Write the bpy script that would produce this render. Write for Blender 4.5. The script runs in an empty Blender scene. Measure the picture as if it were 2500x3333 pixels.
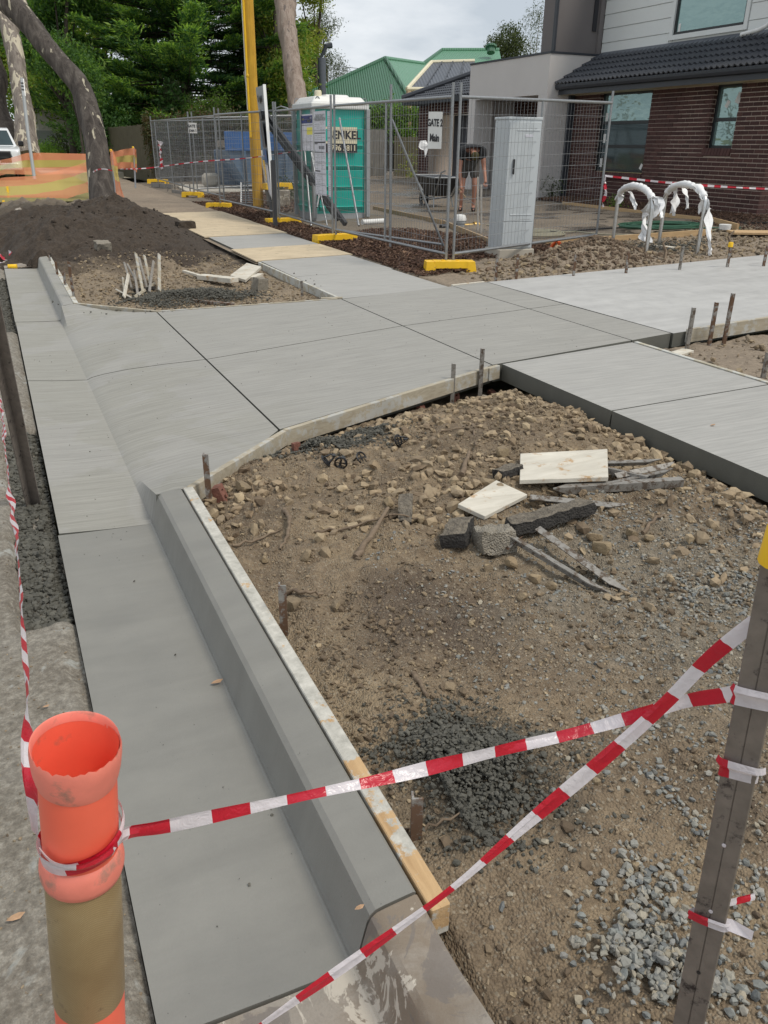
import bpy, math, random
import numpy as np
from mathutils import Vector, Matrix
random.seed(7)
RNG = np.random.default_rng(7)
SC = bpy.context.scene
COL = SC.collection
R = math.radians

# ---------------------------------------------------------------- camera
# X runs from the street towards the house, Y along the kerb, Z up; road edge at z = 0
cd = bpy.data.cameras.new('camera')
cd.sensor_fit = 'VERTICAL'; cd.sensor_height = 24.0; cd.lens = 24.0 * 2580 / 3333
cd.clip_start = 0.05; cd.clip_end = 2000
cam = bpy.data.objects.new('camera', cd); COL.objects.link(cam)
_p, _r, _y = R(24.8), R(0.7), R(25.15)
_F = Vector((math.sin(_y) * math.cos(_p), math.cos(_y) * math.cos(_p), -math.sin(_p)))
_Rt = Vector((math.cos(_y), -math.sin(_y), 0)); _U = _Rt.cross(_F)
_cx = _Rt * math.cos(_r) + _U * math.sin(_r); _cy = _U * math.cos(_r) - _Rt * math.sin(_r)
cam.matrix_world = Matrix(((_cx.x, _cy.x, -_F.x, 0), (_cx.y, _cy.y, -_F.y, 0), (_cx.z, _cy.z, -_F.z, 1.75), (0, 0, 0, 1)))
SC.camera = cam

# ---------------------------------------------------------------- sky, sun, exposure
SUN_EL, SUN_AZ = R(58), R(140)          # azimuth clockwise from +Y
W = bpy.data.worlds.new('World'); SC.world = W; W.use_nodes = True
wn = W.node_tree.nodes; wl = W.node_tree.links
for n in list(wn): wn.remove(n)
out = wn.new('ShaderNodeOutputWorld'); bg = wn.new('ShaderNodeBackground')
sky = wn.new('ShaderNodeTexSky'); sky.sky_type = 'NISHITA'; sky.sun_disc = False
sky.sun_elevation = SUN_EL; sky.sun_rotation = SUN_AZ
tc = wn.new('ShaderNodeTexCoord'); sep = wn.new('ShaderNodeSeparateXYZ')
wl.new(tc.outputs['Generated'], sep.inputs[0])
def wmath(op, a, b=None):
    m = wn.new('ShaderNodeMath'); m.operation = op
    for i, v in enumerate((a, b)):
        if v is None: continue
        if isinstance(v, (int, float)): m.inputs[i].default_value = v
        else: wl.new(v, m.inputs[i])
    return m.outputs[0]
zz = wmath('ADD', wmath('MAXIMUM', sep.outputs[2], 0.0), 0.22)
comb = wn.new('ShaderNodeCombineXYZ')
wl.new(wmath('DIVIDE', sep.outputs[0], zz), comb.inputs[0]); wl.new(wmath('DIVIDE', sep.outputs[1], zz), comb.inputs[1])
nz = wn.new('ShaderNodeTexNoise'); nz.inputs['Scale'].default_value = 1.5; nz.inputs['Detail'].default_value = 6
nz.inputs['Roughness'].default_value = 0.55; wl.new(comb.outputs[0], nz.inputs['Vector'])
rmp = wn.new('ShaderNodeValToRGB')      # cloud colour from grey-blue bases to white tops (divided by the strength 0.1)
rmp.color_ramp.elements[0].position = 0.36; rmp.color_ramp.elements[0].color = (0.52, 0.575, 0.635, 1)
rmp.color_ramp.elements[1].position = 0.64; rmp.color_ramp.elements[1].color = (0.83, 0.86, 0.89, 1)
wl.new(nz.outputs['Fac'], rmp.inputs[0])
vm = wn.new('ShaderNodeVectorMath'); vm.operation = 'SCALE'; vm.inputs['Scale'].default_value = 7.4
wl.new(rmp.outputs[0], vm.inputs[0])
mx = wn.new('ShaderNodeMixRGB'); mx.inputs[0].default_value = 0.95
wl.new(sky.outputs[0], mx.inputs[1]); wl.new(vm.outputs[0], mx.inputs[2])
wl.new(mx.outputs[0], bg.inputs[0]); bg.inputs[1].default_value = 0.1; wl.new(bg.outputs[0], out.inputs[0])
sl = bpy.data.lights.new('sun', 'SUN'); sl.energy = 1.5; sl.angle = R(14); sl.color = (1.0, 0.93, 0.82)
so = bpy.data.objects.new('sun', sl); COL.objects.link(so)
_sd = Vector((math.sin(SUN_AZ) * math.cos(SUN_EL), math.cos(SUN_AZ) * math.cos(SUN_EL), math.sin(SUN_EL)))
so.rotation_euler = _sd.to_track_quat('Z', 'Y').to_euler(); so.location = (0, 0, 30)
SC.view_settings.view_transform = 'Standard'; SC.view_settings.look = 'None'
SC.view_settings.exposure = 0.55; SC.view_settings.gamma = 1.0; SC.view_settings.use_curve_mapping = False
SC.cycles.max_bounces = 6; SC.cycles.transparent_max_bounces = 24

# ---------------------------------------------------------------- mesh helpers
def V3(p): return Vector((float(p[0]), float(p[1]), float(p[2])))
class MB:
    """collects shapes in world space; build() links them as ONE mesh object"""
    def __init__(s): s.v = []; s.f = []; s.m = []
    def add(s, vs, fs, mi=0):
        b = len(s.v); s.v += [tuple(map(float, v)) for v in vs]
        for f in fs: s.f.append(tuple(i + b for i in f)); s.m.append(mi)
        return s
    def hexa(s, p, mi=0):      # 8 points: bottom ring 0-3, top ring 4-7
        return s.add(p, [(3, 2, 1, 0), (4, 5, 6, 7), (0, 1, 5, 4), (1, 2, 6, 5), (2, 3, 7, 6), (3, 0, 4, 7)], mi)
    def box(s, c, size, rz=0.0, mi=0, M=None, top=1.0):
        hx, hy, hz = size[0] / 2, size[1] / 2, size[2] / 2
        M = M or Matrix.Rotation(rz, 3, 'Z'); c = V3(c); p = []
        for z, k in ((-hz, 1), (hz, top)):
            for x, y in ((-hx, -hy), (hx, -hy), (hx, hy), (-hx, hy)): p.append(c + M @ Vector((x * k, y * k, z)))
        return s.hexa(p, mi)
    def beam(s, p, q, w, h, up=(0, 0, 1), mi=0, skew=0.0):   # box from p to q, w across, h along up
        p, q = V3(p), V3(q); d = (q - p).normalized(); up = V3(up)
        x = d.cross(up)
        if x.length < 1e-4: x = d.cross(Vector((0, 1, 0)))
        x.normalize(); u = x.cross(d).normalized(); x *= w / 2; u *= h / 2
        return s.hexa([p - x - u, p + x - u, q + x - u, q - x - u, p - x + u, p + x + u, q + x + u, q - x + u], mi)
    def tube(s, pts, r, n=8, mi=0, cap=True, closed=False):
        pts = [V3(p) for p in pts]; N = len(pts); rs = r if isinstance(r, (list, tuple)) else [r] * N
        vs = []; prev = None
        for i, p in enumerate(pts):
            d = (pts[(i + 1) % N if closed else min(i + 1, N - 1)] - pts[(i - 1) % N if closed else max(i - 1, 0)])
            d = d.normalized() if d.length > 1e-9 else Vector((0, 0, 1))
            a = prev if prev is not None else (Vector((0, 0, 1)) if abs(d.z) < .9 else Vector((1, 0, 0)))
            a = (a - d * a.dot(d)); a = a.normalized() if a.length > 1e-6 else d.orthogonal().normalized()
            prev = a; b = d.cross(a)
            for k in range(n):
                t = 2 * math.pi * k / n; vs.append(p + (a * math.cos(t) + b * math.sin(t)) * rs[i])
        fs = []
        for i in range(N if closed else N - 1):
            j = (i + 1) % N
            for k in range(n): fs.append((i * n + k, i * n + (k + 1) % n, j * n + (k + 1) % n, j * n + k))
        if cap and not closed: fs += [tuple(range(n - 1, -1, -1)), tuple((N - 1) * n + k for k in range(n))]
        return s.add(vs, fs, mi)
    def lathe(s, c, prof, n=24, mi=0, M=None):
        c = V3(c); M = M or Matrix.Identity(3); vs = []; fs = []
        for r, z in prof:
            for k in range(n): t = 2 * math.pi * k / n; vs.append(c + M @ Vector((r * math.cos(t), r * math.sin(t), z)))
        for i in range(len(prof) - 1):
            for k in range(n): fs.append((i * n + k, i * n + (k + 1) % n, (i + 1) * n + (k + 1) % n, (i + 1) * n + k))
        return s.add(vs, fs, mi)
    def prism(s, poly, z0, z1, mi=0):     # poly CCW in XY; z may be functions of (x, y)
        f0 = z0 if callable(z0) else (lambda x, y: z0); f1 = z1 if callable(z1) else (lambda x, y: z1); n = len(poly)
        vs = [(x, y, f0(x, y)) for x, y in poly] + [(x, y, f1(x, y)) for x, y in poly]
        fs = [tuple(range(n - 1, -1, -1)), tuple(range(n, 2 * n))] + [(i, (i + 1) % n, n + (i + 1) % n, n + i) for i in range(n)]
        return s.add(vs, fs, mi)
    def plate(s, pts, t, mi=0):           # planar polygon of 3-D points, thickness t along its normal (downwards)
        P = [V3(p) for p in pts]; nrm = (P[1] - P[0]).cross(P[2] - P[0]).normalized() * t; n = len(P)
        fs = [tuple(range(n)), tuple(range(2 * n - 1, n - 1, -1))] + [((i + 1) % n, i, n + i, n + (i + 1) % n) for i in range(n)]
        return s.add(P + [p - nrm for p in P], fs, mi)
    def ribbon(s, pts, wid, side, t=0.0, mis=None):   # strip along pts; side vectors
        vs = []; fs = []
        for i, p in enumerate(pts):
            p = V3(p); sd = V3(side[i] if isinstance(side, list) else side); w = wid[i] if isinstance(wid, (list, tuple)) else wid
            vs += [p - sd * w / 2, p + sd * w / 2]
        return s.add(vs, [(2 * i, 2 * i + 1, 2 * i + 3, 2 * i + 2) for i in range(len(pts) - 1)])
    def rock(s, c, size, seed=0, mi=0, rough=0.22, sub=1, facet=0):
        r = np.random.default_rng(seed); v, f = ICO[sub]
        n = v.shape[0]; k = 1 + rough * r.standard_normal(n)
        for _ in range(2 if sub > 1 else 0):
            k2 = k.copy(); cnt = np.ones(n)
            for a, b, c2 in f: k2[[a, b, c2]] += k[[b, c2, a]]; cnt[[a, b, c2]] += 1
            k = k2 / cnt
        P = v * k[:, None]
        if facet:
            for _ in range(facet):
                d = r.standard_normal(3); d /= np.linalg.norm(d); e = P @ d - r.uniform(.5, .8); P = P - np.clip(e, 0, None)[:, None] * d
        P = np.clip(P, -0.78, 0.78) * np.array(size) / 1.5
        q = Matrix.Rotation(r.uniform(0, 6.28), 3, 'Z')
        P = P @ np.array(q).T + np.array([float(x) for x in c])
        return s.add(P.tolist(), f.tolist(), mi)
    def build(s, name, mats, parent=None, smooth=None, bevel=0.0, origin=None, seg=1):
        mats = mats if isinstance(mats, (list, tuple)) else [mats]
        me = bpy.data.meshes.new(name); P = np.array(s.v, dtype=float)
        if parent is not None:
            Mi = parent.matrix_basis if parent.parent is None else parent.parent.matrix_basis @ parent.matrix_basis
            Mi = np.array(Mi.inverted()); P = P @ Mi[:3, :3].T + Mi[:3, 3]; o0 = np.zeros(3)
            if origin is not False: o0 = P.mean(0); P = P - o0
        else:
            o0 = np.array(origin, float) if origin is not None else np.array([P[:, 0].mean(), P[:, 1].mean(), P[:, 2].min()])
            P = P - o0
        me.from_pydata(P.tolist(), [], s.f); me.validate()
        for m in mats: me.materials.append(m)
        if len(me.polygons) == len(s.m): me.polygons.foreach_set('material_index', s.m)
        if smooth is not None:
            me.polygons.foreach_set('use_smooth', [True] * len(me.polygons)); me.set_sharp_from_angle(angle=R(smooth))
        o = bpy.data.objects.new(name, me); COL.objects.link(o); o.parent = parent; o.location = o0.tolist()
        if bevel:
            b = o.modifiers.new('bevel', 'BEVEL'); b.width = bevel; b.segments = seg; b.limit_method = 'ANGLE'; b.angle_limit = R(40)
        return o
def _ico():
    t = (1 + 5 ** .5) / 2
    v = np.array([(-1, t, 0), (1, t, 0), (-1, -t, 0), (1, -t, 0), (0, -1, t), (0, 1, t), (0, -1, -t), (0, 1, -t), (t, 0, -1), (t, 0, 1), (-t, 0, -1), (-t, 0, 1)], float)
    v /= np.linalg.norm(v[0])
    f = [(0, 11, 5), (0, 5, 1), (0, 1, 7), (0, 7, 10), (0, 10, 11), (1, 5, 9), (5, 11, 4), (11, 10, 2), (10, 7, 6), (7, 1, 8), (3, 9, 4), (3, 4, 2), (3, 2, 6), (3, 6, 8), (3, 8, 9), (4, 9, 5), (2, 4, 11), (6, 2, 10), (8, 6, 7), (9, 8, 1)]
    out = {1: (v, np.array(f))}
    for lev in (2, 3):
        V, F = [tuple(x) for x in out[lev - 1][0]], out[lev - 1][1]; cache = {}; F2 = []
        def mid(a, b):
            k = (min(a, b), max(a, b))
            if k not in cache: m = np.array(V[a]) + np.array(V[b]); V.append(tuple(m / np.linalg.norm(m))); cache[k] = len(V) - 1
            return cache[k]
        for a, b, c in F:
            x, y, z = mid(a, b), mid(b, c), mid(c, a); F2 += [(a, x, z), (b, y, x), (c, z, y), (x, y, z)]
        out[lev] = (np.array(V), np.array(F2))
    return out
ICO = _ico()
def np_mesh(name, P, F, mats, parent=None, smooth=False, mi=None):
    """big mesh from arrays: P (n,3), F (m,3 or 4)"""
    P = np.asarray(P, np.float32); F = np.asarray(F, np.int32); k = F.shape[1]
    o0 = np.array([P[:, 0].mean(), P[:, 1].mean(), P[:, 2].min()]); base = np.zeros(3)
    if parent is not None: base = np.array((parent.matrix_basis if parent.parent is None else parent.parent.matrix_basis @ parent.matrix_basis).translation)
    me = bpy.data.meshes.new(name); me.vertices.add(len(P)); me.vertices.foreach_set('co', (P - o0).astype(np.float32).ravel())
    me.loops.add(F.size); me.loops.foreach_set('vertex_index', F.ravel()); me.polygons.add(len(F))
    me.polygons.foreach_set('loop_start', np.arange(0, F.size, k, dtype=np.int32))
    me.polygons.foreach_set('use_smooth', np.full(len(F), smooth))
    for m in (mats if isinstance(mats, (list, tuple)) else [mats]): me.materials.append(m)
    if mi is not None: me.polygons.foreach_set('material_index', np.asarray(mi, np.int32))
    me.update(calc_edges=True)
    o = bpy.data.objects.new(name, me); COL.objects.link(o); o.parent = parent; o.location = (o0 - base).tolist()
    return o
def tag(o, label, cat, group=None, kind=None):
    if label: o['label'] = label
    if cat: o['category'] = cat
    if group: o['group'] = group
    if kind: o['kind'] = kind
    return o
def struct(o, label=None, kind='structure'):
    o['kind'] = kind
    if label: o['label'] = label
    return o
def thing(name, loc, label, cat, group=None, rz=0.0):
    o = bpy.data.objects.new(name, None); COL.objects.link(o); o.empty_display_size = .1
    o.matrix_basis = Matrix.Translation(V3(loc)) @ Matrix.Rotation(rz, 4, 'Z')
    return tag(o, label, cat, group)
def copy_tree(o, loc=None, rz=None, label=None, parent=None, M=None):
    c = o.copy(); COL.objects.link(c); c.parent = parent
    if M is not None: c.matrix_basis = M
    elif loc is not None:
        c.matrix_basis = Matrix.Translation(V3(loc)) @ Matrix.Rotation(rz or 0.0, 4, 'Z')
    if label: c['label'] = label
    for ch in list(o.children): copy_tree(ch, parent=c)
    return c
# ---- lattice noise for terrain
def _hash(i, j, s):
    h = (i.astype(np.int64) * 374761393 + j.astype(np.int64) * 668265263 + s * 1442695041) & 0xffffffff
    h = ((h ^ (h >> 13)) * 1274126177) & 0xffffffff
    return ((h ^ (h >> 16)) & 0xffff) / 65535.0
def vnoise(x, y, s=0):
    xi, yi = np.floor(x), np.floor(y); fx, fy = x - xi, y - yi
    fx = fx * fx * (3 - 2 * fx); fy = fy * fy * (3 - 2 * fy)
    a, b, c, d = _hash(xi, yi, s), _hash(xi + 1, yi, s), _hash(xi, yi + 1, s), _hash(xi + 1, yi + 1, s)
    return (a * (1 - fx) + b * fx) * (1 - fy) + (c * (1 - fx) + d * fx) * fy - 0.5
def fbm(x, y, f, octv=4, s=0, g=0.5):
    x = np.asarray(x, float); y = np.asarray(y, float); t = 0; a = 1.0
    for o in range(octv): t = t + a * vnoise(x * f, y * f, s + o * 17); f *= 2.03; a *= g
    return t

# ---------------------------------------------------------------- heights of the ground
def sm(a, b, x):
    t = np.clip((x - a) / (b - a), 0, 1); return t * t * (3 - 2 * t)
def gY(Y): return 0.010 * np.clip(Y - 9.0, 0, 60)
def bump(X, Y, cx, cy, sx, sy, h): return h * np.exp(-((X - cx) / sx) ** 2 - ((Y - cy) / sy) ** 2)
def z_road(X, Y): return gY(Y) - 0.015 * np.clip(-X, 0, 8)
def z_path(X, Y): return 0.20 + gY(Y)
def z_yard(X, Y): return 0.19 + 0.036 * np.clip(X - 5.4, 0, 12) + 0.6 * gY(Y) + bump(X, Y, 7.75, 9.6, .75, .45, .30)
def z_near(X, Y):
    z = 0.085 + bump(X, Y, 2.5, 3.75, .8, .9, .10) + bump(X, Y, 1.7, 3.1, .6, .6, .05) - bump(X, Y, 2.0, 2.2, .7, .4, .03)
    e = 4.63 + (X - 1.43) * 0.2865                     # edge of the crossover
    z = z - 0.10 * np.exp(-((Y - e + 0.05) / 0.28) ** 2) * sm(.8, 1.5, X)
    z = z - 0.03 * np.exp(-((X - 0.75) / 0.12) ** 2) - 0.05 * np.exp(-((X - 3.45) / 0.10) ** 2)
    return z
def z_far(X, Y):
    z = 0.10 + 0.08 * sm(12, 17, Y) + gY(Y)
    z = z + bump(X, Y, 2.2, 17.4, 1.0, 1.5, .46) + bump(X, Y, 1.7, 14.5, .8, .9, .42) + bump(X, Y, .75, 15.0, .6, 1.3, .27) + bump(X, Y, 1.0, 19.6, .7, 1.5, .12)
    return z
def z_prof(X): return np.interp(X, [-1, .03, .25, .48, .52, .62, .8, 1.1, 1.43, 3.36, 4.93, 5.45], [0, 0, -.013, -.02, .0, .022, .05, .078, .10, .20, .215, .22])
def z_cross(X, Y):
    p = z_prof(X)
    s = np.maximum(np.clip((4.38 - Y) / .58, 0, 1), np.clip((Y - 8.86) / .50, 0, 1)) * np.clip((1.45 - X) / .8, 0, 1)
    return np.where(X < .515, p, p + (np.where(X > .6, .15, .14) - p) * s)
def z_drive(X, Y): return 0.22 + 0.030 * np.clip(X - 5.45, 0, 12)
def ZT(X, Y):
    X = np.asarray(X, float); Y = np.asarray(Y, float)
    return np.select([X < .03, (X < 3.42) & (Y < 5.2), (X < 3.37) & (Y > 8.45), (X < 5.45) & (Y > 5) & (Y < 8.6), X < 4.95], [z_road(X, Y), z_near(X, Y), z_far(X, Y), z_cross(X, Y), z_path(X, Y)], z_yard(X, Y))

# ---------------------------------------------------------------- materials
class NT:
    def __init__(s, name):
        s.m = bpy.data.materials.new(name); s.m.use_nodes = True; s.n = s.m.node_tree.nodes; s.l = s.m.node_tree.links
        s.b = s.n['Principled BSDF']; s.tc = s.n.new('ShaderNodeTexCoord')
    def set(s, sock, v):
        if isinstance(v, bpy.types.NodeSocket): s.l.new(v, sock)
        elif isinstance(v, (tuple, list)) and len(v) == 3 and sock.type == 'RGBA': sock.default_value = (*v, 1)
        else: sock.default_value = v
    def noise(s, scale, detail=4, rough=.55, vec=None, sc=None, out='Fac', dist=0.0):
        n = s.n.new('ShaderNodeTexNoise'); n.inputs['Scale'].default_value = scale; n.inputs['Detail'].default_value = detail
        n.inputs['Roughness'].default_value = rough; n.inputs['Distortion'].default_value = dist
        s.l.new(s.map(sc, vec), n.inputs['Vector']); return n.outputs[out]
    def vor(s, scale, feature='F1', out='Distance', sc=None, rnd=1.0):
        n = s.n.new('ShaderNodeTexVoronoi'); n.feature = feature; n.inputs['Scale'].default_value = scale
        n.inputs['Randomness'].default_value = rnd
        s.l.new(s.map(sc), n.inputs['Vector']); return n.outputs[out]
    def map(s, sc=None, vec=None, rot=None):
        v = vec or s.obj()
        if sc is None and rot is None: return v
        m = s.n.new('ShaderNodeMapping')
        if sc: m.inputs['Scale'].default_value = sc
        if rot: m.inputs['Rotation'].default_value = rot
        s.l.new(v, m.inputs['Vector']); return m.outputs[0]
    def obj(s):       # world position: one texture runs through neighbouring objects
        if not hasattr(s, 'g'): s.g = s.n.new('ShaderNodeNewGeometry')
        return s.g.outputs['Position']
    def island(s):
        s.obj(); return s.g.outputs['Random Per Island']
    def objrand(s): return s.n.new('ShaderNodeObjectInfo').outputs['Random']
    def ramp(s, fac, stops, interp='LINEAR'):
        r = s.n.new('ShaderNodeValToRGB'); cr = r.color_ramp; cr.interpolation = interp
        while len(cr.elements) < len(stops): cr.elements.new(0.5)
        for e, (p, c) in zip(cr.elements, stops):
            e.position = p; e.color = (*c, 1) if isinstance(c, (tuple, list)) else (c, c, c, 1)
        s.l.new(fac, r.inputs[0]); return r.outputs[0]
    def mix(s, f, a, b, mode='MIX'):
        m = s.n.new('ShaderNodeMixRGB'); m.blend_type = mode
        s.set(m.inputs[0], f); s.set(m.inputs[1], a); s.set(m.inputs[2], b); return m.outputs[0]
    def math(s, op, a, b=0.0):
        m = s.n.new('ShaderNodeMath'); m.operation = op; s.set(m.inputs[0], a); s.set(m.inputs[1], b); return m.outputs[0]
    def sep(s, vec=None):
        n = s.n.new('ShaderNodeSeparateXYZ'); s.l.new(vec or s.obj(), n.inputs[0]); return n.outputs
    def bump(s, h, strength=.3, dist=.01, prev=None):
        b = s.n.new('ShaderNodeBump'); b.inputs['Strength'].default_value = strength; b.inputs['Distance'].default_value = dist
        s.l.new(h, b.inputs['Height'])
        if prev: s.l.new(prev, b.inputs['Normal'])
        return b.outputs[0]
    def fin(s, col=None, rough=None, nrm=None, **k):
        if col is not None: s.set(s.b.inputs['Base Color'], col)
        if rough is not None: s.set(s.b.inputs['Roughness'], rough)
        if nrm is not None: s.set(s.b.inputs['Normal'], nrm)
        for a, v in k.items(): s.set(s.b.inputs[a.replace('_', ' ')], v)
        return s.m
def M_plain(name, c, rough=.6, var=.18, sc=6, bump=.0, bs=60, dirt=None, **k):
    t = NT(name); n = t.noise(sc, 5)
    lo = tuple(x * (1 - var) for x in c); hi = tuple(min(1, x * (1 + var)) for x in c)
    col = t.ramp(n, [(.3, lo), (.7, hi)])
    if dirt:
        d = t.noise(dirt[1], 6, .65); col = t.mix(t.ramp(d, [(dirt[2], 0.0), (dirt[2] + .12, 1.0)]), col, dirt[0])
    nr = t.bump(t.noise(bs, 4), bump, .01) if bump else None
    return t.fin(col, rough, nr, **k)
def M_concrete(name, base, broom=0.0, damp=None, rough=.75, speck=.4, trowel=.0, dirt=0.0):
    t = NT(name); k = lambda f: tuple(min(1, x * f) for x in base)
    big = t.noise(.8, 5, .62, dist=.3); mid = t.noise(6, 6, .65); fine = t.noise(170, 3, .7); streak = t.noise(1.0, 5, .6, sc=(1.1, 5.5, 1), dist=.5)
    c = t.ramp(big, [(.3, k(.84)), (.5, k(1.0)), (.7, k(1.12))])
    c = t.mix(.45, c, t.ramp(mid, [(.3, k(.74)), (.7, k(1.20))]))
    c = t.mix(.45, c, t.ramp(streak, [(.35, k(.82)), (.65, k(1.12))]))
    if damp:
        d = t.noise(1.1, 5, .6, dist=.6); x = t.sep()[0]
        f = t.math('MULTIPLY', t.ramp(d, [(.46, 0.0), (.50, 1.0)]), t.ramp(t.math('MULTIPLY', x, .2), [(damp[1] * .2, 1.0), (damp[1] * .2 + .22, 0.0)]))
        c = t.mix(t.math('MULTIPLY', f, .8), c, damp[0])
    h = fine; st = .1
    if broom:
        b = t.noise(1.0, 6, .75, sc=(1.5, 150, 1)); b2 = t.noise(1.0, 6, .7, sc=(2.2, 45, 1)); c = t.mix(broom * .6, c, t.ramp(b, [(.35, k(.66)), (.65, k(1.24))]))
        c = t.mix(.55, c, t.ramp(b2, [(.35, k(.74)), (.65, k(1.20))])); h = t.mix(.8, fine, t.mix(.4, b, b2)); st = .4
    if trowel: h = t.mix(.5, fine, t.noise(14, 4, .6, sc=(1, .6, 1)))
    if speck: c = t.mix(speck * .25, c, t.ramp(fine, [(.35, .05), (.6, .5)]), 'MULTIPLY')
    v = t.vor(26); c = t.mix(t.ramp(v, [(.035, .8), (.05, 0.0)]), c, k(.45))
    if dirt:
        c = t.mix(t.ramp(t.noise(2.6, 7, .7, dist=.4), [(.46, 0.0), (.60, .8)]), c, (.20, .155, .11))
        pe = t.noise(7, 6, .65, dist=.8); c = t.mix(t.ramp(pe, [(.56, 0.0), (.58, .85)]), c, (.56, .51, .43)); c = t.mix(t.ramp(pe, [(.40, .7), (.43, 0.0)]), c, (.17, .15, .135)); h = t.mix(.5, h, pe); st = .5
    return t.fin(c, t.ramp(mid, [(.3, rough - .14), (.7, rough + .10)]), t.bump(h, st + trowel, .006))
def M_soil(name, cols, sc=3.0, bump=.8, rough=.95, stones=.5):
    t = NT(name); a = t.noise(sc, 8, .65); b = t.noise(sc * 14, 5, .7); v = t.vor(55); v2 = t.vor(140)
    c = t.ramp(a, [(.30, cols[0]), (.5, cols[1]), (.68, cols[2])])
    c = t.mix(.55, c, t.ramp(b, [(.3, tuple(x * .55 for x in cols[1])), (.7, tuple(min(1, x * 1.5) for x in cols[1]))]))
    if stones:
        vc = t.vor(75, out='Color'); sx = t.sep(vc)[0]
        isst = t.math('MULTIPLY', t.ramp(sx, [(.62, 0.0), (.64, 1.0)]), t.ramp(t.vor(75), [(.36, 1.0), (.44, 0.0)]))
        c = t.mix(t.math('MULTIPLY', isst, stones), c, t.ramp(t.sep(vc)[1], [(0, (.20, .18, .14)), (1, (.36, .31, .23))]))
    h = t.mix(.5, t.mix(.5, b, t.math('SUBTRACT', 1.0, v)), t.math('SUBTRACT', 1.0, v2))
    return t.fin(c, rough, t.bump(h, bump, .02))
def M_stone(name, cols, bump=.4, rough=.9):
    t = NT(name); r = t.island(); n = t.noise(35, 5, .65)
    k = len(cols); c = t.ramp(r, [(i / max(1, k - 1), x) for i, x in enumerate(cols)])
    c = t.mix(.5, c, t.ramp(n, [(.3, .25), (.7, .95)]), 'MULTIPLY'); c = t.mix(.35, c, t.mix(1, c, (1.6, 1.6, 1.6), 'MULTIPLY'))
    return t.fin(c, rough, t.bump(t.noise(120, 4), bump, .006))
def M_wood(name, a, b, axis=0, rough=.8, stain=None, fine=1.0):
    t = NT(name); sc = [38 * fine] * 3; sc[axis] = 2.2
    n = t.noise(1.0, 7, .65, sc=tuple(sc), dist=.6); c = t.ramp(n, [(.3, a), (.68, b)])
    if stain: c = t.mix(t.ramp(t.noise(9, 6, .7), [(stain[1], 0.0), (stain[1] + .08, 1.0)]), c, stain[0])
    c = t.mix(.35, c, t.ramp(t.noise(4, 4), [(.3, .55), (.7, 1.0)]), 'MULTIPLY')
    return t.fin(c, rough, t.bump(n, .25, .004))
def M_metal(name, c, rough=.45, rust=None, met=.9, var=.2, spang=0.0):
    t = NT(name); n = t.noise(30, 5, .6); col = t.ramp(n, [(.3, tuple(x * (1 - var) for x in c)), (.7, tuple(min(1, x * (1 + var)) for x in c))])
    m = met; rr = rough
    if rust:
        f = t.ramp(t.noise(rust[2], 7, .7), [(rust[1], 0.0), (rust[1] + .09, 1.0)]); col = t.mix(f, col, rust[0])
        m = t.math('MULTIPLY', t.math('SUBTRACT', 1.0, f), met); rr = t.math('ADD', t.math('MULTIPLY', f, .4), rough)
    return t.fin(col, rr, t.bump(t.noise(90, 3), .15, .003), Metallic=m)
def M_leaf(name, cols, rough=.55, trans=.25):
    t = NT(name); r = t.island(); k = len(cols)
    c = t.ramp(r, [(i / max(1, k - 1), x) for i, x in enumerate(cols)])
    c = t.mix(.4, c, t.ramp(t.noise(.8, 3), [(.3, .5), (.7, 1.0)]), 'MULTIPLY')
    t.fin(c, rough, Specular_IOR_Level=.25)
    tr = t.n.new('ShaderNodeBsdfTranslucent'); t.l.new(t.mix(1, c, (1.5, 1.7, .8), 'MULTIPLY'), tr.inputs[0])
    ms = t.n.new('ShaderNodeMixShader'); ms.inputs[0].default_value = trans
    t.l.new(t.b.outputs[0], ms.inputs[1]); t.l.new(tr.outputs[0], ms.inputs[2]); t.l.new(ms.outputs[0], t.n['Material Output'].inputs[0]); return t.m
def M_bark(name, cols, patch=None, zs=1.2):
    t = NT(name); n = t.noise(1.0, 7, .65, sc=(7, 7, zs), dist=.8)
    c = t.ramp(n, [(.32, cols[0]), (.5, cols[1]), (.66, cols[2])])
    if patch: c = t.mix(t.ramp(t.noise(1.0, 3, .5, sc=(4.2, 4.2, .55), dist=1.2), [(patch[1], 0.0), (patch[1] + .03, 1.0)]), c, patch[0])
    h = t.noise(1.0, 8, .7, sc=(22, 22, 3))
    return t.fin(c, .9, t.bump(t.mix(.5, n, h), 1.0, .09))
def M_net(name, c, alpha, rough=.7, cells=None, trans=.3):
    t = NT(name); t.fin(c, rough)
    tp = t.n.new('ShaderNodeBsdfTransparent'); ms = t.n.new('ShaderNodeMixShader'); t.set(ms.inputs[0], alpha)
    t.l.new(tp.outputs[0], ms.inputs[1]); t.l.new(t.b.outputs[0], ms.inputs[2]); t.l.new(ms.outputs[0], t.n['Material Output'].inputs[0]); return t.m
m_conc = M_concrete('fresh_concrete', (.325, .316, .29), broom=.75, damp=((.225, .217, .155), .9), speck=.3)
m_conc_path = M_concrete('fresh_concrete_path', (.38, .372, .35), broom=.6, speck=.3)
m_conc_gut = M_concrete('trowelled_concrete', (.225, .219, .197), rough=.48, speck=.15, trowel=.18)
m_conc_drive = M_concrete('pale_fresh_concrete', (.45, .445, .43), speck=.15, trowel=.25, rough=.6)
m_conc_edge = M_concrete('raw_concrete_edge', (.14, .14, .12), speck=.8, trowel=.5)
m_joint = M_plain('joint_fill', (.10, .10, .09), .9)  # dark fill colour for the slab joints
m_conc_old = M_concrete('old_concrete', (.36, .32, .27), speck=.9, rough=.88, trowel=.3, dirt=.55)
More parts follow.
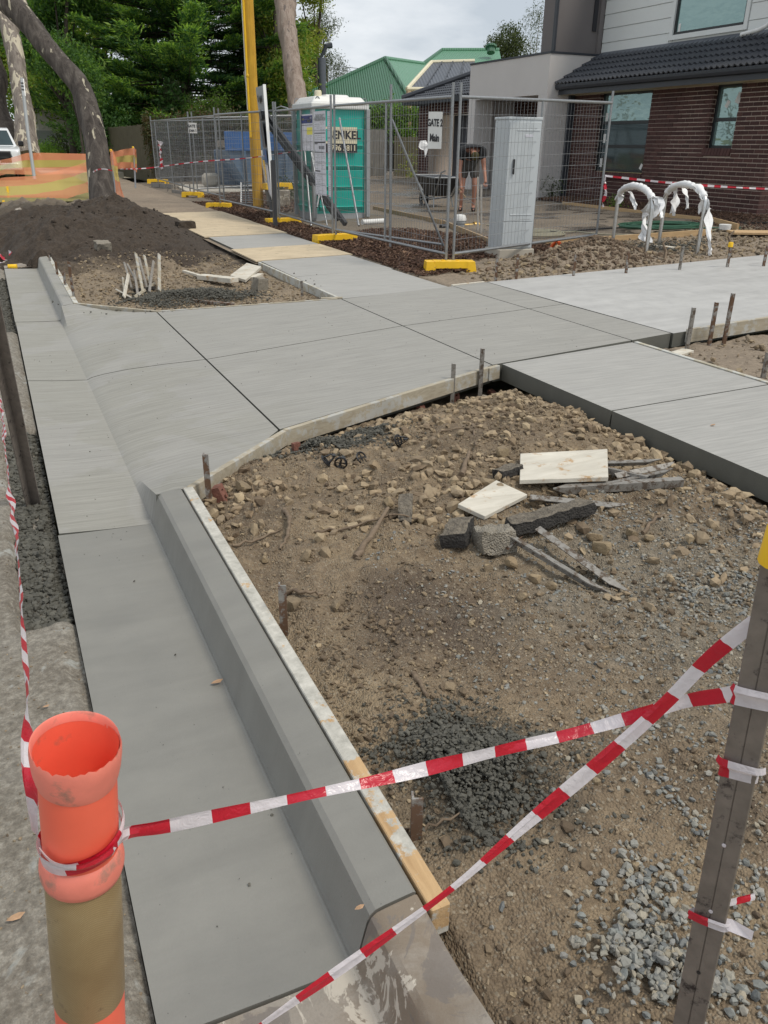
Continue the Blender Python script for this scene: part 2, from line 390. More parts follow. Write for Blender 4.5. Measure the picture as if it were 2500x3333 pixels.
m_conc_pale = M_concrete('pale_old_concrete', (.50, .46, .39), speck=.5, rough=.85, trowel=.2)
def _road():
    t = NT('worn_road'); a = t.noise(1.6, 7, .65); v = t.vor(60); f = t.noise(130, 4, .7)
    c = t.ramp(a, [(.3, (.14, .115, .085)), (.48, (.21, .185, .145)), (.66, (.31, .29, .25))])
    c = t.mix(.6, c, t.ramp(t.noise(34, 6, .8), [(.3, (.045, .038, .03)), (.5, (.20, .18, .15)), (.7, (.46, .43, .37))]))
    c = t.mix(t.ramp(t.noise(3.5, 6, .7, dist=.5), [(.58, 0.0), (.64, .7)]), c, (.40, .41, .385))
    return t.fin(c, .92, t.bump(t.mix(.5, f, t.math('SUBTRACT', 1.0, v)), .9, .012))
m_road = _road()
def _dirt():
    t = NT('loose_clay_dirt'); a = t.noise(1.7, 7, .65); b = t.noise(30, 5, .7)
    c = t.ramp(a, [(.28, (.060, .041, .027)), (.42, (.140, .098, .062)), (.54, (.255, .188, .118)), (.68, (.37, .28, .17))])
    c = t.mix(.5, c, t.ramp(b, [(.3, (.078, .057, .038)), (.7, (.33, .258, .172))]))
    x, y, z = t.sep()        # dark humus patch and the greyer crushed-rock corner
    def blob(cx, cy, r):
        dx = t.math('SUBTRACT', x, cx); dy = t.math('SUBTRACT', y, cy)
        d = t.math('ADD', t.math('MULTIPLY', dx, dx), t.math('MULTIPLY', dy, dy)); d = t.math('SQRT', d, 0.0)
        d = t.math('ADD', d, t.math('MULTIPLY', t.math('SUBTRACT', t.noise(4, 5, .6), .5), r * 1.6)); return t.ramp(t.math('DIVIDE', d, r), [(.35, 1.0), (1.0, 0.0)])
    c = t.mix(t.math('MULTIPLY', blob(1.25, 2.35, .45), .65), c, (.075, .055, .042))
    c = t.mix(t.math('MULTIPLY', blob(2.35, 2.1, .95), .7), c, t.ramp(b, [(.3, (.10, .09, .07)), (.7, (.29, .255, .20))]))
    c = t.mix(t.math('MULTIPLY', blob(1.02, 1.50, .34), .85), c, (.045, .043, .035)); c = t.mix(t.math('MULTIPLY', blob(1.6, 4.35, .36), .8), c, (.05, .047, .037))
    vc = t.vor(95, out='Color'); sx = t.sep(vc)
    st = t.math('MULTIPLY', t.ramp(sx[0], [(.60, 0.0), (.62, 1.0)]), t.ramp(t.vor(95), [(.36, 1.0), (.46, 0.0)]))
    c = t.mix(t.math('MULTIPLY', st, .6), c, t.ramp(sx[1], [(0, (.17, .15, .115)), (1, (.37, .32, .24))]))
    h = t.mix(.5, t.mix(.5, b, t.math('SUBTRACT', 1.0, t.vor(60))), t.math('SUBTRACT', 1.0, t.vor(130)))
    return t.fin(c, .96, t.bump(h, .9, .018))
m_dirt = _dirt()
m_soil = M_soil('dark_soil', [(.040, .031, .024), (.070, .054, .040), (.11, .088, .066)], 2.2, .9, stones=.0)
def _vergesoil():
    t = NT('verge_soil'); a = t.noise(2.0, 7, .65); b = t.noise(26, 5, .7); x, y, z = t.sep()
    dark = t.ramp(b, [(.3, (.027, .020, .0145)), (.7, (.080, .060, .044))])
    clay = t.mix(.5, t.ramp(a, [(.3, (.15, .112, .075)), (.65, (.29, .22, .145))]), t.ramp(b, [(.3, (.11, .085, .06)), (.7, (.34, .28, .20))]))
    yy = t.math('ADD', y, t.math('MULTIPLY', t.math('SUBTRACT', t.noise(1.1, 6, .65), .5), 5.0))
    yy = t.math('SUBTRACT', yy, t.math('MULTIPLY', t.math('MAXIMUM', t.math('SUBTRACT', x, 2.1), 0.0), -0.0))
    c = t.mix(t.ramp(t.math('DIVIDE', yy, 20.0), [(.575, 0.0), (.64, 1.0)]), clay, dark)
    far = t.ramp(t.math('DIVIDE', y, 40.0), [(.52, 0.0), (.60, 1.0)])
    c = t.mix(far, c, t.ramp(a, [(.3, (.13, .105, .08)), (.7, (.24, .20, .15))]))
    return t.fin(c, .96, t.bump(t.mix(.5, b, t.math('SUBTRACT', 1.0, t.vor(50))), .9, .02))
m_verge = _vergesoil()
def _yard():
    t = NT('yard_soil'); a = t.noise(.9, 7, .65); b = t.noise(24, 5, .7); x, y, z = t.sep()
    c = t.mix(.5, t.ramp(a, [(.3, (.09, .07, .055)), (.5, (.17, .135, .10)), (.7, (.25, .20, .15))]), t.ramp(b, [(.3, (.075, .06, .047)), (.7, (.25, .21, .16))]))
    wet = t.ramp(t.noise(1.1, 6, .6, dist=.5), [(.50, 0.0), (.55, 1.0)])
    inyard = t.math('MULTIPLY', t.ramp(t.math('DIVIDE', x, 20.0), [(.40, 0.0), (.42, 1.0)]), t.ramp(t.math('DIVIDE', y, 20.0), [(.60, 0.0), (.62, 1.0)]))
    w = t.math('MULTIPLY', wet, inyard); c = t.mix(t.math('MULTIPLY', w, .6), c, (.055, .047, .04))
    near = t.ramp(t.math('DIVIDE', y, 20.0), [(.555, 1.0), (.585, 0.0)])
    c = t.mix(t.math('MULTIPLY', near, .55), c, t.ramp(b, [(.3, (.18, .14, .10)), (.7, (.40, .32, .235))]))
    return t.fin(c, t.math('SUBTRACT', .95, t.math('MULTIPLY', w, .72)), t.bump(b, t.math('SUBTRACT', .8, 0.0) if False else .7, .02))
m_yard = _yard()
m_grass = M_soil('dry_grass', [(.16, .15, .05), (.24, .21, .075), (.13, .14, .045)], 1.2, .6, stones=0)
m_gravel = M_stone('crushed_bluestone', [(.17, .18, .17), (.30, .29, .255), (.22, .235, .225), (.36, .315, .235), (.14, .15, .15), (.27, .265, .245), (.33, .30, .24)])
m_pebble = M_stone('clay_pebbles', [(.17, .126, .08), (.29, .22, .142), (.21, .172, .125), (.36, .28, .175), (.125, .092, .06), (.28, .23, .165)])
m_clod = M_stone('dark_clods', [(.05, .04, .03), (.08, .062, .046), (.065, .05, .038)])
m_cement = M_stone('wet_cement_spill', [(.062, .060, .048), (.092, .088, .071), (.076, .073, .06), (.115, .11, .09)], rough=.75)
m_clay = M_stone('clay_lumps', [(.22, .16, .10), (.36, .275, .175), (.28, .215, .14), (.42, .33, .21), (.16, .115, .074), (.32, .25, .165)])
m_crumb = M_stone('dirt_crumbs', [(.105, .075, .047), (.165, .12, .076), (.21, .158, .10), (.085, .06, .04), (.25, .19, .12)])
m_rockc = M_stone('clay_stone', [(.25, .185, .112), (.30, .23, .14), (.19, .145, .095)], bump=.9)
def _asph():
    t = NT('broken_asphalt'); b = t.noise(40, 6, .75); t.obj(); nz_ = t.sep(t.g.outputs['Normal'])[2]
    dust = t.math('MULTIPLY', t.ramp(nz_, [(.45, 0.0), (.85, 1.0)]), t.ramp(t.noise(16, 5, .7), [(.25, .45), (.6, 1.0)]))      # dust lies on upward faces
    c = t.mix(dust, t.ramp(b, [(.3, (.014, .013, .012)), (.7, (.06, .055, .05))]), t.ramp(b, [(.3, (.11, .092, .07)), (.7, (.26, .225, .175))]))
    return t.fin(c, .95, t.bump(t.mix(.5, b, t.math('SUBTRACT', 1.0, t.vor(90))), 1.0, .015))
m_asph = _asph()
m_conclump = M_soil('broken_concrete', [(.20, .175, .14), (.30, .27, .22), (.40, .36, .30)], 8, 1.0, stones=.7)
m_mulch = M_stone('bark_mulch', [(.075, .038, .024), (.13, .065, .040), (.05, .028, .02), (.20, .12, .075), (.09, .05, .033)])
m_mulch_base = M_soil('mulch_bed', [(.03, .018, .013), (.06, .034, .024), (.10, .06, .04)], 8, .9, stones=0)
m_form = M_wood('form_timber', (.33, .285, .21), (.48, .43, .33), 0, stain=((.46, .455, .42), .50))
m_form_y = M_wood('form_timber_along', (.36, .32, .235), (.50, .45, .34), 1, stain=((.55, .55, .51), .44))
m_pine = M_wood('pine', (.46, .30, .15), (.60, .42, .23), 0)
m_pine_y = M_wood('pine_along', (.44, .28, .135), (.58, .40, .21), 1)
m_pine_old = M_wood('aged_pine', (.30, .205, .12), (.46, .34, .21), 0)
m_ply = M_wood('plywood', (.50, .40, .265), (.64, .53, .37), 0, stain=((.21, .165, .12), .60), fine=.35)
m_formply = M_wood('whitewashed_board', (.52, .48, .40), (.70, .66, .57), 0, stain=((.46, .30, .155), .575), fine=.4)
m_weath = M_wood('weathered_timber', (.20, .185, .165), (.36, .335, .30), 2)
m_paling = M_wood('grey_paling', (.15, .14, .125), (.30, .28, .245), 2)
m_paling_dk = M_wood('olive_paling', (.085, .075, .045), (.16, .14, .085), 2)
m_peg = M_metal('rusty_peg_steel', (.33, .32, .30), .6, ((.13, .075, .045), .42, 18), .6)
m_peg_dull = M_metal('cement_dulled_steel', (.29, .275, .25), .62, ((.10, .075, .055), .50, 26), .5)
m_picket = M_metal('dark_picket_steel', (.20, .172, .15), .55, ((.030, .021, .018), .575, 22), .3)
m_galv = M_metal('galvanised_steel', (.30, .31, .32), .42, None, .75, .12)
m_wire = M_metal('galvanised_wire', (.27, .28, .29), .45, None, .6, .1)
m_stain = M_metal('brushed_stainless', (.62, .62, .61), .28, None, 1.0, .06)
m_orange = M_plain('faded_orange_plastic', (.90, .150, .085), .42, .07, 9, dirt=((.38, .16, .11), 14, .61))
m_orange_rim = M_plain('scuffed_orange_rim', (.84, .24, .18), .5, .12, 18, dirt=((.42, .20, .155), 20, .56))
def _sleeve():
    t = NT('gold_reflective_sleeve'); ob = t.tc.outputs['Object']; sx = t.sep(ob)
    ang = t.math('MULTIPLY', t.math('ARCTAN2', sx[1], sx[0]), .054 * 900); zc = t.math('MULTIPLY', sx[2], 900.0)
    a1 = t.math('ABSOLUTE', t.math('SINE', t.math('ADD', ang, zc)), 0.0); a2 = t.math('ABSOLUTE', t.math('SINE', t.math('SUBTRACT', ang, zc)), 0.0)
    v = t.math('MULTIPLY', t.math('MINIMUM', a1, a2), .3)
    n = t.noise(9, 4, .6); c = t.ramp(n, [(.3, (.31, .215, .105)), (.55, (.385, .28, .145)), (.72, (.44, .335, .19))])
    c = t.mix(t.ramp(v, [(.03, .7), (.12, 0.0)]), c, (.17, .12, .055))
    c = t.mix(t.ramp(t.noise(30, 6, .7), [(.62, 0.0), (.68, .7)]), c, (.14, .10, .055))
    return t.fin(c, .38, t.bump(v, .3, .002), Metallic=.25)
m_sleeve = _sleeve()
def _tape(name, c, tr):
    t = NT(name); n = t.noise(60, 4, .6); t.fin(t.ramp(n, [(.3, tuple(x * .88 for x in c)), (.7, c)]), .28, t.bump(t.noise(45, 3, .6, dist=1.0), .5, .006), Specular_IOR_Level=.6)
    q = t.n.new('ShaderNodeBsdfTranslucent'); q.inputs[0].default_value = (*c, 1); ms = t.n.new('ShaderNodeMixShader'); ms.inputs[0].default_value = tr
    t.l.new(t.b.outputs[0], ms.inputs[1]); t.l.new(q.outputs[0], ms.inputs[2]); t.l.new(ms.outputs[0], t.n['Material Output'].inputs[0]); return t.m
m_tred = _tape('tape_red', (.60, .016, .040), .25); m_twhite = _tape('tape_white', (.82, .77, .81), .3)
def _kerbform():
    t = NT('kerb_form_timber'); n = t.noise(1.0, 7, .65, sc=(40, 2.2, 40), dist=.6); c = t.ramp(n, [(.3, (.40, .25, .12)), (.68, (.56, .38, .20))]); y = t.sep()[1]
    f = t.math('ADD', t.ramp(t.math('MULTIPLY', y, .25), [(.30, -.22), (.44, .14)]), t.math('MULTIPLY', t.noise(9, 7, .7), 1.0)); cem = t.ramp(t.noise(22, 6, .7), [(.3, (.34, .33, .29)), (.7, (.60, .58, .52))])
    return t.fin(t.mix(t.ramp(f, [(.50, 0.0), (.54, 1.0)]), c, cem), .85, t.bump(t.noise(40, 6, .7), .5, .008))
m_form_k = _kerbform()
m_yel = M_plain('yellow_plastic', (.86, .52, .015), .45, .08, 8, dirt=((.30, .19, .06), 9, .64))
m_teal = M_plain('teal_plastic', (.012, .40, .33), .38, .08, 2, dirt=((.03, .30, .25), 5, .6))
m_white = M_plain('white_plastic', (.72, .72, .70), .45, .06, 4)
m_cream = M_plain('cream_plastic', (.70, .64, .46), .5, .06, 4)
m_lgrey = M_plain('grey_plastic', (.33, .35, .36), .5, .06, 4)
m_black = M_plain('black_plastic', (.012, .012, .014), .35, .1, 20)
m_blacks = M_plain('black_painted_steel', (.018, .019, .022), .45, .1, 20)
m_cab = M_plain('pale_grey_steel', (.50, .535, .555), .4, .03, 2)
m_fabric = M_plain('white_wrap', (.80, .80, .80), .85, .05, 14, .35, 50)
m_blue = M_plain('blue_bin_paint', (.035, .12, .33), .5, .18, 3, dirt=((.10, .14, .20), 5, .58))
m_blue_d = M_plain('faded_blue_paint', (.13, .20, .30), .6, .2, 3)
m_brickred = M_plain('loose_brick', (.20, .085, .06), .9, .25, 30, .6, 90)
m_render = M_plain('pale_render', (.60, .57, .55), .9, .03, 1.2, .25, 220)
m_render_dk = M_plain('grey_render', (.165, .15, .148), .9, .05, 1.2, .25, 220)
m_trim = M_plain('charcoal_trim', (.035, .04, .05), .4, .08, 6)
m_frame = M_plain('window_frame', (.016, .020, .022), .35, .1, 6)
m_wb = M_plain('white_weatherboard', (.70, .72, .71), .55, .02, 2)
m_tile = M_plain('charcoal_tile', (.040, .044, .054), .5, .18, 2, .3, 80)
m_mortar = M_plain('mortar', (.60, .50, .42), .95, .12, 20, .5, 150)
def _brick():
    t = NT('dark_brick'); r = t.objrand(); r2 = t.island(); c = t.ramp(t.math('FRACT', t.math('ADD', r, r2), 0.0), [(0, (.060, .025, .022)), (.5, (.078, .034, .029)), (1, (.10, .044, .037))])
    return t.fin(t.mix(.4, c, t.ramp(t.noise(40, 5), [(.3, .5), (.7, 1.0)]), 'MULTIPLY'), .8, t.bump(t.noise(110, 4), .4, .004))
m_brick = _brick()
def _glass():
    t = NT('window_glass'); w = t.noise(2.4, 2, .4, sc=(1, 1, 2.2))
    return t.fin((.26, .38, .36), .03, t.bump(w, .12, .05), Metallic=.55, Specular_IOR_Level=.9)
m_glass = _glass()
m_glass_dk = M_plain('dark_glass', (.05, .075, .08), .05, .1, 3, Metallic=.4)
m_green = M_plain('green_metal_roof', (.045, .16, .085), .5, .12, 1.5)
m_green_lit = M_plain('sunlit_green_roof', (.075, .23, .13), .45, .1, 1.5)
m_slate = M_plain('dark_corrugated', (.085, .095, .115), .4, .1, 1.5)
m_skin = M_plain('skin', (.42, .20, .135), .55, .08, 9)
m_shirt = M_plain('black_cotton', (.012, .012, .014), .9, .2, 12)
m_shorts = M_plain('grey_shorts', (.085, .078, .072), .9, .15, 12)
m_carwhite = M_plain('white_car_paint', (.72, .74, .75), .22, .02, 2, Coat_Weight=.6)
m_orgnet = M_net('orange_barrier_net', (.72, .26, .12), .55)
m_yelnet = M_net('yellow_barrier_net', (.62, .48, .12), .50)
m_yellowpole = M_wood('yellow_stained_pole', (.50, .26, .022), (.72, .42, .04), 2)
m_paper = M_plain('printed_sheet', (.62, .62, .68), .6, .04, 6)
m_ink = M_plain('black_ink', (.02, .02, .025), .6, .05, 6)
m_navy = M_plain('navy_print', (.022, .035, .16), .6, .05, 6)
m_pyel = M_plain('yellow_print', (.72, .66, .10), .6, .05, 6)
m_twig = M_wood('dry_root', (.115, .08, .052), (.25, .185, .125), 0)
m_hose = M_plain('green_hose', (.03, .10, .06), .45, .12, 10)
m_hosed = M_plain('pale_hose', (.28, .26, .19), .55, .12, 10)
m_leafb = M_plain('dead_leaf', (.42, .26, .15), .7, .2, 40)
m_conduit = M_plain('orange_conduit', (.80, .12, .02), .4, .06, 6)
m_brass = M_metal('brass', (.45, .30, .10), .4, None, .8)

# ---------------------------------------------------------------- ground, road, slabs
def grid(name, x0, x1, y0, y1, st, zf, mat, smooth=True, sty=None):
    nx = int(round((x1 - x0) / st)) + 1; ny = int(round((y1 - y0) / (sty or st))) + 1
    X, Y = np.meshgrid(np.linspace(x0, x1, nx), np.linspace(y0, y1, ny)); Z = zf(X, Y)
    P = np.stack([X, Y, Z], -1).reshape(-1, 3); i = np.arange(nx * ny).reshape(ny, nx)
    F = np.stack([i[:-1, :-1], i[:-1, 1:], i[1:, 1:], i[1:, :-1]], -1).reshape(-1, 4)
    return np_mesh(name, P, F, mat, smooth=smooth)
struct(grid('ground', -160, 240, -40, 360, 4.0, lambda X, Y: gY(Y) - .32, m_grass))
def road_z(X, Y):
    z = z_road(X, Y) + .008 * fbm(X, Y, 3, 4, 3) + .006 * fbm(X, Y, 22, 3, 9) - .004
    tr = sm(-.20, -.17, X + .035 * fbm(X, Y, 9, 3, 4)) * sm(3.0, 3.05, Y + .04 * fbm(X, Y, 11, 2, 5)) * sm(5.66, 5.60, Y)
    tr2 = sm(-.17, -.14, X + .03 * fbm(X, Y, 9, 3, 4)) * sm(8.9, 9.0, Y) * sm(12.7, 12.5, Y)
    edge = sm(-.03, .02, X + .05 * fbm(X, Y, 6, 4, 6)) * .03
    return z - .055 * np.maximum(tr, tr2) - edge
struct(grid('road', -3.2, 0.028, -0.6, 15.0, .022, road_z, m_road, sty=.022))
struct(grid('road_far', -9.0, 0.03, 15.0, 90.0, .45, lambda X, Y: z_road(X, Y) - .005, m_road, sty=1.0), 'grey worn street surface running off into the distance')
struct(grid('road_left', -9.0, -3.2, -5.0, 15.0, .4, lambda X, Y: z_road(X, Y) - .005, m_road))
def near_z(X, Y):
    n = .040 * fbm(X, Y, 2.2, 4, 1) + (.012 + .036 * sm(1.6, 3.2, Y + X * .2)) * fbm(X, Y, 7, 4, 2) + .016 * fbm(X, Y, 26, 3, 3)
    z = z_near(X, Y) + n
    e = 4.63 + (X - 1.43) * .2865; e = np.where(X < 1.43, 3.78 + (X - .66) * 1.10, e)
    z = np.where(Y > e - .02, np.minimum(z, -.06), z); return np.where(X > 3.43, np.minimum(z, .02), np.where(X < .70, np.minimum(z, .02), z))
struct(grid('verge_dirt', .655, 3.55, -.35, 5.35, .0135, near_z, m_dirt))
def far_z(X, Y):
    n = .03 * fbm(X, Y, 1.6, 4, 11) + (.16 * (.5 - np.abs(fbm(X, Y, 1.1, 4, 14))) - .06 + .15 * fbm(X, Y, 3.6, 5, 12) + .05 * fbm(X, Y, 9, 4, 17) + .06 * (.25 - np.abs(fbm(X, Y, 3.1, 3, 15)))) * sm(11.3, 13.0, Y + .6 * (X < 2.8)) * sm(3.3, 2.5, X) + .014 * fbm(X, Y, 20, 3, 13)
    z = z_far(X, Y) + n; e = np.where(X < 1.44, 9.42 - (X - .66) * .72, 8.86 - (X - 1.44) * .27)
    z = np.where(Y < e + .03, np.minimum(z, -.1), z); z = np.where(X < .62, z - .16 * sm(.62, .0, X), z); return np.where((X < .70) & (Y < 13.4 + .25 * fbm(X, Y, 5, 3, 16)), np.minimum(z, -.09), z)
struct(grid('verge_soil', -.05, 3.37, 8.25, 24.0, .03, far_z, m_verge, sty=.036))
def yard_z(X, Y):
    r = .02 * fbm(X, Y, 1.2, 4, 21) + .012 * fbm(X, Y, 6, 4, 22) + .03 * fbm(X, Y, 7, 4, 23) * (sm(11.2, 10.2, Y) * sm(11.5, 10.5, X))
    z = z_yard(X, Y) + r
    return np.where((X < 4.95), z - .12, np.where((Y < 8.78) & (X < 16), np.minimum(z, .05), z))
struct(grid('yard_soil', 4.86, 17.0, 8.55, 34.5, .06, yard_z, m_yard))
struct(grid('garden_soil', 4.96, 12.0, -1.0, 5.43, .04, lambda X, Y: .085 + .03 * np.clip(X - 5, 0, 8) + .03 * fbm(X, Y, 3, 4, 31) + .02 * fbm(X, Y, 14, 3, 32), m_yard), 'brown churned soil right of the near footpath')
struct(grid('far_verge', -.2, 3.3, 24.0, 60.0, .25, lambda X, Y: gY(Y) + .16 + .04 * fbm(X, Y, 1.2, 3, 41), m_grass), 'dry grass verge beyond the orange barrier net')

def clip_poly(poly, a, b, c):      # keep a*x + b*y <= c
    o = []
    for i in range(len(poly)):
        p, q = poly[i], poly[(i + 1) % len(poly)]; dp = a * p[0] + b * p[1] - c; dq = a * q[0] + b * q[1] - c
        if dp <= 0: o.append(p)
        if dp * dq < 0: t = dp / (dp - dq); o.append((p[0] + t * (q[0] - p[0]), p[1] + t * (q[1] - p[1])))
    return o
def inset(poly, d):
    n = len(poly); o = []
    for i in range(n):
        p0, p1, p2 = Vector(poly[i - 1]), Vector(poly[i]), Vector(poly[(i + 1) % n])
        a = (p1 - p0).normalized(); b = (p2 - p1).normalized(); na = Vector((-a.y, a.x)); nb = Vector((-b.y, b.x))
        k = (na + nb); k = k / max(.3, k.dot(na)); o.append(tuple(p1 + k * d))
    return o
def slab(name, poly, zf, thick, mats, parent=None, xb=(), step=.25, gap=.007, lab=None):
    poly = inset(poly, gap); m = MB(); idx = {}
    def vid(x, y, dz=0):
        k = (round(x, 4), round(y, 4), dz)
        if k not in idx: idx[k] = len(m.v); m.v.append((x, y, float(zf(x, y)) - dz))
        return idx[k]
    xs = [p[0] for p in poly]; ys = [p[1] for p in poly]
    X = sorted(set([min(xs), max(xs)] + [x for x in xb if min(xs) < x < max(xs)] + ([] if xb else list(np.arange(min(xs), max(xs), 1.0)))))
    Y = sorted(set([min(ys), max(ys)] + list(np.arange(math.floor(min(ys) / step) * step + step, max(ys), step))))
    for i in range(len(X) - 1):
        c1 = clip_poly(clip_poly(poly, -1, 0, -X[i]), 1, 0, X[i + 1])
        for j in range(len(Y) - 1):
            c = clip_poly(clip_poly(c1, 0, -1, -Y[j]), 0, 1, Y[j + 1])
            ids = []
            for p in c:
                k = vid(*p)
                if k not in ids: ids.append(k)
            if len(ids) > 2: m.f.append(tuple(ids)); m.m.append(0)
    for i in range(len(poly)):
        p, q = poly[i], poly[(i + 1) % len(poly)]; ts = {0.0, 1.0}
        for x in X:
            if abs(q[0] - p[0]) > 1e-6 and 0 < (x - p[0]) / (q[0] - p[0]) < 1: ts.add((x - p[0]) / (q[0] - p[0]))
        for y in Y:
            if abs(q[1] - p[1]) > 1e-6 and 0 < (y - p[1]) / (q[1] - p[1]) < 1: ts.add((y - p[1]) / (q[1] - p[1]))
        ts = sorted(ts)
        for a, b in zip(ts, ts[1:]):
            A = (p[0] + a * (q[0] - p[0]), p[1] + a * (q[1] - p[1])); B = (p[0] + b * (q[0] - p[0]), p[1] + b * (q[1] - p[1]))
            ids = (vid(*A, thick), vid(*B, thick), vid(*B), vid(*A))
            if len(set(ids)) == 4: m.f.append(ids); m.m.append(1 if len(mats) > 1 else 0)
    o = m.build(name, mats, parent, smooth=22)
    if lab: o['label'] = lab
    return o
ZBK = [.03, .14, .25, .36, .44, .48, .515, .56, .62, .7, .8, .95, 1.1, 1.27, 1.43, 2, 2.7, 3.36]
cr = bpy.data.objects.new('crossover', None); COL.objects.link(cr); struct(cr)
MC = [m_conc, m_conc_edge]
jx = 1.43; JY = lambda x: 6.86 - (x - .03) * .18 if x < jx else 6.61 + (x - jx) * .095
NE = lambda x: 4.63 + (x - jx) * .2865
slab('slab', [(.03, 3.83), (.505, 3.80), (.65, 3.79), (jx, 4.63), (jx, JY(jx)), (.03, 6.86)], z_cross, .16, MC, cr, ZBK, .08)
slab('slab', [(.03, 6.86), (jx, JY(jx)), (jx, 8.86), (.64, 9.40), (.505, 9.36), (.03, 9.36)], z_cross, .16, MC, cr, ZBK, .08)
slab('slab', [(jx, 4.63), (3.36, NE(3.36)), (3.36, 6.79), (jx, JY(jx))], z_cross, .14, MC, cr, ZBK)
slab('slab', [(jx, JY(jx)), (3.36, 6.79), (3.36, 8.34), (jx, 8.86)], z_cross, .14, MC, cr, ZBK)
slab('slab', [(3.36, 5.19), (4.94, 5.41), (4.94, 7.01), (3.36, 6.79)], z_cross, .14, MC, cr)
slab('slab', [(3.36, 6.79), (4.94, 7.01), (4.92, 8.60), (3.36, 8.34)], z_cross, .14, MC, cr)
slab('slab', [(4.94, 5.41), (5.47, 5.49), (5.45, 7.08), (4.94, 7.01)], z_cross, .14, MC, cr)
slab('slab', [(4.94, 7.01), (5.45, 7.08), (5.46, 8.70), (4.92, 8.60)], z_cross, .14, MC, cr)
dv = slab('driveway', [(5.47, 5.47), (15, 5.9), (15, 8.6), (5.46, 8.70)], z_drive, .13, [m_conc_drive, m_conc_edge]); struct(dv, 'pale freshly poured driveway slab leading to the house')
for i, (y0, y1) in enumerate(((3.87, 5.19), (2.45, 3.87), (1.0, 2.45), (-.6, 1.0))):
    if i == 0: fp = bpy.data.objects.new('footpath', None); COL.objects.link(fp); struct(fp)
    slab('slab', [(3.44, y0), (4.94, y0 + .06 + (.16 if y0 > 5 else 0)), (4.94, y1 + (.22 if i == 0 else .06)), (3.44, y1)], lambda x, y: .2, .13, [m_conc_path, m_conc_edge], fp)
# the path beyond the crossover: poured bays with plywood sheets between
for y0, y1, a in ((8.35, 10.0, .24), (10.0, 11.49, .22), (12.86, 14.60, .30)):
    slab('slab', [(3.38, y0), (4.90, y0 + (.26 if y0 < 9 else .22)), (4.86, y1 + .24), (3.38, y1)], z_path, .14, [m_conc_path, m_conc_edge], fp)
struct(grid('path_base', 3.30, 5.0, 11.45, 60, .12, lambda X, Y: z_path(X, Y) - .03 + .02 * fbm(X, Y, 3, 3, 51) * (Y > 19), M_soil('dusty_path', [(.14, .11, .082), (.24, .19, .14), (.34, .275, .20)], 1.4, .4, stones=.2), sty=.12), 'dusty unmade stretch of footpath')
for k, (y0, y1, l) in enumerate(((11.50, 12.86, 'sandy plywood sheet laid on the path between two fresh concrete bays'), (14.62, 16.9, 'sandy plywood sheet laid beyond the farthest fresh concrete bay'), (16.92, 19.4, 'dirt smeared plywood sheet farthest along the path'))):
    m = MB(); m.prism([(3.32, y0), (4.92, y0 + .24), (4.90, y1 + .23), (3.32, y1)], lambda x, y: z_path(x, y) - .012, lambda x, y: float(z_path(x, y)) + .006)
    tag(m.build('plywood_sheet', m_ply), l, 'plywood sheet', 'plywood covers along the footpath')

# ---- kerb and gutter: new pours and the old kerb at both ends
PROF = [(.03, 0), (.14, -.007), (.3, -.015), (.44, -.020), (.470, -.018), (.476, -.0135), (.482, -.014), (.489, -.004), (.515, .108), (.523, .128), (.538, .140), (.56, .144), (.635, .150), (.642, .146)]
def kerb_run(name, y0, y1, mat, step=.3, noise=0.0, bottom=-.13, parent=None, yslope=0.0, w0=0):
    m = MB(); ys = list(np.linspace(y0, y1, max(2, int((y1 - y0) / step) + 1))); n = len(PROF); idx = []
    rg = np.random.default_rng(int(y0 * 10) + 50)
    for y in ys:
        for (x, z) in PROF:
            k = noise * (x > .3) ; m.v.append((x + k * float(fbm(x * 3, y, 4, 3, 61)) * .4, y, z + float(gY(y)) + noise * float(fbm(x, y, 5, 4, 62))))
    for i in range(len(ys) - 1):
        for j in range(n - 1): m.f.append((i * n + j, i * n + j + 1, (i + 1) * n + j + 1, (i + 1) * n + j)); m.m.append(0)
    for i, fl in ((0, 1), (len(ys) - 1, 0)):
        b = len(m.v); g = float(gY(ys[i])); m.v += [(.642, ys[i], bottom + g), (.03, ys[i], bottom + g)]
        f = [i * n + j for j in range(n)] + [b, b + 1]; m.f.append(tuple(f if fl else f[::-1])); m.m.append(0)
    b = len(m.v)
    for y in ys: m.v += [(.642, y, bottom + float(gY(y))), (.03, y, bottom + float(gY(y)))]
    for i in range(len(ys) - 1):
        m.f.append((i * n + n - 1, b + 2 * i, b + 2 * i + 2, (i + 1) * n + n - 1)); m.m.append(0)
        m.f.append((b + 2 * i + 1, i * n, (i + 1) * n, b + 2 * i + 3)); m.m.append(0)
    return m.build(name, mat, parent, smooth=28)
struct(kerb_run('kerb_and_gutter', 1.165, 3.815, m_conc_gut), 'smooth freshly trowelled kerb and gutter in the foreground')
kg = bpy.data.objects.new('far_kerb_and_gutter', None); COL.objects.link(kg); struct(kg, 'fresh kerb and gutter beyond the crossover')
kerb_run('kerb_section', 9.372, 11.2, m_conc, parent=kg); kerb_run('kerb_section', 11.208, 13.35, m_conc, parent=kg)
struct(kerb_run('old_kerb', -1.2, 1.155, m_conc_old, step=.05, noise=.012), 'worn old kerb and gutter with peeling cement')
struct(grid('old_gutter', .03, .62, 13.36, 40, .1, lambda X, Y: gY(Y) + .004 + .012 * fbm(X, Y, 3, 3, 66), m_conc_old, sty=.3), 'old stained gutter before the soil heap')
ok = [((.47, 14.4), (.40, 18.2)), ((.49, 19.6), (.43, 22.5))]
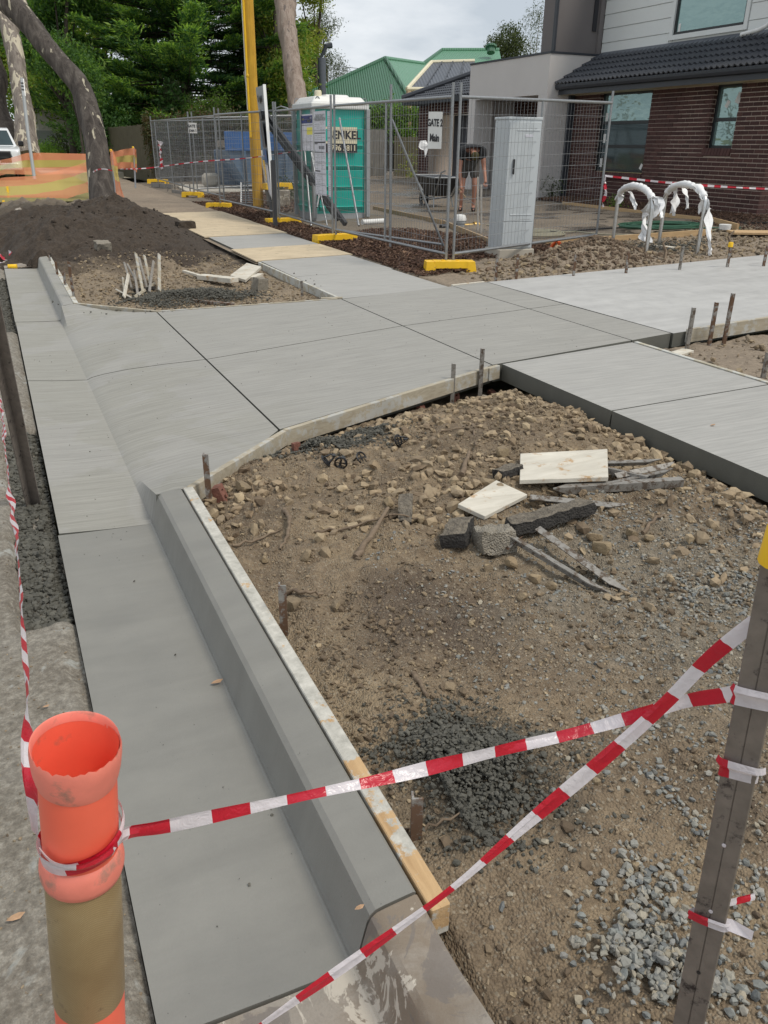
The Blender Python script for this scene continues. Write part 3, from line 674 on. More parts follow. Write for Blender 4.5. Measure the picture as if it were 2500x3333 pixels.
for (a, b), l in zip(ok, ('old grey kerb block half buried by the dark soil heap', 'small old kerb block beyond the dark soil heap')):
    m = MB(); n = 6
    for i in range(n):
        t = i / (n - 1); x = a[0] + t * (b[0] - a[0]); y = a[1] + t * (b[1] - a[1]); g = float(gY(y)) + .02 * math.sin(i * 2.1)
        m.v += [(x, y, g - .1), (x + .06, y, g + .15), (x + .2, y, g + .19), (x + .24, y, g - .1)]
    for i in range(n - 1):
        for j in range(3): m.f.append((i * 4 + j, i * 4 + j + 1, i * 4 + j + 5, i * 4 + j + 4)); m.m.append(0)
    m.f += [(3, 2, 1, 0), tuple(4 * (n - 1) + k for k in range(4))]; m.m += [0, 0]
    struct(m.build('old_kerb_block', m_conc_old, bevel=.02), l)

# ---------------------------------------------------------------- scatter
def scatter(name, P, S, mat, label, seed=1, sub=1, flat=.75, parent=None, jit=.34, top=True):
    r = np.random.default_rng(seed); v, f = ICO[sub]; n = len(P); k = len(v)
    sc = S[:, None] * r.uniform(.55, 1.35, (n, 3)); sc[:, 2] *= flat
    J = 1 + jit * r.standard_normal((n, k)); lim = r.uniform(.42, .82, (n, 3)); Q = np.clip(v[None] * J[:, :, None], -lim[:, None, :], lim[:, None, :]) * sc[:, None, :]
    a = r.uniform(0, 6.283, n); b = r.normal(0, .5, n); ca, sa, cb, sb = np.cos(a), np.sin(a), np.cos(b), np.sin(b)
    x, y, z = Q[..., 0], Q[..., 1], Q[..., 2]; y, z = y * cb[:, None] - z * sb[:, None], y * sb[:, None] + z * cb[:, None]
    x, y = x * ca[:, None] - y * sa[:, None], x * sa[:, None] + y * ca[:, None]
    Q = np.stack([x, y, z], -1) + np.asarray(P)[:, None, :]
    F = (f[None] + (np.arange(n) * k)[:, None, None]).reshape(-1, 3)
    o = np_mesh(name, Q.reshape(-1, 3), F, mat, parent=parent); o['kind'] = 'stuff'
    if label: o['label'] = label
    return o
def on(zf, X, Y, S, sink=.25): return np.stack([X, Y, zf(X, Y) + S * sink], -1)
g = np.random.default_rng(3)
def keep_near(X, Y):
    e = np.where(X < 1.43, 3.72 + (X - .66) * 1.1, 4.55 + (X - 1.43) * .2865); return (X > .72) & (X < 3.40) & (Y < e)
def sc_near(name, n, xs, ys, smin, smax, mat, label, seed, dens=None, pw=2.2, **k):
    r = np.random.default_rng(seed); X = r.uniform(*xs, n); Y = r.uniform(*ys, n); m = keep_near(X, Y)
    if dens is not None: m &= r.uniform(0, 1, n) < dens(X, Y)
    X, Y = X[m], Y[m]; S = smin + (smax - smin) * r.uniform(0, 1, len(X)) ** pw
    return scatter(name, on(near_z, X, Y, S), S, mat, label, seed, **k)
patch = lambda X, Y: np.clip(.55 + 1.3 * fbm(X, Y, 2.5, 3, 71), .05, 1)
sc_near('gravel', 30000, (.7, 3.42), (.2, 5.1), .003, .011, m_pebble, 'fine loose stones over the dirt verge', 81, patch)
sc_near('clay_lumps', 9500, (.75, 3.42), (2.0, 5.1), .006, .046, m_clay, 'loose clay lumps on the dirt mound', 82, lambda X, Y: np.clip(.16 + .9 * sm(2.5, 3.3, Y) * np.clip(.5 + 2.2 * fbm(X, Y, 1.6, 3, 72), 0, 1) + 1.0 * sm(2.9, 3.3, X) - .9 * bump(X, Y, 1.3, 2.5, .5, .4, 1), 0, 1), 3.0)
sc_near('gravel_chips', 13000, (1.2, 3.42), (.2, 3.0), .004, .013, m_gravel, 'grey crushed rock pressed into the ground near the steel picket', 83, lambda X, Y: np.clip(.15 + .8 * sm(1.0, 2.3, X + .3 * (2 - Y)), 0, 1))
sc_near('dirt_crumbs', 20000, (.7, 3.42), (.2, 5.1), .004, .020, m_crumb, 'crumbled brown soil over the dirt verge', 80, lambda X, Y: np.clip(.35 + 1.9 * fbm(X, Y, 2.1, 4, 73), .03, 1), 2.6)
def pile(name, cx, cy, sx, sy, n, smin, smax, h, mat, label, seed, sub=1, layers=1.0, **k):
    r = np.random.default_rng(seed); X = cx + sx * r.standard_normal(n); Y = cy + sy * r.standard_normal(n); m = keep_near(X, Y) | (cy > 8) | (cx < .3); X, Y = X[m], Y[m]
    X, Y = X + sx * 1.3 * fbm(X, Y, .8 / sx * .6, 3, seed), Y + sy * 1.3 * fbm(X, Y, .8 / sy * .6, 3, seed + 1); S = smin + (smax - smin) * r.uniform(0, 1, len(X)) ** 1.5; q = np.exp(-((X - cx) / sx) ** 2 / 2 - ((Y - cy) / sy) ** 2 / 2)
    Z = ZT(X, Y) + h * q * r.uniform(.3, 1.0, len(X)) * layers + S * .2
    if cy < 6 and cx > .3: Z = near_z(X, Y) + h * q * r.uniform(.3, 1, len(X)) * layers + S * .2
    return scatter(name, np.stack([X, Y, Z], -1), S, mat, label, seed, sub, **k)
pile('gravel_heap', 1.10, .84, .13, .12, 900, .007, .017, .03, m_gravel, 'pile of blue grey crushed stone in the bottom corner beside the old kerb', 85)
pile('gravel_heap', 1.45, 1.02, .28, .22, 330, .006, .014, .008, m_gravel, 'crushed stone strewn left of the steel picket', 86)
pile('gravel_heap', 2.55, 1.95, .13, .11, 420, .007, .014, .015, m_gravel, 'small spread of grey crushed stone below the path edge at the right', 87)
pile('cement_spill', 1.02, 1.50, .13, .13, 7000, .003, .013, .07, m_cement, 'crumbled dark wet cement dumped beside the kerb board', 88, jit=.3)
pile('cement_spill', 1.62, 4.33, .24, .11, 4500, .005, .015, .05, m_cement, 'dark wet cement dumped against the crossover board', 89, jit=.3)
pile('cement_spill', 2.0, 9.55, .42, .28, 5500, .008, .022, .08, m_cement, 'dark wet cement heap on the far verge beside white offcuts', 90, jit=.3)
def strip(name, x0, x1, y0, y1, n, label, seed):
    r = np.random.default_rng(seed); X = r.uniform(x0, x1, n); Y = r.uniform(y0, y1, n); S = .008 + .02 * r.uniform(0, 1, n) ** 1.6
    scatter(name, np.stack([X, Y, road_z(X, Y) + .012 * r.uniform(0, 1, n)], -1), S, m_cement, label, seed, jit=.3)
strip('trench_rubble', -.165, .022, 3.06, 5.62, 3000, 'dark rubble in the narrow trench beside the fresh gutter', 91)
strip('trench_rubble', -.14, .022, 9.0, 12.6, 2200, 'dark rubble in the trench far along the gutter', 92)
r = np.random.default_rng(93); X = r.uniform(-1.6, .02, 5000); Y = .3 + 6 * r.uniform(0, 1, 5000) ** 1.4; S = .002 + .005 * r.uniform(0, 1, 5000) ** 2.5
scatter('road_grit', on(road_z, X, Y, S), S, m_pebble, 'loose grit over the worn road edge', 93)
r = np.random.default_rng(94); X = r.uniform(.75, 3.3, 8000); Y = 8.5 + 4.6 * r.uniform(0, 1, 8000) ** 1.2; m_ = Y > np.where(X < 1.44, 9.5 - (X - .66) * .72, 8.95 - (X - 1.44) * .27); X, Y = X[m_], Y[m_]; S = .005 + .028 * r.uniform(0, 1, len(X)) ** 4
scatter('verge_stones', on(far_z, X, Y, S), S, m_pebble, 'loose stones and clods over the far verge', 94)
n = 1500; X = r.uniform(.7, 3.2, n); Y = r.uniform(12.4, 20, n); S = .006 + .045 * r.uniform(0, 1, n) ** 5
scatter('soil_clods', on(far_z, X, Y, S), S, m_clod, 'dark soil clods around the leaning tree', 95, jit=.3)
n = 7000; X = r.uniform(5.5, 12.5, n); Y = r.uniform(8.75, 11.4, n); k_ = (Y < 9.9 + .28 * (X - 5.5)) & (r.uniform(0, 1, n) > .9 * np.exp(-((X - 7.75) / .8) ** 2 - ((Y - 9.6) / .5) ** 2)); X, Y = X[k_], Y[k_]; S = .006 + .048 * r.uniform(0, 1, len(X)) ** 4.5
scatter('rubble_stones', on(yard_z, X, Y, S), S, m_pebble, 'pale rubble stones between driveway and temporary fence', 96)
n = 1500; X = r.uniform(5.0, 9, n); Y = r.uniform(1, 5.35, n); S = .008 + .04 * r.uniform(0, 1, n) ** 3
scatter('rubble_stones', np.stack([X, Y, .1 + .03 * (X - 5) + S * .2], -1), S, m_pebble, 'loose stones right of the near footpath', 97)
# speckles of grit left on the fresh slabs
n = 800; X = r.uniform(.1, 4.8, n); Y = r.uniform(1.3, 8, n); k_ = (X < .62) | ((Y > 5.3)); X, Y = X[k_], Y[k_]; S = .0022 + .004 * r.uniform(0, 1, len(X)) ** 3
zk = np.where((X > .52) & (Y < 3.8), .148, np.where(Y < 3.8, np.interp(X, [.03, .48, .5], [0, -.02, .05]), z_cross(X, Y)))
k_ = ~((X > .46) & (X < .54)); scatter('slab_grit', np.stack([X, Y, zk + S * .3], -1)[k_], S[k_], m_cement, 'specks of grit dropped on the fresh concrete', 98)

# bark mulch
def chips(name, polyfn, n, xs, ys, label, seed, l0=.03, l1=.085):
    r = np.random.default_rng(seed); X = r.uniform(*xs, n); Y = r.uniform(*ys, n); k = polyfn(X, Y); X, Y = X[k], Y[k]; n = len(X)
    L = r.uniform(l0, l1, n); Wd = L * r.uniform(.16, .34, n); a = r.uniform(0, 6.283, n); t = r.normal(0, .35, n); Z = yard_z(X, Y) + r.uniform(.005, .05, n)
    d = np.stack([np.cos(a) * np.cos(t), np.sin(a) * np.cos(t), np.sin(t)], -1); s = np.stack([-np.sin(a), np.cos(a), r.normal(0, .3, n)], -1); c = np.stack([X, Y, Z], -1)
    u = np.array([0, 0, .006]); q = lambda i, j: c + d * L[:, None] / 2 * i + s * Wd[:, None] / 2 * j
    P = np.stack([q(-1, -1), q(1, -.6), q(.9, .7), q(-.9, 1), q(-1, -1) + u, q(1, -.6) + u, q(.9, .7) + u, q(-.9, 1) + u], 1).reshape(-1, 3)
    f = np.array([(4, 5, 6, 7), (0, 1, 5, 4), (1, 2, 6, 5), (2, 3, 7, 6), (3, 0, 4, 7)]); F = (f[None] + (np.arange(n) * 8)[:, None, None]).reshape(-1, 4)
    o = np_mesh(name, P, F, m_mulch); o['kind'] = 'stuff'; o['label'] = label
MB1 = lambda X, Y: (X > 4.93 + .05 * np.sin(Y * 3)) & (X < 5.75 + .0 * Y) & (Y > 9.6)
chips('bark_mulch', MB1, 17000, (4.9, 5.8), (9.6, 23), 'brown bark mulch between footpath and temporary fence', 101)
chips('bark_mulch', lambda X, Y: (Y > 10.35 + .06 * (X - 5.6)) & (Y < 14.5 + .2 * np.sin(X * 5)) & (X < 8.1 - .25 * (Y - 11)), 13000, (5.7, 8.3), (10, 15), 'brown bark mulch bed behind the fence corner', 102)
chips('bark_mulch', lambda X, Y: (X > 12.9) , 6500, (12.8, 14.15), (12.2, 18.4), 'brown bark mulch strip along the brick wall', 103)
chips('bark_mulch', lambda X, Y: (X > 5.7), 3500, (5.7, 7.6), (19, 26), 'bark mulch beyond the portable toilet', 104, .04, .1)
chips('bark_mulch', lambda X, Y: (X > 12.2), 2500, (12.2, 15.5), (10.2, 12.3), 'bark mulch right of the brick corner', 105)
struct(grid('mulch_bed', 4.94, 5.8, 9.8, 23, .06, lambda X, Y: yard_z(X, Y) + .012 - .06 * sm(5.0, 4.95, X), m_mulch_base), 'mulch bed beside the footpath')
struct(grid('mulch_bed', 5.8, 8.0, 10.6, 14.2, .06, lambda X, Y: yard_z(X, Y) + .012 - .08 * (X > 8.05 - .25 * (Y - 11)), m_mulch_base), 'mulch bed behind the fence corner')
struct(grid('mulch_bed', 12.9, 14.2, 12.1, 18.4, .06, lambda X, Y: yard_z(X, Y) + .015, m_mulch_base), 'mulch bed below the brick wall')

# ---------------------------------------------------------------- individual stones and lumps
STONES = [(1728, 1369, .048), (998, 1807, .036), (951, 1970, .038), (1094, 1967, .03), (1263, 1628, .034), (1382, 1512, .036), (1369, 1675, .03), (1535, 2040, .017), (1891, 1436, .032), (1934, 1748, .04),
          (1957, 1774, .048), (2053, 1741, .034), (1665, 1834, .034), (1738, 1900, .03), (1791, 1914, .028), (2215, 1469, .028), (2295, 1502, .03), (1634, 1483, .04), (1462, 1542, .03), (1560, 1600, .026),
          (1200, 1700, .024), (860, 1820, .022), (1400, 2075, .014), (1880, 2480, .014), (1940, 2560, .014), (2070, 2800, .013), (2150, 2230, .014), (1700, 1960, .024), (780, 1560, .05), (720, 1650, .03), (1010, 1690, .022), (1590, 1850, .028), (1820, 1690, .025), (2110, 1760, .026), (2185, 1640, .024)]
STW = [(2.849, 3.913, 0.165), (1.000, 2.925, 0.097), (0.822, 2.601, 0.066), (0.974, 2.510, 0.087), (1.534, 3.222, 0.146), (1.895, 3.527, 0.165), (1.601, 3.001, 0.145), (1.402, 2.184, 0.075), (2.948, 3.536, 0.154), (2.280, 2.560, 0.098),
       (2.255, 2.476, 0.087), (2.461, 2.518, 0.093), (1.792, 2.506, 0.095), (1.803, 2.350, 0.075), (1.851, 2.301, 0.070), (3.422, 3.215, 0.136), (3.421, 3.025, 0.141), (2.334, 3.443, 0.182), (1.953, 3.357, 0.171), (1.989, 3.111, 0.164),
       (1.366, 3.078, 0.129), (0.837, 3.026, 0.074), (1.220, 2.179, 0.079), (1.310, 1.411, 0.084), (1.296, 1.307, 0.085), (1.224, 1.056, 0.085), (1.802, 1.599, 0.081), (1.686, 2.262, 0.070), (0.965, 3.825, 0.088), (0.808, 3.672, 0.064), (1.142, 3.266, 0.108), (1.681, 2.517, 0.096), (2.222, 2.755, 0.123), (2.516, 2.460, 0.088), (2.888, 2.713, 0.105)]
STL = ['biggest brown stone, upright between path corner and larger white board', 'yellow stone left of the curved splintered branch', 'knobbly stone just behind the second kerb stake', 'pale wedge stone right of the second kerb stake', 'tan stone touching the back of the dark asphalt chunk', 'tan stone below the thick end of the dark asphalt chunk', 'stone behind the dark asphalt chunk, right of the spacers', 'small yellow stone right of the dark humus patch', 'stone behind the larger white board, toward the path', 'stone at the back of the pile right of the long asphalt slab', 'largest stone of the pile right of the long asphalt slab', 'stone at the right end of the pile by the curved root', 'ochre stone below the concrete lump', 'ochre stone at the lower end of the concrete lump stones', 'brown flat stone between the two pairs of slanting pegs', 'stone under the raw path edge, right of the steel pegs', 'stone farthest right under the raw path edge', 'oblong tan stone behind the black asphalt chunk', 'stone left of the short thick log of root', 'small stone before the black asphalt chunk', 'small stone behind the splintered branch', 'small stone between hooked root and second kerb stake', 'tiny pale stone under the dark humus patch', 'tiny stone above where the two tapes cross, left side', 'tiny stone just above the crossing of the tapes', 'tiny stone right of the lower slanting tape', 'tiny pale stone left of the picket between the tapes', 'stone below the concrete lump toward the camera', 'large clay clump beside the stake at the kerb corner', 'clay clump in front of the cored brick', 'small stone left of the splintered branch tip', "stone at the foot of the square board's asphalt chunk", 'stone on the far side of the long asphalt slab', 'stone beside the curved root, toward the path', 'stone right of the stone pile, toward the path']
for i, (p, s) in enumerate(zip(STW, STONES)):
    m = MB(); s_ = s[2] * 1.35; m.rock((p[0], p[1], float(near_z(p[0], p[1])) + s_ * .35), (s_ * 1.25, s_ * .95, s_ * 1.0), 300 + i, rough=.05, sub=3, facet=9)
    tag(m.build('stone', m_rockc, smooth=22), STL[i], 'stone', 'loose clay stones on the dirt verge')
def lump(name, c, size, seed, mat, label, cat, rz=0, tilt=(0, 0), group=None, flat=True, amp=.014):
    """broken slab piece: a subdivided box with a ragged outline"""
    r = np.random.default_rng(seed); nx, ny, nz_ = 14, 8, 4; m = MB(); idx = {}
    M = Matrix.Rotation(rz, 3, 'Z') @ Matrix.Rotation(tilt[0], 3, 'X') @ Matrix.Rotation(tilt[1], 3, 'Y')
    def vid(i, j, k):
        if (i, j, k) in idx: return idx[(i, j, k)]
        u, v, w = i / nx * 2 - 1, j / ny * 2 - 1, k / nz_ * 2 - 1
        x, y, z = u * size[0] / 2, v * size[1] / 2, w * size[2] / 2
        e = float(fbm(x * 1 + seed, y + z, 9, 3, seed)) * .9; f2 = float(fbm(y + seed * 2, z + x, 11, 3, seed + 3)) * .9; g2 = float(fbm(x + 3, y + seed, 25, 3, seed + 5))
        rr = max(abs(u), abs(v)) ** 6 * .12
        x *= 1 + .28 * e * abs(u) ** 3 - rr * .4 * abs(w); y *= 1 + .35 * f2 * abs(v) ** 3 - rr * .4; z *= 1 - rr * .5; z += amp * g2
        idx[(i, j, k)] = len(m.v); m.v.append(tuple(V3(c) + M @ Vector((x, y, z)))); return idx[(i, j, k)]
    for i in range(nx):
        for j in range(ny):
            m.f.append((vid(i, j, nz_), vid(i + 1, j, nz_), vid(i + 1, j + 1, nz_), vid(i, j + 1, nz_))); m.f.append((vid(i, j + 1, 0), vid(i + 1, j + 1, 0), vid(i + 1, j, 0), vid(i, j, 0)))
    for k in range(nz_):
        for i in range(nx):
            m.f.append((vid(i, 0, k), vid(i + 1, 0, k), vid(i + 1, 0, k + 1), vid(i, 0, k + 1))); m.f.append((vid(i, ny, k + 1), vid(i + 1, ny, k + 1), vid(i + 1, ny, k), vid(i, ny, k)))
        for j in range(ny):
            m.f.append((vid(0, j, k + 1), vid(0, j + 1, k + 1), vid(0, j + 1, k), vid(0, j, k))); m.f.append((vid(nx, j, k), vid(nx, j + 1, k), vid(nx, j + 1, k + 1), vid(nx, j, k + 1)))
    m.m = [0] * len(m.f); return tag(m.build(name, mat), label, cat, group)
pz = lambda p, d=0: (p[0], p[1], float(near_z(p[0], p[1])) + d)
lump('asphalt_chunk', pz((1.675, 2.775, 0.129), .045), (.20, .115, .07), 11, m_asph, 'grey topped asphalt chunk with black broken end, in front of the square board', 'asphalt chunk', R(48), (R(-14), 0), 'broken asphalt chunks')
lump('asphalt_chunk', pz((2.142, 2.755, 0.125), .035), (.44, .12, .06), 12, m_asph, 'longest flat asphalt slab lying behind the concrete lump', 'asphalt chunk', R(0), (R(-10), R(-4)), 'broken asphalt chunks')
lump('asphalt_chunk', pz((2.220, 3.210, 0.169), .03), (.15, .08, .055), 13, m_asph, 'black asphalt chunk tucked under the left end of the larger white board', 'asphalt chunk', R(8), (R(-8), 0), 'broken asphalt chunks')
lump('asphalt_chunk', pz((1.549, 3.063, 0.144), .05), (.19, .07, .06), 14, m_asph, 'dark narrow asphalt chunk leaning over a dry branch', 'asphalt chunk', R(62), (0, R(-20)), 'broken asphalt chunks')
lump('concrete_lump', pz((1.791, 2.653, 0.115), .05), (.17, .12, .11), 15, m_conclump, 'rounded lump of broken concrete full of gravel beside the asphalt slab', 'concrete lump', R(-10), (R(-8), 0), amp=.03)

# boards on the dirt
def board(pts, t, mat, name, label, cat, group=None):
    m = MB(); m.plate(pts, t); return tag(m.build(name, mat, bevel=.002), label, cat, group)
board([(2.195, 3.065, 0.225), (2.636, 2.919, 0.225), (2.902, 3.253, 0.225), (2.411, 3.384, 0.225)], .024, m_formply, 'whitewashed_board', 'larger oblong whitewashed board with scorched lower edge, on the steel pegs', 'board', 'whitewashed boards on the dirt')
board([(1.789, 2.980, 0.200), (1.852, 2.836, 0.185), (2.175, 2.962, 0.190), (2.119, 3.163, 0.200)], .022, m_formply, 'whitewashed_board', 'smaller square whitewashed board with a bare tan corner', 'board', 'whitewashed boards on the dirt')
m = MB(); a, b = (1.653, 4.154, 0.075), (2.064, 4.374, 0.090); m.beam(a, b, .055, .022, mi=0)
tag(m.build('timber_offcut', m_pine_old, bevel=.002), 'tan timber offcut lying on the dirt behind the black plastic spacers', 'timber offcut')

# steel pegs
def angle_bar(m, p, q, w=.034, t=.005, up=(0, 0, 1), tip=.09, mi=0, roll=0.0, tipend=True):
    p, q = V3(p), V3(q); d = (q - p).normalized(); up = V3(up); x = d.cross(up)
    if x.length < .1: x = d.cross(Vector((0, 1, 0)))
    x.normalize(); u = x.cross(d).normalized()
    Rm = Matrix.Rotation(roll, 3, d); x = Rm @ x; u = Rm @ u
    A = (x + u).normalized(); B = (u - x).normalized()
    sec = [Vector((0, 0, 0)), A * w, A * w + B * t, A * t + B * t, B * w + A * t, B * w]
    L = (q - p).length; st = [(0, 1), (L - tip, 1), (L, .12)] if tipend else [(0, 1), (L, 1)]; vs = []
    for l, k in st: vs += [p + d * l + s * k for s in sec]
    n = 6; fs = [tuple(range(n - 1, -1, -1)), tuple(range((len(st) - 1) * n, len(st) * n))]
    for i in range(len(st) - 1):
        for j in range(n): fs.append((i * n + j, i * n + (j + 1) % n, (i + 1) * n + (j + 1) % n, (i + 1) * n + j))
    m.add(vs, fs, mi)
def loose_peg(p, q, label, roll, w=.034, mat=None):
    m = MB(); angle_bar(m, p, q, w, .005, roll=roll); tag(m.build('steel_peg', mat or m_peg_dull), label, 'steel peg', 'steel formwork pegs lying on the dirt')
loose_peg((2.800, 3.166, 0.200), (3.140, 3.084, 0.190), 'dull steel peg farthest back, running out from under the larger white board', 2.4)
loose_peg((2.734, 2.986, 0.205), (3.171, 3.010, 0.195), 'pale steel peg with its point highest to the right of the white board', 2.9)
loose_peg((2.866, 2.887, 0.200), (2.724, 3.124, 0.200), 'short dark steel peg butting out diagonally from the white board', 2.5)
loose_peg((2.621, 2.941, 0.185), (3.118, 2.961, 0.185), 'steel peg with rusty point, beneath the pale one beside the white board', 2.2)
loose_peg((3.047, 2.803, 0.185), (2.337, 2.972, 0.190), 'longest rust blotched steel peg under the front edge of the white board', 2.3, .042)
loose_peg((2.193, 2.967, 0.185), (2.593, 2.704, 0.170), 'dark steel peg lying alone in front of the larger white board', 2.6, .04)
loose_peg((1.861, 2.607, 0.190), (2.064, 2.172, 0.080), 'left steel peg of the pair slanting down from the asphalt slab', 2.2, .034)
loose_peg((2.009, 2.619, 0.200), (2.138, 2.135, 0.085), 'right steel peg of the pair slanting down from the asphalt slab', 2.6, .034)
loose_peg((1.823, 2.598, 0.150), (1.889, 2.582, 0.190), 'stub of a rusty peg on the concrete lump', 2.3, .03, m_peg)
def stake(top, bot, label, w=.030, mat=None, group='steel stakes holding the formwork', cap=None):
    m = MB(); t = V3(top); b = V3(bot); angle_bar(m, t, b + (b - t).normalized() * .12, w, .006, up=(.3, 1, 0), roll=.9, tipend=False)
    o = tag(m.build('form_stake', mat or m_peg), label, 'steel stake', group)
    if cap:
        c = MB(); c.lathe((t.x, t.y, t.z - .03), [(0, .065), (.028, .06), (.032, .05), (.032, .0), (.0, 0)], 12); c.build('cap', cap, o, smooth=40)
    return o
def vs_(p, h): return (p[0], p[1], p[2] + h)
for b, h, l, k in [
    ((0.755, 3.768, 0.060), .27, 'rusty notched stake at the kerb corner of the near crossover board', {}),
    ((0.733, 2.482, 0.060), .20, 'rust brown stake halfway along the near kerb board', {}),
    ((0.733, 1.369, 0.060), .155, 'short stake beside the near end of the kerb board, next to the cement crumbs', {}),
    ((2.899, 5.024, 0.080), .21, 'lower stake of the two on the near crossover board below the path', dict(mat=m_peg_dull)),
    ((3.168, 5.066, 0.080), .29, 'taller stake with a curl of wire where the near crossover board meets the path', dict(mat=m_peg_dull)),
    ((5.432, 5.255, 0.120), .37, 'left grey stake of the three at the driveway board', dict(mat=m_peg_dull)),
    ((5.781, 5.335, 0.120), .38, 'middle dark stake of the three at the driveway board', {}),
    ((5.907, 5.284, 0.120), .46, 'tallest rust brown stake of the three at the driveway board', {}),
    ((5.361, 4.346, 0.100), .20, 'leaning stake at the right edge of the picture below the driveway board', dict(mat=m_peg_dull)),
    ((5.602, 8.737, 0.210), .30, 'first stake along the far driveway edge right of the yellow fence foot', {}),
    ((5.873, 8.688, 0.210), .33, 'second stake along the far driveway edge right of the yellow fence foot', {}),
    ((6.643, 8.528, 0.230), .29, 'stake before the dirt heap on the far driveway edge', {}),
    ((7.348, 8.356, 0.260), .29, 'stake at the right foot of the dirt heap', {}),
    ((8.131, 8.222, 0.290), .31, 'pale stake on the far driveway edge below the second hoop', dict(mat=m_peg_dull)),
    ((8.824, 8.073, 0.320), .29, 'stake wearing a yellow safety cap on the far driveway edge', dict(cap=m_yel)),
    ((9.285, 7.887, 0.350), .25, 'last stake on the far driveway edge at the right of the picture', {}),
    ((0.633, 12.883, 0.100), .17, 'farthest stake behind the far kerb board', {}),
    ((0.630, 11.525, 0.100), .24, 'second farthest stake behind the far kerb board', {}),
    ((0.652, 10.658, 0.100), .22, 'short stake leaning at the far kerb board', {}),
    ((0.670, 9.817, 0.100), .44, 'tallest stake at the corner of the far kerb board', {}),
    ((3.172, 9.161, 0.120), .17, 'lone grey stake in the dirt by the far crossover board', dict(mat=m_peg_dull))]:
    stake(vs_(b, h), b, l, **k)

# formwork boards
def fboard(p, q, w, h, label, mat=None, mi=0):
    m = MB(); m.beam(p, q, w, h); return tag(m.build('formwork_board', mat or m_form, bevel=.003), label, 'formwork board', 'formwork boards round the fresh concrete')
fboard((.675, 1.10, .105), (.675, 3.80, .108), .05, .095, 'long cement crusted board along the back of the near kerb', m_form_k)
fboard((.68, 3.80, .105), (1.46, 4.615, .050), .036, .10, 'short splayed board from the kerb corner along the near crossover edge')
fboard((1.46, 4.612, .050), (3.30, 5.145, .148), .036, .11, 'long board along the near crossover edge up to the path')
fboard((3.28, 5.13, .148), (3.40, 5.165, .150), .04, .105, 'board end piece at the corner of crossover and path')
fboard((.67, 9.44, .10), (.67, 13.3, .13), .05, .11, 'crusted board along the back of the far kerb', m_form_y)
fboard((.66, 9.43, .098), (1.45, 8.885, .052), .03, .11, 'short splayed board at the far kerb corner')
fboard((1.45, 8.885, .052), (3.33, 8.37, .15), .03, .11, 'thin board along the far crossover edge')
fboard((3.36, 8.42, .155), (3.355, 11.45, .17), .035, .10, 'board along the left side of the far footpath', m_form_y)
fboard((3.40, 8.40, .165), (3.18, 8.50, .155), .05, .09, 'stub board at the corner of far footpath and crossover')
fboard((4.965, 5.39, .158), (4.965, 2.6, .158), .04, .10, 'pale strip of timber along the right side of the near footpath', m_form_y)
fboard((5.62, 5.455, .19), (7.2, 5.50, .238), .036, .125, 'weathered board along the near edge of the driveway')
fboard((7.2, 5.50, .238), (9.2, 5.58, .30), .036, .125, 'second board along the near edge of the driveway, at the picture edge')
fboard((5.08, 5.15, .10), (5.45, 5.24, .115), .11, .03, 'small board lying flat in the hollow beside the path corner', m_formply)
fboard((4.93, 8.64, .19), (5.44, 8.73, .19), .03, .07, 'short pale board at the far corner of the crossover', m_formply)
# plastic bar spacers, bricks
def spacer(c, rz, tilt, label):
    o = thing('bar_spacer', c, label, 'bar spacer', 'black plastic bar spacers'); m = MB(); M = Matrix.Rotation(rz, 3, 'Z') @ Matrix.Rotation(tilt, 3, 'X'); cc = V3(c)
    P = lambda x, y, z: cc + M @ Vector((x, y, z))
    m.tube([P(.034 * math.cos(t), .034 * math.sin(t), 0) for t in np.linspace(0, 2 * math.pi, 19)[:-1]], .005, 6, closed=True)
    m.tube([P(-.034, 0, 0), P(.034, 0, 0)], .0035, 5); m.tube([P(0, -.034, 0), P(0, .034, 0)], .0035, 5); m.build('ring', m_black, o, smooth=50)
    for k in range(4):
        t = k * math.pi / 2 + .4; l = MB(); l.beam(P(.033 * math.cos(t), .033 * math.sin(t), 0), P(.014 * math.cos(t), .014 * math.sin(t), .055), .011, .004); l.build('leg', m_black, o)
    l = MB(); l.beam(P(-.016, 0, .055), P(.016, 0, .055), .02, .006); l.build('saddle', m_black, o)
spacer(pz((1.966, 4.001, 0.148), .03), .6, 1.2, 'black plastic bar spacer lying apart, nearest the path')
spacer(pz((1.524, 3.816, 0.118), .035), 2.6, 1.35, 'black plastic bar spacer with its ring standing upright')
spacer(pz((1.437, 3.822, 0.111), .03), 1.2, .9, 'leftmost black plastic bar spacer of the row')
spacer(pz((1.675, 3.878, 0.128), .03), 3.6, 2.2, 'black plastic bar spacer against the tan timber offcut')
def lbrick(c, rz, ry, label, k=1.0):
    m = MB(); M = Matrix.Rotation(rz, 3, 'Z') @ Matrix.Rotation(ry, 3, 'X'); cc = V3(c); P = lambda x, y, z: cc + M @ Vector((x, y, z))
    w, l, h = .055 * k, .115 * k, .076 * k
    for x in (-w + .011, w - .011): m.beam(P(x, -l, 0), P(x, l, 0), .022, h, up=M @ Vector((0, 0, 1)))
    for y in (-l + .012, -l / 3, l / 3, l - .012): m.beam(P(-w + .02, y, 0), P(w - .02, y, 0), .024, h * .995, up=M @ Vector((0, 0, 1)))
    tag(m.build('loose_brick', m_brickred), label, 'brick', 'loose red bricks on the dirt')
lbrick(pz((2.628, 4.956, 0.001), .025), .5, 1.2, 'red brick piece standing near the crossover board', .5)
lbrick(pz((3.009, 5.140, 0.000), .025), .3, 1.35, 'hollow red brick below the shorter grey stake', .6)
lbrick(pz((1.441, 4.334, 0.052), .02), .2, 1.45, 'red brick bedded in wet cement at the crossover board', .42)
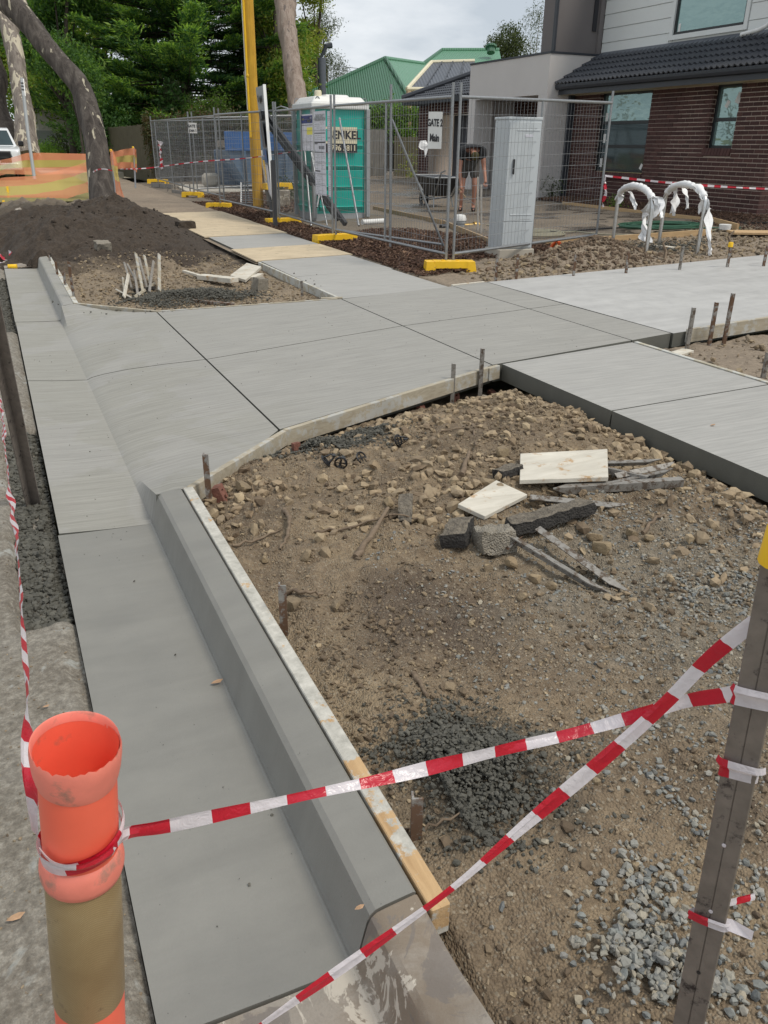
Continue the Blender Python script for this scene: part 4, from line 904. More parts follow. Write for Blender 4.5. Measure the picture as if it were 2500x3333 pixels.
lbrick(pz((0.841, 3.789, 0.071), .02), 1.0, 1.2, 'cored red brick beside the stake at the kerb corner', .6)
lbrick(pz((3.393, 5.205, -0.024), .02), .1, .3, 'red brick end under the path corner', .4)
m = MB(); c = (3.260, 5.152, -0.012); m.box((c[0], c[1], float(near_z(c[0], c[1])) + .015), (.085, .06, .03), .3); tag(m.build('paving_chip', m_conc_pale, bevel=.003), 'small pale block on the dirt near the path corner', 'block')
# roots and branches
def root(px, r, label):
    pts = [(p[0], p[1], float(near_z(p[0], p[1])) + r * .8 + d) for p, d in px]; f = []
    for i in range(len(pts) - 1):
        for t in np.linspace(0, 1, 5)[:-1]: f.append([pts[i][k] + t * (pts[i + 1][k] - pts[i][k]) + (.006 * math.sin(7 * i + 13 * t + k) if 0 < t else 0) for k in range(3)])
    f.append(pts[-1]); n = len(f); rr = [r * (1 - .55 * i / n) * (1 + .15 * math.sin(i * 1.9)) for i in range(n)]
    m = MB(); m.tube(f, rr, 7); tag(m.build('dry_root', m_twig, smooth=60), label, 'root', 'dry roots and sticks on the dirt')
root([((1.116, 3.135, 0.107), 0), ((1.247, 3.079, 0.118), .01), ((1.447, 3.035, 0.135), .02), ((1.468, 2.990, 0.135), .03), ((1.642, 2.996, 0.148), 0)], .007, 'long thin dry root crossing under the dark asphalt chunk')
root([((0.737, 3.179, 0.059), 0), ((0.854, 3.179, 0.078), .01), ((0.983, 3.215, 0.097), 0)], .007, 'thin curved root near the kerb board')
root([((1.047, 3.377, 0.100), 0), ((1.031, 3.237, 0.100), .02), ((0.982, 3.124, 0.098), .01), ((0.924, 3.063, 0.091), 0)], .012, 'thick hooked root near the kerb board')
root([((2.002, 3.314, 0.172), 0), ((2.147, 3.488, 0.179), .02)], .016, 'short thick log of root left of the black asphalt')
root([((1.984, 3.874, 0.157), 0), ((2.211, 3.919, 0.173), .02), ((2.422, 3.947, 0.181), 0)], .006, 'long thin root near the lone spacer')
root([((2.473, 3.996, 0.179), .01), ((2.269, 3.618, 0.184), .02)], .009, 'upright forked stick right of the lone spacer')
root([((0.818, 2.718, 0.067), 0), ((0.892, 2.626, 0.081), .02), ((0.959, 2.617, 0.088), 0)], .010, 'root poking out behind the second kerb stake')
root([((1.184, 2.808, 0.105), 0), ((1.325, 2.927, 0.120), .03), ((1.459, 3.063, 0.137), .06)], .016, 'splintered branch propped under the dark asphalt chunk')
root([((2.521, 2.509, 0.092), 0), ((2.642, 2.562, 0.098), .02), ((2.763, 2.584, 0.098), 0)], .010, 'curved root at the right foot of the stone pile')
root([((3.176, 2.576, 0.093), 0), ((3.077, 2.418, 0.089), .01), ((3.100, 2.364, 0.087), 0)], .006, 'thin root below the raw path edge at the right')
root([((0.753, 1.381, 0.055), 0), ((0.830, 1.370, 0.065), .02), ((0.916, 1.348, 0.080), .01)], .005, 'thin stick lying on the cement crumbs')
root([((1.058, 1.998, 0.082), 0), ((1.031, 1.845, 0.082), .01)], .010, 'dry stub of stick in the middle of the dirt')
root([((1.069, 1.255, 0.084), 0), ((1.145, 1.305, 0.085), .01)], .004, 'short thin stick by the crossing tapes')
# leaves on slab
for c, l, s in [((0.452, 2.362, -0.012), 'curled pinkish leaf in the fresh gutter', .022), ((-0.239, 1.610, 0.002), 'yellow leaf on the road beside the bollard', .022), ((3.822, 3.377, 0.203), 'small pale leaf on the near footpath', .02), ((0.502, 1.177, 0.150), 'small pale flake on the kerb end', .012), ((-0.114, 2.451, 0.000), 'tiny dry leaf on the road edge', .012)]:
    m = MB(); q = [V3(c) + Vector((s * x, s * y, s * z)) for x, y, z in ((-1, 0, .1), (-.3, -.5, .35), (.5, -.4, .2), (1.1, .1, .4), (.4, .45, .3), (-.4, .45, .15))]; m.add(q, [(0, 1, 2, 3, 4, 5)])
    tag(m.build('fallen_leaf', m_leafb), l, 'leaf', 'fallen leaves')

# ---------------------------------------------------------------- bollard, steel pickets, barrier tape
BX, BY = (-0.016, 0.822, 1.104)[0], (-0.016, 0.822, 1.104)[1]
b = thing('bollard', (BX, BY, 0), 'faded orange tubular bollard with torn rim and gold reflective sleeve', 'bollard')
B0 = (BX, BY, 0); BK = .875
m = MB(); m.lathe(B0, [(.0, .02), (.17, .02), (.17, .06), (.10, .075), (.058, .09), (.0555, .30), (.054, .66)], 32); m.lathe(B0, [(.0535, .89), (.0525, .92), (.0520, 1.05), (.0555, 1.085)], 40)
m.lathe(B0, [(.0559, 1.096), (.0548, 1.082), (.0535, 1.070), (.0490, 1.04), (.048, .90), (.0, .88)], 40); m.build('tube', m_orange, b, smooth=50)
m = MB(); m.lathe(B0, [(.054, .645), (.0552, .65), (.0545, .80), (.0535, .892), (.052, .896)], 48); m.build('reflective_sleeve', m_sleeve, b, smooth=50)
m = MB(); m.lathe(B0, [(.0525, .888), (.0565, .891), (.0590, .900), (.0596, .910), (.0580, .921), (.0540, .932), (.052, .934)], 40); m.build('collar', m_orange_rim, b, smooth=60)
m = MB(); n = 72; pr = [(.0525, 1.050), (.0548, 1.056), (.0578, 1.070), (.0594, 1.086), (.0596, 1.098), (.0582, 1.106), (.0564, 1.104), (.0555, 1.092)]   # rolled lip, torn open at the front
vs = []
for k in range(n):
    t = 2 * math.pi * k / n; d = math.degrees(math.atan2(math.sin(t + math.pi / 2 - .25), math.cos(t + math.pi / 2 - .25)))
    torn = float(sm(115, 80, abs(d))); jag = .5 + .5 * math.sin(k * 1.7) * math.sin(k * .61 + 1) + .25 * math.sin(k * 3.9)
    for i, (r, z) in enumerate(pr):
        if torn > 0 and i >= 4: z = z - torn * (.004 + .009 * jag) * (i - 3) / 4
        vs.append((BX + r * math.cos(t), BY + r * math.sin(t), z + .004 * math.cos(t - 2.2)))
q = len(pr); fs = [(k * q + i, ((k + 1) % n) * q + i, ((k + 1) % n) * q + i + 1, k * q + i + 1) for k in range(n) for i in range(q - 1)]
m.add(vs, fs); m.build('rim', m_orange_rim, b, smooth=60)
# the pickets
def picket(base, top, w, label, mat, roll, cap=None, holes=0):
    m = MB(); p, t = V3(base), V3(top); angle_bar(m, t, p, w, .006, up=(.3, 1, 0), roll=roll, tipend=False)
    o = tag(m.build('steel_picket', mat), label, 'steel picket', origin_fix := None) if False else tag(m.build('steel_picket', mat), label, 'steel picket')
    if cap:
        c = MB(); c.lathe((t.x, t.y, t.z - .04), [(0, .07), (.022, .066), (.027, .055), (.029, 0), (0, 0)], 14); c.build('cap', cap, o, smooth=40)
    return o, p, t
PKB, PKT = Vector((0.810, 0.524, 0.279)), Vector((0.837, 0.594, 1.323))
# right picket: a flat flange faces the camera
d_ = (PKT - PKB).normalized(); PKB = PKB + d_ * ((.02 - PKB.z) / d_.z)
pk = thing('steel_picket', PKB, 'rust speckled steel picket at the right edge with yellow cap and tape tied on', 'steel picket', None)
m = MB(); vw = ((PKB + PKT) / 2 - Vector((0, 0, 1.75))); side = d_.cross(vw).normalized(); side = (side + vw.normalized() * .18).normalized(); fw = side.cross(d_).normalized()
m.beam(PKB, PKT, .046, .006, up=fw); m.beam(PKB + fw * .012, PKT + fw * .012, .005, .03, up=fw); m.build('flange', m_picket, pk, bevel=.0015)
for k in range(7):
    c = PKB + d_ * (.42 + .128 * k) - fw * .0036; h = MB(); h.tube([c, c - fw * .0006], .0032, 10); h.build('hole', m_twhite if k > 1 else m_black, pk)
c = MB(); c.lathe(PKT - d_ * .05, [(0, .065), (.02, .062), (.026, .05), (.028, 0), (0, 0)], 14); c.build('cap', m_yel, pk, smooth=40)
LB, LT = Vector((-0.069, 4.391, -0.050)), Vector((-0.076, 3.953, 0.962))
m = MB(); dl = (LT - LB); angle_bar(m, LB + dl * 1.25, LB - dl * .06, .055, .006, up=(.3, 1, 0), roll=2.6, tipend=False)
tag(m.build('steel_picket', m_picket), 'dark steel picket leaning at the left edge with its foot in the trench rubble', 'steel picket')
# barrier tape: a folded, twisting ribbon in two colours
def tape(pts, w, label, seed, name='barrier_tape', sag=0.0, step=.006, period=.085, twist=.95, phase=0.0, parent=None, group='red and white barrier tapes', wv=.35, cat='barrier tape', fold=.9):
    P = [V3(p) for p in pts]; f = []
    for i in range(len(P) - 1):
        n = max(2, int((P[i + 1] - P[i]).length / step))
        for k in range(n):
            t = k / n; p0, p1, p2, p3 = P[max(i - 1, 0)], P[i], P[i + 1], P[min(i + 2, len(P) - 1)]
            q = .5 * ((2 * p1) + (p2 - p0) * t + (2 * p0 - 5 * p1 + 4 * p2 - p3) * t * t + (3 * p1 - p0 - 3 * p2 + p3) * t ** 3)
            q.z -= sag * math.sin(math.pi * (i + t) / (len(P) - 1)); f.append(q)
    f.append(P[-1]); m = MB(); N = len(f); s = 0.0; row = []
    for i, p in enumerate(f):
        d = (f[min(i + 1, N - 1)] - f[max(i - 1, 0)]).normalized(); u = Vector((0, 0, 1)); u = u - d * u.dot(d)
        if u.length < .2: u = Vector((0, 1, 0)) - d * d.y
        u.normalize(); v = d.cross(u)
        if i: s += (p - f[i - 1]).length
        a = twist * (1.3 * float(vnoise(np.array(s * 1.9 + seed), np.array(seed * 1.3), seed)) + .9 * float(vnoise(np.array(s * 6 + seed), np.array(3.1), seed + 1)))
        ww = w * (1 + wv * 1.6 * float(vnoise(np.array(s * 5 + seed * 2), np.array(.7), seed + 2)))
        sd = u * math.cos(a) + v * math.sin(a); nn = d.cross(sd); fo = fold * (.5 + float(vnoise(np.array(s * 8), np.array(1.7), seed + 4)))
        c = [p - sd * ww * .5, p - sd * ww * .12 + nn * ww * .16 * fo, p + sd * ww * .22 - nn * ww * .10 * fo, p + sd * ww * .5 + nn * ww * .08]
        row.append((c, s))
    base = len(m.v)
    for c, _ in row: m.v += [tuple(x) for x in c]
    for i in range(N - 1):
        for j in range(3):
            off = 0.0
            red = int(math.floor((row[i][1] + off + phase) / period)) % 2
            m.f.append((4 * i + j, 4 * i + j + 1, 4 * i + j + 5, 4 * i + j + 4)); m.m.append(red)
    o = m.build(name, [m_twhite, m_tred], parent, smooth=40)
    if parent is None: tag(o, label, cat, group)
    return o
BTOP = Vector((BX, BY, 1.09)); BM = Matrix.Translation(BTOP) @ Matrix.Rotation(R(6.2), 4, Vector((math.sin(_y), math.cos(_y), 0))) @ Matrix.Translation(-BTOP)
for ch in b.children: ch.scale = (BK, BK, 1); ch.location = Vector((ch.location.x * BK, ch.location.y * BK, ch.location.z))
b.matrix_basis = BM @ b.matrix_basis
def at_b(ang, z, r=.0565): return BM @ Vector((BX + r * BK * math.cos(ang), BY + r * BK * math.sin(ang), z))
ca = math.atan2(-BY, -BX); t1 = [at_b(ca - 1.2, .968, .060), at_b(ca - .7, .960, .0605), at_b(ca - .1, .957, .061), at_b(ca + .5, .962, .063), (0.023, 0.827, 0.935), (0.074, 0.824, 0.929), (0.184, 0.809, 0.929), (0.278, 0.800, 0.926), (0.378, 0.788, 0.924), (0.484, 0.776, 0.926), (0.577, 0.760, 0.933), (0.657, 0.740, 0.943), (0.760, 0.714, 0.963), (0.829, 0.684, 0.992), (0.853, 0.641, 1.026), (0.875, 0.583, 1.075)]
tape(t1, .0165, 'barrier tape running from the orange bollard across to the rusty picket', 5, period=.052, wv=.85, twist=1.25)
t2 = [(0.848, 0.614, 1.171), (0.822, 0.653, 1.091), (0.775, 0.675, 1.008), (0.696, 0.702, 0.906), (0.579, 0.726, 0.796), (0.470, 0.735, 0.714), (0.342, 0.739, 0.651), (0.168, 0.738, 0.585), (0.041, 0.716, 0.568)]
tape(t2, .022, 'barrier tape slanting from high on the rusty picket down to the bottom of the picture', 9, period=.056, wv=.7, twist=.4)
t3 = [(-0.082, 0.851, 0.957), (-0.084, 0.912, 0.957), (-0.081, 1.042, 0.951), (-0.080, 1.201, 0.930), (-0.082, 1.364, 0.890), (-0.085, 1.758, 0.825), (-0.091, 2.211, 0.754), (-0.101, 2.668, 0.686), (-0.114, 3.354, 0.586), (-0.131, 4.516, 0.463), (-0.177, 5.955, 0.380)]
tape(t3, .030, 'barrier tape running from the bollard away along the left edge of the picture', 13, period=.062, wv=.5, twist=1.4)
rg_ = [at_b(a, .935 + .006 * math.sin(a * 1.0 + 1.0) - .004 * k, .0555 + .0012 * k) for k, a in enumerate(np.linspace(-3.6, -3.6 + 4 * math.pi, 50))]
tape([at_b(a, .950 + .010 * math.sin(a + 2.0), .0565) for a in np.linspace(0, 2 * math.pi, 30)], .020, 'barrier tape wound tight around the orange bollard', 17, period=.07, twist=.25, fold=.4, step=.008, wv=.25)
tape([at_b(a, .964 + .012 * math.sin(a + 1.2), .0590) for a in np.linspace(-2.9, 1.6, 20)], .012, 'second turn of tape wound slackly round the orange bollard', 21, period=.06, twist=.6, step=.008)
def on_pk(z, off=-.006): return PKB + d_ * ((z - PKB.z) / d_.z) - fw * -off
def pk_wrap(y, tail, label, seed, w, period=.05):
    c = PKB + d_ * y; L = [c - side * .030 + fw * .0, c - side * .024 - fw * .007, c + side * .0 - fw * .0085, c + side * .024 - fw * .007, c + side * .030 + fw * .0]
    if tail: L = L + [L[-1] + Vector(x) for x in tail]
    return tape(L, w, label, seed, period=period, step=.006, twist=.35, wv=.5)
pk_wrap((1.075 - PKB.z) / d_.z, None, 'wide tape turn tied round the rusty picket just under its top', 31, .034, .055)
pk_wrap((.955 - PKB.z) / d_.z, None, 'tape turn round the rusty picket between the two long tapes', 33, .026, .045)
pk_wrap((.675 - PKB.z) / d_.z, [(.05, -.01, .0), (.12, -.02, -.004)], 'frayed tape knot halfway down the rusty picket', 35, .013, .03)
pk_wrap((.405 - PKB.z) / d_.z, [(.012, -.004, -.012), (.030, -.015, -.045), (.055, -.028, -.085)], 'thin tape scrap with a dangling tail low on the rusty picket', 37, .009, .03)
m = MB(); c = PKB + d_ * ((.675 - PKB.z) / d_.z) - side * .05; m.ribbon([c - side * .012, c + side * .02 + d_ * .004, c + side * .045], .018, [d_, (d_ + fw * .8).normalized(), d_]); tag(m.build('tape_scrap', m_twhite), 'torn white tape end at the knot on the rusty picket', 'tape scrap')

# ---------------------------------------------------------------- temporary fence
def zy(x, y): return float(ZT(x, y))
def fence_panel(a, b, label, h=1.99, lift=.13, sag=0.0, over=.16, wires=True, feet=(None, None)):
    a = Vector((a[0], a[1], feet[0] if feet[0] is not None else zy(*a) + lift)); b = Vector((b[0], b[1], feet[1] if feet[1] is not None else zy(*b) + lift))
    o = thing('temporary_fence_panel', a, label, 'fence panel', 'temporary fence panels round the site'); up = Vector((0, 0, 1)); d = (b - a).normalized()
    a2, b2 = a + d * .03, b - d * .03
    for p in (a2, b2):
        m = MB(); m.tube([p - up * .09, p + up * (h + over)], .019, 9); m.build('post', m_galv, o, smooth=50)
    for z, n in ((h, 'top_rail'), (.09, 'bottom_rail')):
        m = MB(); m.tube([a2 + up * z, b2 + up * z], .0205, 9); m.build(n, m_galv, o, smooth=50)
    c = (a2 + b2) / 2; m = MB(); m.tube([c + up * .09, c + up * h], .0175, 8); m.build('mid_post', m_galv, o, smooth=50)
    m = MB(); L = (b2 - a2).length; n = int(L / .075); side = d.cross(up)
    for i in range(1, n):
        p = a2 + d * (L * i / n) - side * .012; m.tube([p + up * .10, p + up * (h * .5) + side * .006 * math.sin(i * 2.3), p + up * h], .0022, 4, cap=False)
    r = np.random.default_rng(int(a.x * 100))
    for j in range(12):
        z = .10 + (h - .12) * j / 11; q = r.uniform(-.02, .02, 3); m.tube([a2 + up * (z + q[0]), c + up * (z + q[1]), b2 + up * (z + q[2])], .0024, 4, cap=False)
    w = m.build('wire_mesh', m_wire, o); w['kind'] = 'stuff'; return o
FC, FB, FCm, FD, FE, FF, FR = (5.55, 9.80), (5.32, 13.45), (5.42, 16.85), (5.25, 21.1), (5.55, 25.4), (5.75, 32.5), (8.86, 10.85)
fence_panel((5.59, 9.83), FR, 'temporary fence panel standing before the pale grey cabinet', feet=(.33, .39))
fence_panel(FB, (5.52, 9.83), 'temporary fence panel carrying the GATE 2 sign', feet=(.34, .33))
fence_panel(FCm, (FB[0], FB[1] + .09), 'temporary fence panel hung with printed notices before the teal toilet', feet=(.36, .34))
fence_panel(FD, (FCm[0], FCm[1] + .08), 'temporary fence panel around the yellow pole, beside the estate sign')
fence_panel(FE, (FD[0] + .35, FD[1] + .9), 'short temporary fence panel before the blue skip')
fence_panel(FF, (FE[0] + .05, FE[1] + .15), 'farthest temporary fence panel along the path, with the bunched tape')
fence_panel((FE[0] + .1, FE[1] + .05), (9.6, 26.2), 'temporary fence panel carrying the GATE 1 sign, set back from the path')
fence_panel((5.9, 32.7), (10.2, 31.6), 'rear temporary fence panel before the grey paling fence', over=.05)
fence_panel((7.0, 23.9), (10.4, 24.2), 'temporary fence panel behind the yellow pole', over=.2)
# fence feet: hollow moulded blocks
def fence_foot(c, rz, label, L=.62):
    m = MB(); M = Matrix.Rotation(rz, 3, 'Z'); cc = V3(c); wy, h = .23, .145
    for s in (-1, 1):
        m.hexa([cc + M @ Vector((x, y, z)) for x, y, z in ((s * L / 2 - .07, -wy / 2, 0), (s * L / 2 + .07, -wy / 2, 0), (s * L / 2 + .07, wy / 2, 0), (s * L / 2 - .07, wy / 2, 0), (s * L / 2 - .06, -wy * .44, h), (s * L / 2 + .045, -wy * .44, h), (s * L / 2 + .045, wy * .44, h), (s * L / 2 - .06, wy * .44, h))])
    m.hexa([cc + M @ Vector((x, y, z)) for x, y, z in ((-L / 2 + .05, -wy / 2 + .01, .055), (L / 2 - .05, -wy / 2 + .01, .055), (L / 2 - .05, wy / 2 - .01, .055), (-L / 2 + .05, wy / 2 - .01, .055), (-L / 2 + .05, -wy * .43, h + .003), (L / 2 - .05, -wy * .43, h + .003), (L / 2 - .05, wy * .43, h + .003), (-L / 2 + .05, wy * .43, h + .003))])
    for x in (-.1, .1): m.lathe(cc + M @ Vector((x, 0, h)), [(.026, .0), (.026, .012), (.018, .012), (.018, .004)], 10)
    return tag(m.build('ballast_block', m_yel, bevel=.008, seg=2), label, 'fence foot', 'yellow plastic fence feet')
fence_foot((5.55, 9.80, .195), -.32, 'yellow fence foot under the corner post, nearest and fully in view', .56)
fence_foot((5.34, 13.5, .205), .1, 'yellow fence foot half sunk in mulch beside the path, second from the corner', .66)
fence_foot((5.50, 16.85, .21), .1, 'yellow fence foot buried in mulch behind the estate sign legs')
fence_foot((5.22, 21.1, zy(5.22, 21.1) - .01), -.5, 'yellow fence foot with open arch at the end of the plywood', .5)
fence_foot((5.52, 25.4, zy(5.5, 25.4)), -.6, 'yellow fence foot beyond the arched one, beside the old slab', .5)
fence_foot((5.75, 32.2, zy(5.75, 32.2) + .05), -.3, 'yellow fence foot boxed in by form boards, farthest away')
fence_foot((6.65, 20.7, zy(6.6, 20.7) + .42), .2, 'yellow fence foot perched on a block behind the yellow pole')
m = MB(); m.box((6.65, 20.7, zy(6.6, 20.7) + .2), (.5, .42, .42)); tag(m.build('concrete_block', m_conc_old, bevel=.02), 'stained concrete block under the raised yellow fence foot', 'concrete block')
# loose leaning stays behind the fence
def bar_thing(name, p, q, r, mat, label, cat, group=None, n=8):
    m = MB(); m.tube([p, q] if not isinstance(p[0], (tuple, list)) else p, r, n); return tag(m.build(name, mat, smooth=50), label, cat, group)
st = thing('fence_stay', (5.7, 12.0, .3), 'triangular steel stay bracing the fence behind the GATE 2 panel', 'fence brace', 'steel braces leaning behind the fence')
for p, q, r_, n in (((5.50, 11.65, 2.55), (5.52, 11.65, .33), .021, 'post'), ((5.52, 11.65, 2.1), (6.35, 11.45, .33), .019, 'strut'), ((5.40, 13.3, .42), (6.35, 11.45, .35), .019, 'foot_bar')):
    m = MB(); m.tube([p, q], r_, 8); m.build(n, m_galv, st, smooth=50)
bar_thing('fence_brace', (6.101, 15.133, 2.200), (5.801, 13.539, 0.470), .02, m_galv, 'slim steel tube leaning across the right side of the teal toilet', 'fence brace', 'steel braces leaning behind the fence')
bar_thing('fence_brace', (6.249, 17.673, 2.544), (5.805, 15.988, 0.266), .021, m_galv, 'upright steel tube along the left edge of the printed notices', 'fence brace', 'steel braces leaning behind the fence')
bar_thing('fence_brace', [(6.014, 16.453, 1.607), (5.975, 16.115, 1.147), (5.931, 15.847, 0.820), (5.825, 15.680, 0.634)], None, .018, m_galv, 'bent galvanised tube hanging below the notices', 'fence brace', 'steel braces leaning behind the fence')
bar_thing('fence_brace', (6.145, 16.756, 1.604), (6.021, 15.655, 0.288), .016, m_galv, 'thin tube leaning behind the long notice', 'fence brace', 'steel braces leaning behind the fence')
bar_thing('conduit_hoop', [(6.030, 18.795, 2.396), (6.088, 18.809, 2.477), (6.152, 18.675, 2.510), (6.232, 18.496, 2.471), (6.296, 18.287, 2.359), (6.334, 18.069, 2.207), (6.356, 17.884, 2.103)], None, .014, m_lgrey, 'grey conduit bent in an arch over the fence beside the toilet', 'conduit')
# signs
def text_mesh(mb_name, txt, size, origin, xdir, updir, mat, parent, ext=.0015, align='CENTER', bold=.0):
    cu = bpy.data.curves.new('t', 'FONT'); cu.body = txt; cu.size = size; cu.align_x = align; cu.align_y = 'CENTER'; cu.extrude = ext; cu.offset = bold; cu.resolution_u = 3
    to = bpy.data.objects.new('t', cu); COL.objects.link(to); me = bpy.data.meshes.new_from_object(to); bpy.data.objects.remove(to)
    x, u = V3(xdir).normalized(), V3(updir).normalized(); nn = x.cross(u).normalized(); u = nn.cross(x)
    m = MB(); m.add([V3(origin) + x * v.co.x + u * v.co.y + nn * v.co.z for v in me.vertices], [tuple(p.vertices) for p in me.polygons]); bpy.data.meshes.remove(me)
    return m.build(mb_name, mat, parent)
def flat_sign(name, corners, label, cat, mat, t=.006):
    """corners TL TR BR BL"""
    P = [V3(c) for c in corners]; o = thing(name, (P[2] + P[3]) / 2, label, cat); m = MB(); m.plate([P[3], P[2], P[1], P[0]], t); m.build('panel', mat, o); return o, P
def sign_text(o, P, u, v, txt, size, mat, bold=.004, align='CENTER'):
    c = P[0] + (P[1] - P[0]) * u + (P[3] - P[0]) * v; x = (P[1] - P[0]).normalized(); up = (P[0] - P[3]).normalized(); n = x.cross(up)
    return text_mesh('lettering', txt, size, c + n * .003, x, up, mat, o, align=align, bold=bold)
def on_line(px, a, b):   # helper kept for tables below
    return px
GX = lambda y: 5.32 + (13.45 - y) / (13.45 - 9.83) * .20 - .03
g2, P = flat_sign('gate_sign', [(GX(10.39), 10.39, 2.165), (GX(10.05), 10.05, 2.155), (GX(10.05), 10.05, 1.72), (GX(10.39), 10.39, 1.72)], 'white GATE 2 Main sign wired to the fence left of the corner post', 'sign', m_white)
sign_text(g2, P, .5, .30, 'GATE 2', .118, m_ink); sign_text(g2, P, .5, .70, 'Main', .125, m_ink)
g1, P = flat_sign('gate_sign', [(5.539, 25.350, 2.290), (5.802, 25.420, 2.288), (5.796, 25.420, 2.016), (5.532, 25.350, 2.019)], 'small white GATE 1 Unit 1 sign on the far set back fence panel', 'sign', m_white)
sign_text(g1, P, .5, .33, 'GATE 1', .095, m_ink); sign_text(g1, P, .5, .74, 'Unit 1', .095, m_ink)
# printed notices on the fence before the toilet
def fy(y): return 5.47 + (16.85 - y) / 3.4 * -.11 - .035
def notice(y0, y1, z0, z1, label, deco, k=0):
    o, P = flat_sign('notice', [(fy(y0), y0, z1), (fy(y1), y1, z1), (fy(y1), y1, z0), (fy(y0), y0, z0)], label, 'notice', m_paper, .005); n = (P[1] - P[0]).cross(P[0] - P[3]).normalized()
    A = lambda u, v, d=.002: P[0] + (P[1] - P[0]) * u + (P[3] - P[0]) * v + n * d
    def rect(u0, v0, u1, v1, mat, nm, d=.002): m = MB(); m.plate([A(u0, v1, d), A(u1, v1, d), A(u1, v0, d), A(u0, v0, d)], .0015); return m.build(nm, mat, o)
    for u0, v0, u1, v1, mat, nm in deco: rect(u0, v0, u1, v1, mat, nm)
    m = MB(); r = np.random.default_rng(k)     # rows of small print
    for v in np.arange(.06, .97, .022):
        if any(d[1] - .015 < v < d[3] + .01 for d in deco): continue
        u = .08
        while u < .85:
            w = r.uniform(.04, .22)
            if r.uniform() < .62: m.plate([A(u, v + .006), A(min(u + w, .92), v + .006), A(min(u + w, .92), v), A(u, v)], .001)
            u += w + .05
    p = m.build('small_print', m_lgrey, o); p['kind'] = 'stuff'; return o, P
o, P = notice((5.400, 15.188, 2.110)[1], (5.400, 14.563, 2.100)[1], (5.400, 14.900, 1.655)[2], (5.400, 14.930, 2.244)[2], 'site notice with navy heading and yellow note, left of the long white sheet', [(.0, .04, 1, .25, m_navy, 'heading'), (.10, .11, .22, .16, m_pyel, 'heading_mark'), (.55, .08, .92, .13, m_paper, 'heading_words'), (.55, .16, .9, .22, m_pyel, 'heading_words'), (.48, .36, .98, .56, m_pyel, 'yellow_note'), (0, .29, 1, .305, m_ink, 'rule')], 1)
o, P = notice((5.380, 14.509, 2.099)[1] - .02, (5.380, 13.887, 2.088)[1], (5.360, 13.984, 0.943)[2], (5.380, 14.255, 2.274)[2], 'tallest white notice sheet covered in small black print, on the fence before the toilet', [(.03, .25, .97, .26, m_ink, 'rule'), (.03, .355, .97, .37, m_ink, 'rule'), (.03, .375, .3, .385, m_ink, 'rule'), (.42, .405, .49, .445, m_ink, 'symbol'), (.55, .405, .62, .445, m_ink, 'symbol'), (.68, .405, .75, .445, m_ink, 'symbol'), (.81, .405, .88, .445, m_ink, 'symbol'), (.03, .475, .8, .485, m_ink, 'rule'), (.05, .70, .5, .715, m_ink, 'rule')], 2)
sign_text(o, P, .55, .06, 'EMERGENCY', .085, m_lgrey, .001); sign_text(o, P, .55, .095, 'INFORMATION', .085, m_lgrey, .001)
o, P = notice((5.360, 13.806, 2.086)[1] - .03, (5.360, 13.652, 2.084)[1] - .03, (5.360, 13.546, 0.942)[2], (5.360, 13.769, 2.260)[2], 'narrow white notice strip at the joined fence posts', [(.1, .3, .9, .31, m_ink, 'rule')], 3)

# ---------------------------------------------------------------- portable toilet
LX0, LX1, LY0, LY1, LZ = 6.22, 7.44, 16.88, 18.05, .23
h = 2.2; t = thing('portable_toilet', ((LX0 + LX1) / 2, (LY0 + LY1) / 2, LZ), 'teal plastic portable toilet with white roof behind the fence', 'portable toilet')
m = MB(); m.box(((LX0 + LX1) / 2, (LY0 + LY1) / 2, LZ + .09), (1.14, 1.06, .20)); m.build('base', m_lgrey, t, bevel=.01)
m = MB(); m.box(((LX0 + LX1) / 2, (LY0 + LY1) / 2, LZ + .18 + (h - .18) / 2), (1.14, 1.06, h - .18)); m.build('body', m_teal, t, bevel=.012)
for face in (0, 1):
    for k in range(4):     # moulded louvre panels, each proud at its lower lip
        z0 = LZ + .28 + k * .40; z1 = z0 + .36; m = MB()
        if face == 0: a0, a1 = LX0 + .12, LX1 - .10; Q = lambda u, d, z: (u, LY0 + .03 - d, z)
        else: a0, a1 = LY0 + .12, LY1 - .10; Q = lambda u, d, z: (LX0 + .03 - d, u, z)
        a, b2 = (a0, a1) if face == 0 else (a1, a0)
        m.hexa([Q(a, .0, z0), Q(b2, .0, z0), Q(b2, -.03, z0), Q(a, -.03, z0), Q(a, .018, z1), Q(b2, .018, z1), Q(b2, -.03, z1), Q(a, -.03, z1)])
        m.hexa([Q(a, .0, z0 - .03), Q(b2, .0, z0 - .03), Q(b2, -.03, z0 - .03), Q(a, -.03, z0 - .03), Q(a, .045, z0 + .045), Q(b2, .045, z0 + .045), Q(b2, -.03, z0 + .06), Q(a, -.03, z0 + .06)]); m.build('louvre_panel', m_teal, t, bevel=.006)
for x, y in ((LX0, LY0), (LX1, LY0), (LX0, LY1), (LX1, LY1)):
    m = MB(); m.box((x, y, LZ + .1 + (h - .1) / 2), (.085, .085, h - .1)); m.build('corner_post', m_lgrey, t, bevel=.012)
m = MB(); cx, cy = (LX0 + LX1) / 2, (LY0 + LY1) / 2
m.box((cx, cy, LZ + h + .045), (1.28, 1.20, .12)); m.box((cx, cy, LZ + h + .16), (1.22, 1.14, .12), top=.84); m.box((cx, cy, LZ + h + .21), (.6, 1.0, .10), top=.8); m.build('roof', m_white, t, bevel=.025, seg=2)
m = MB(); m.lathe((LX0 + .22, LY0 + .25, LZ + h + .2), [(.075, 0), (.075, .10), (.06, .13), (0, .13)], 12); m.build('vent_cap', m_cream, t, smooth=40)
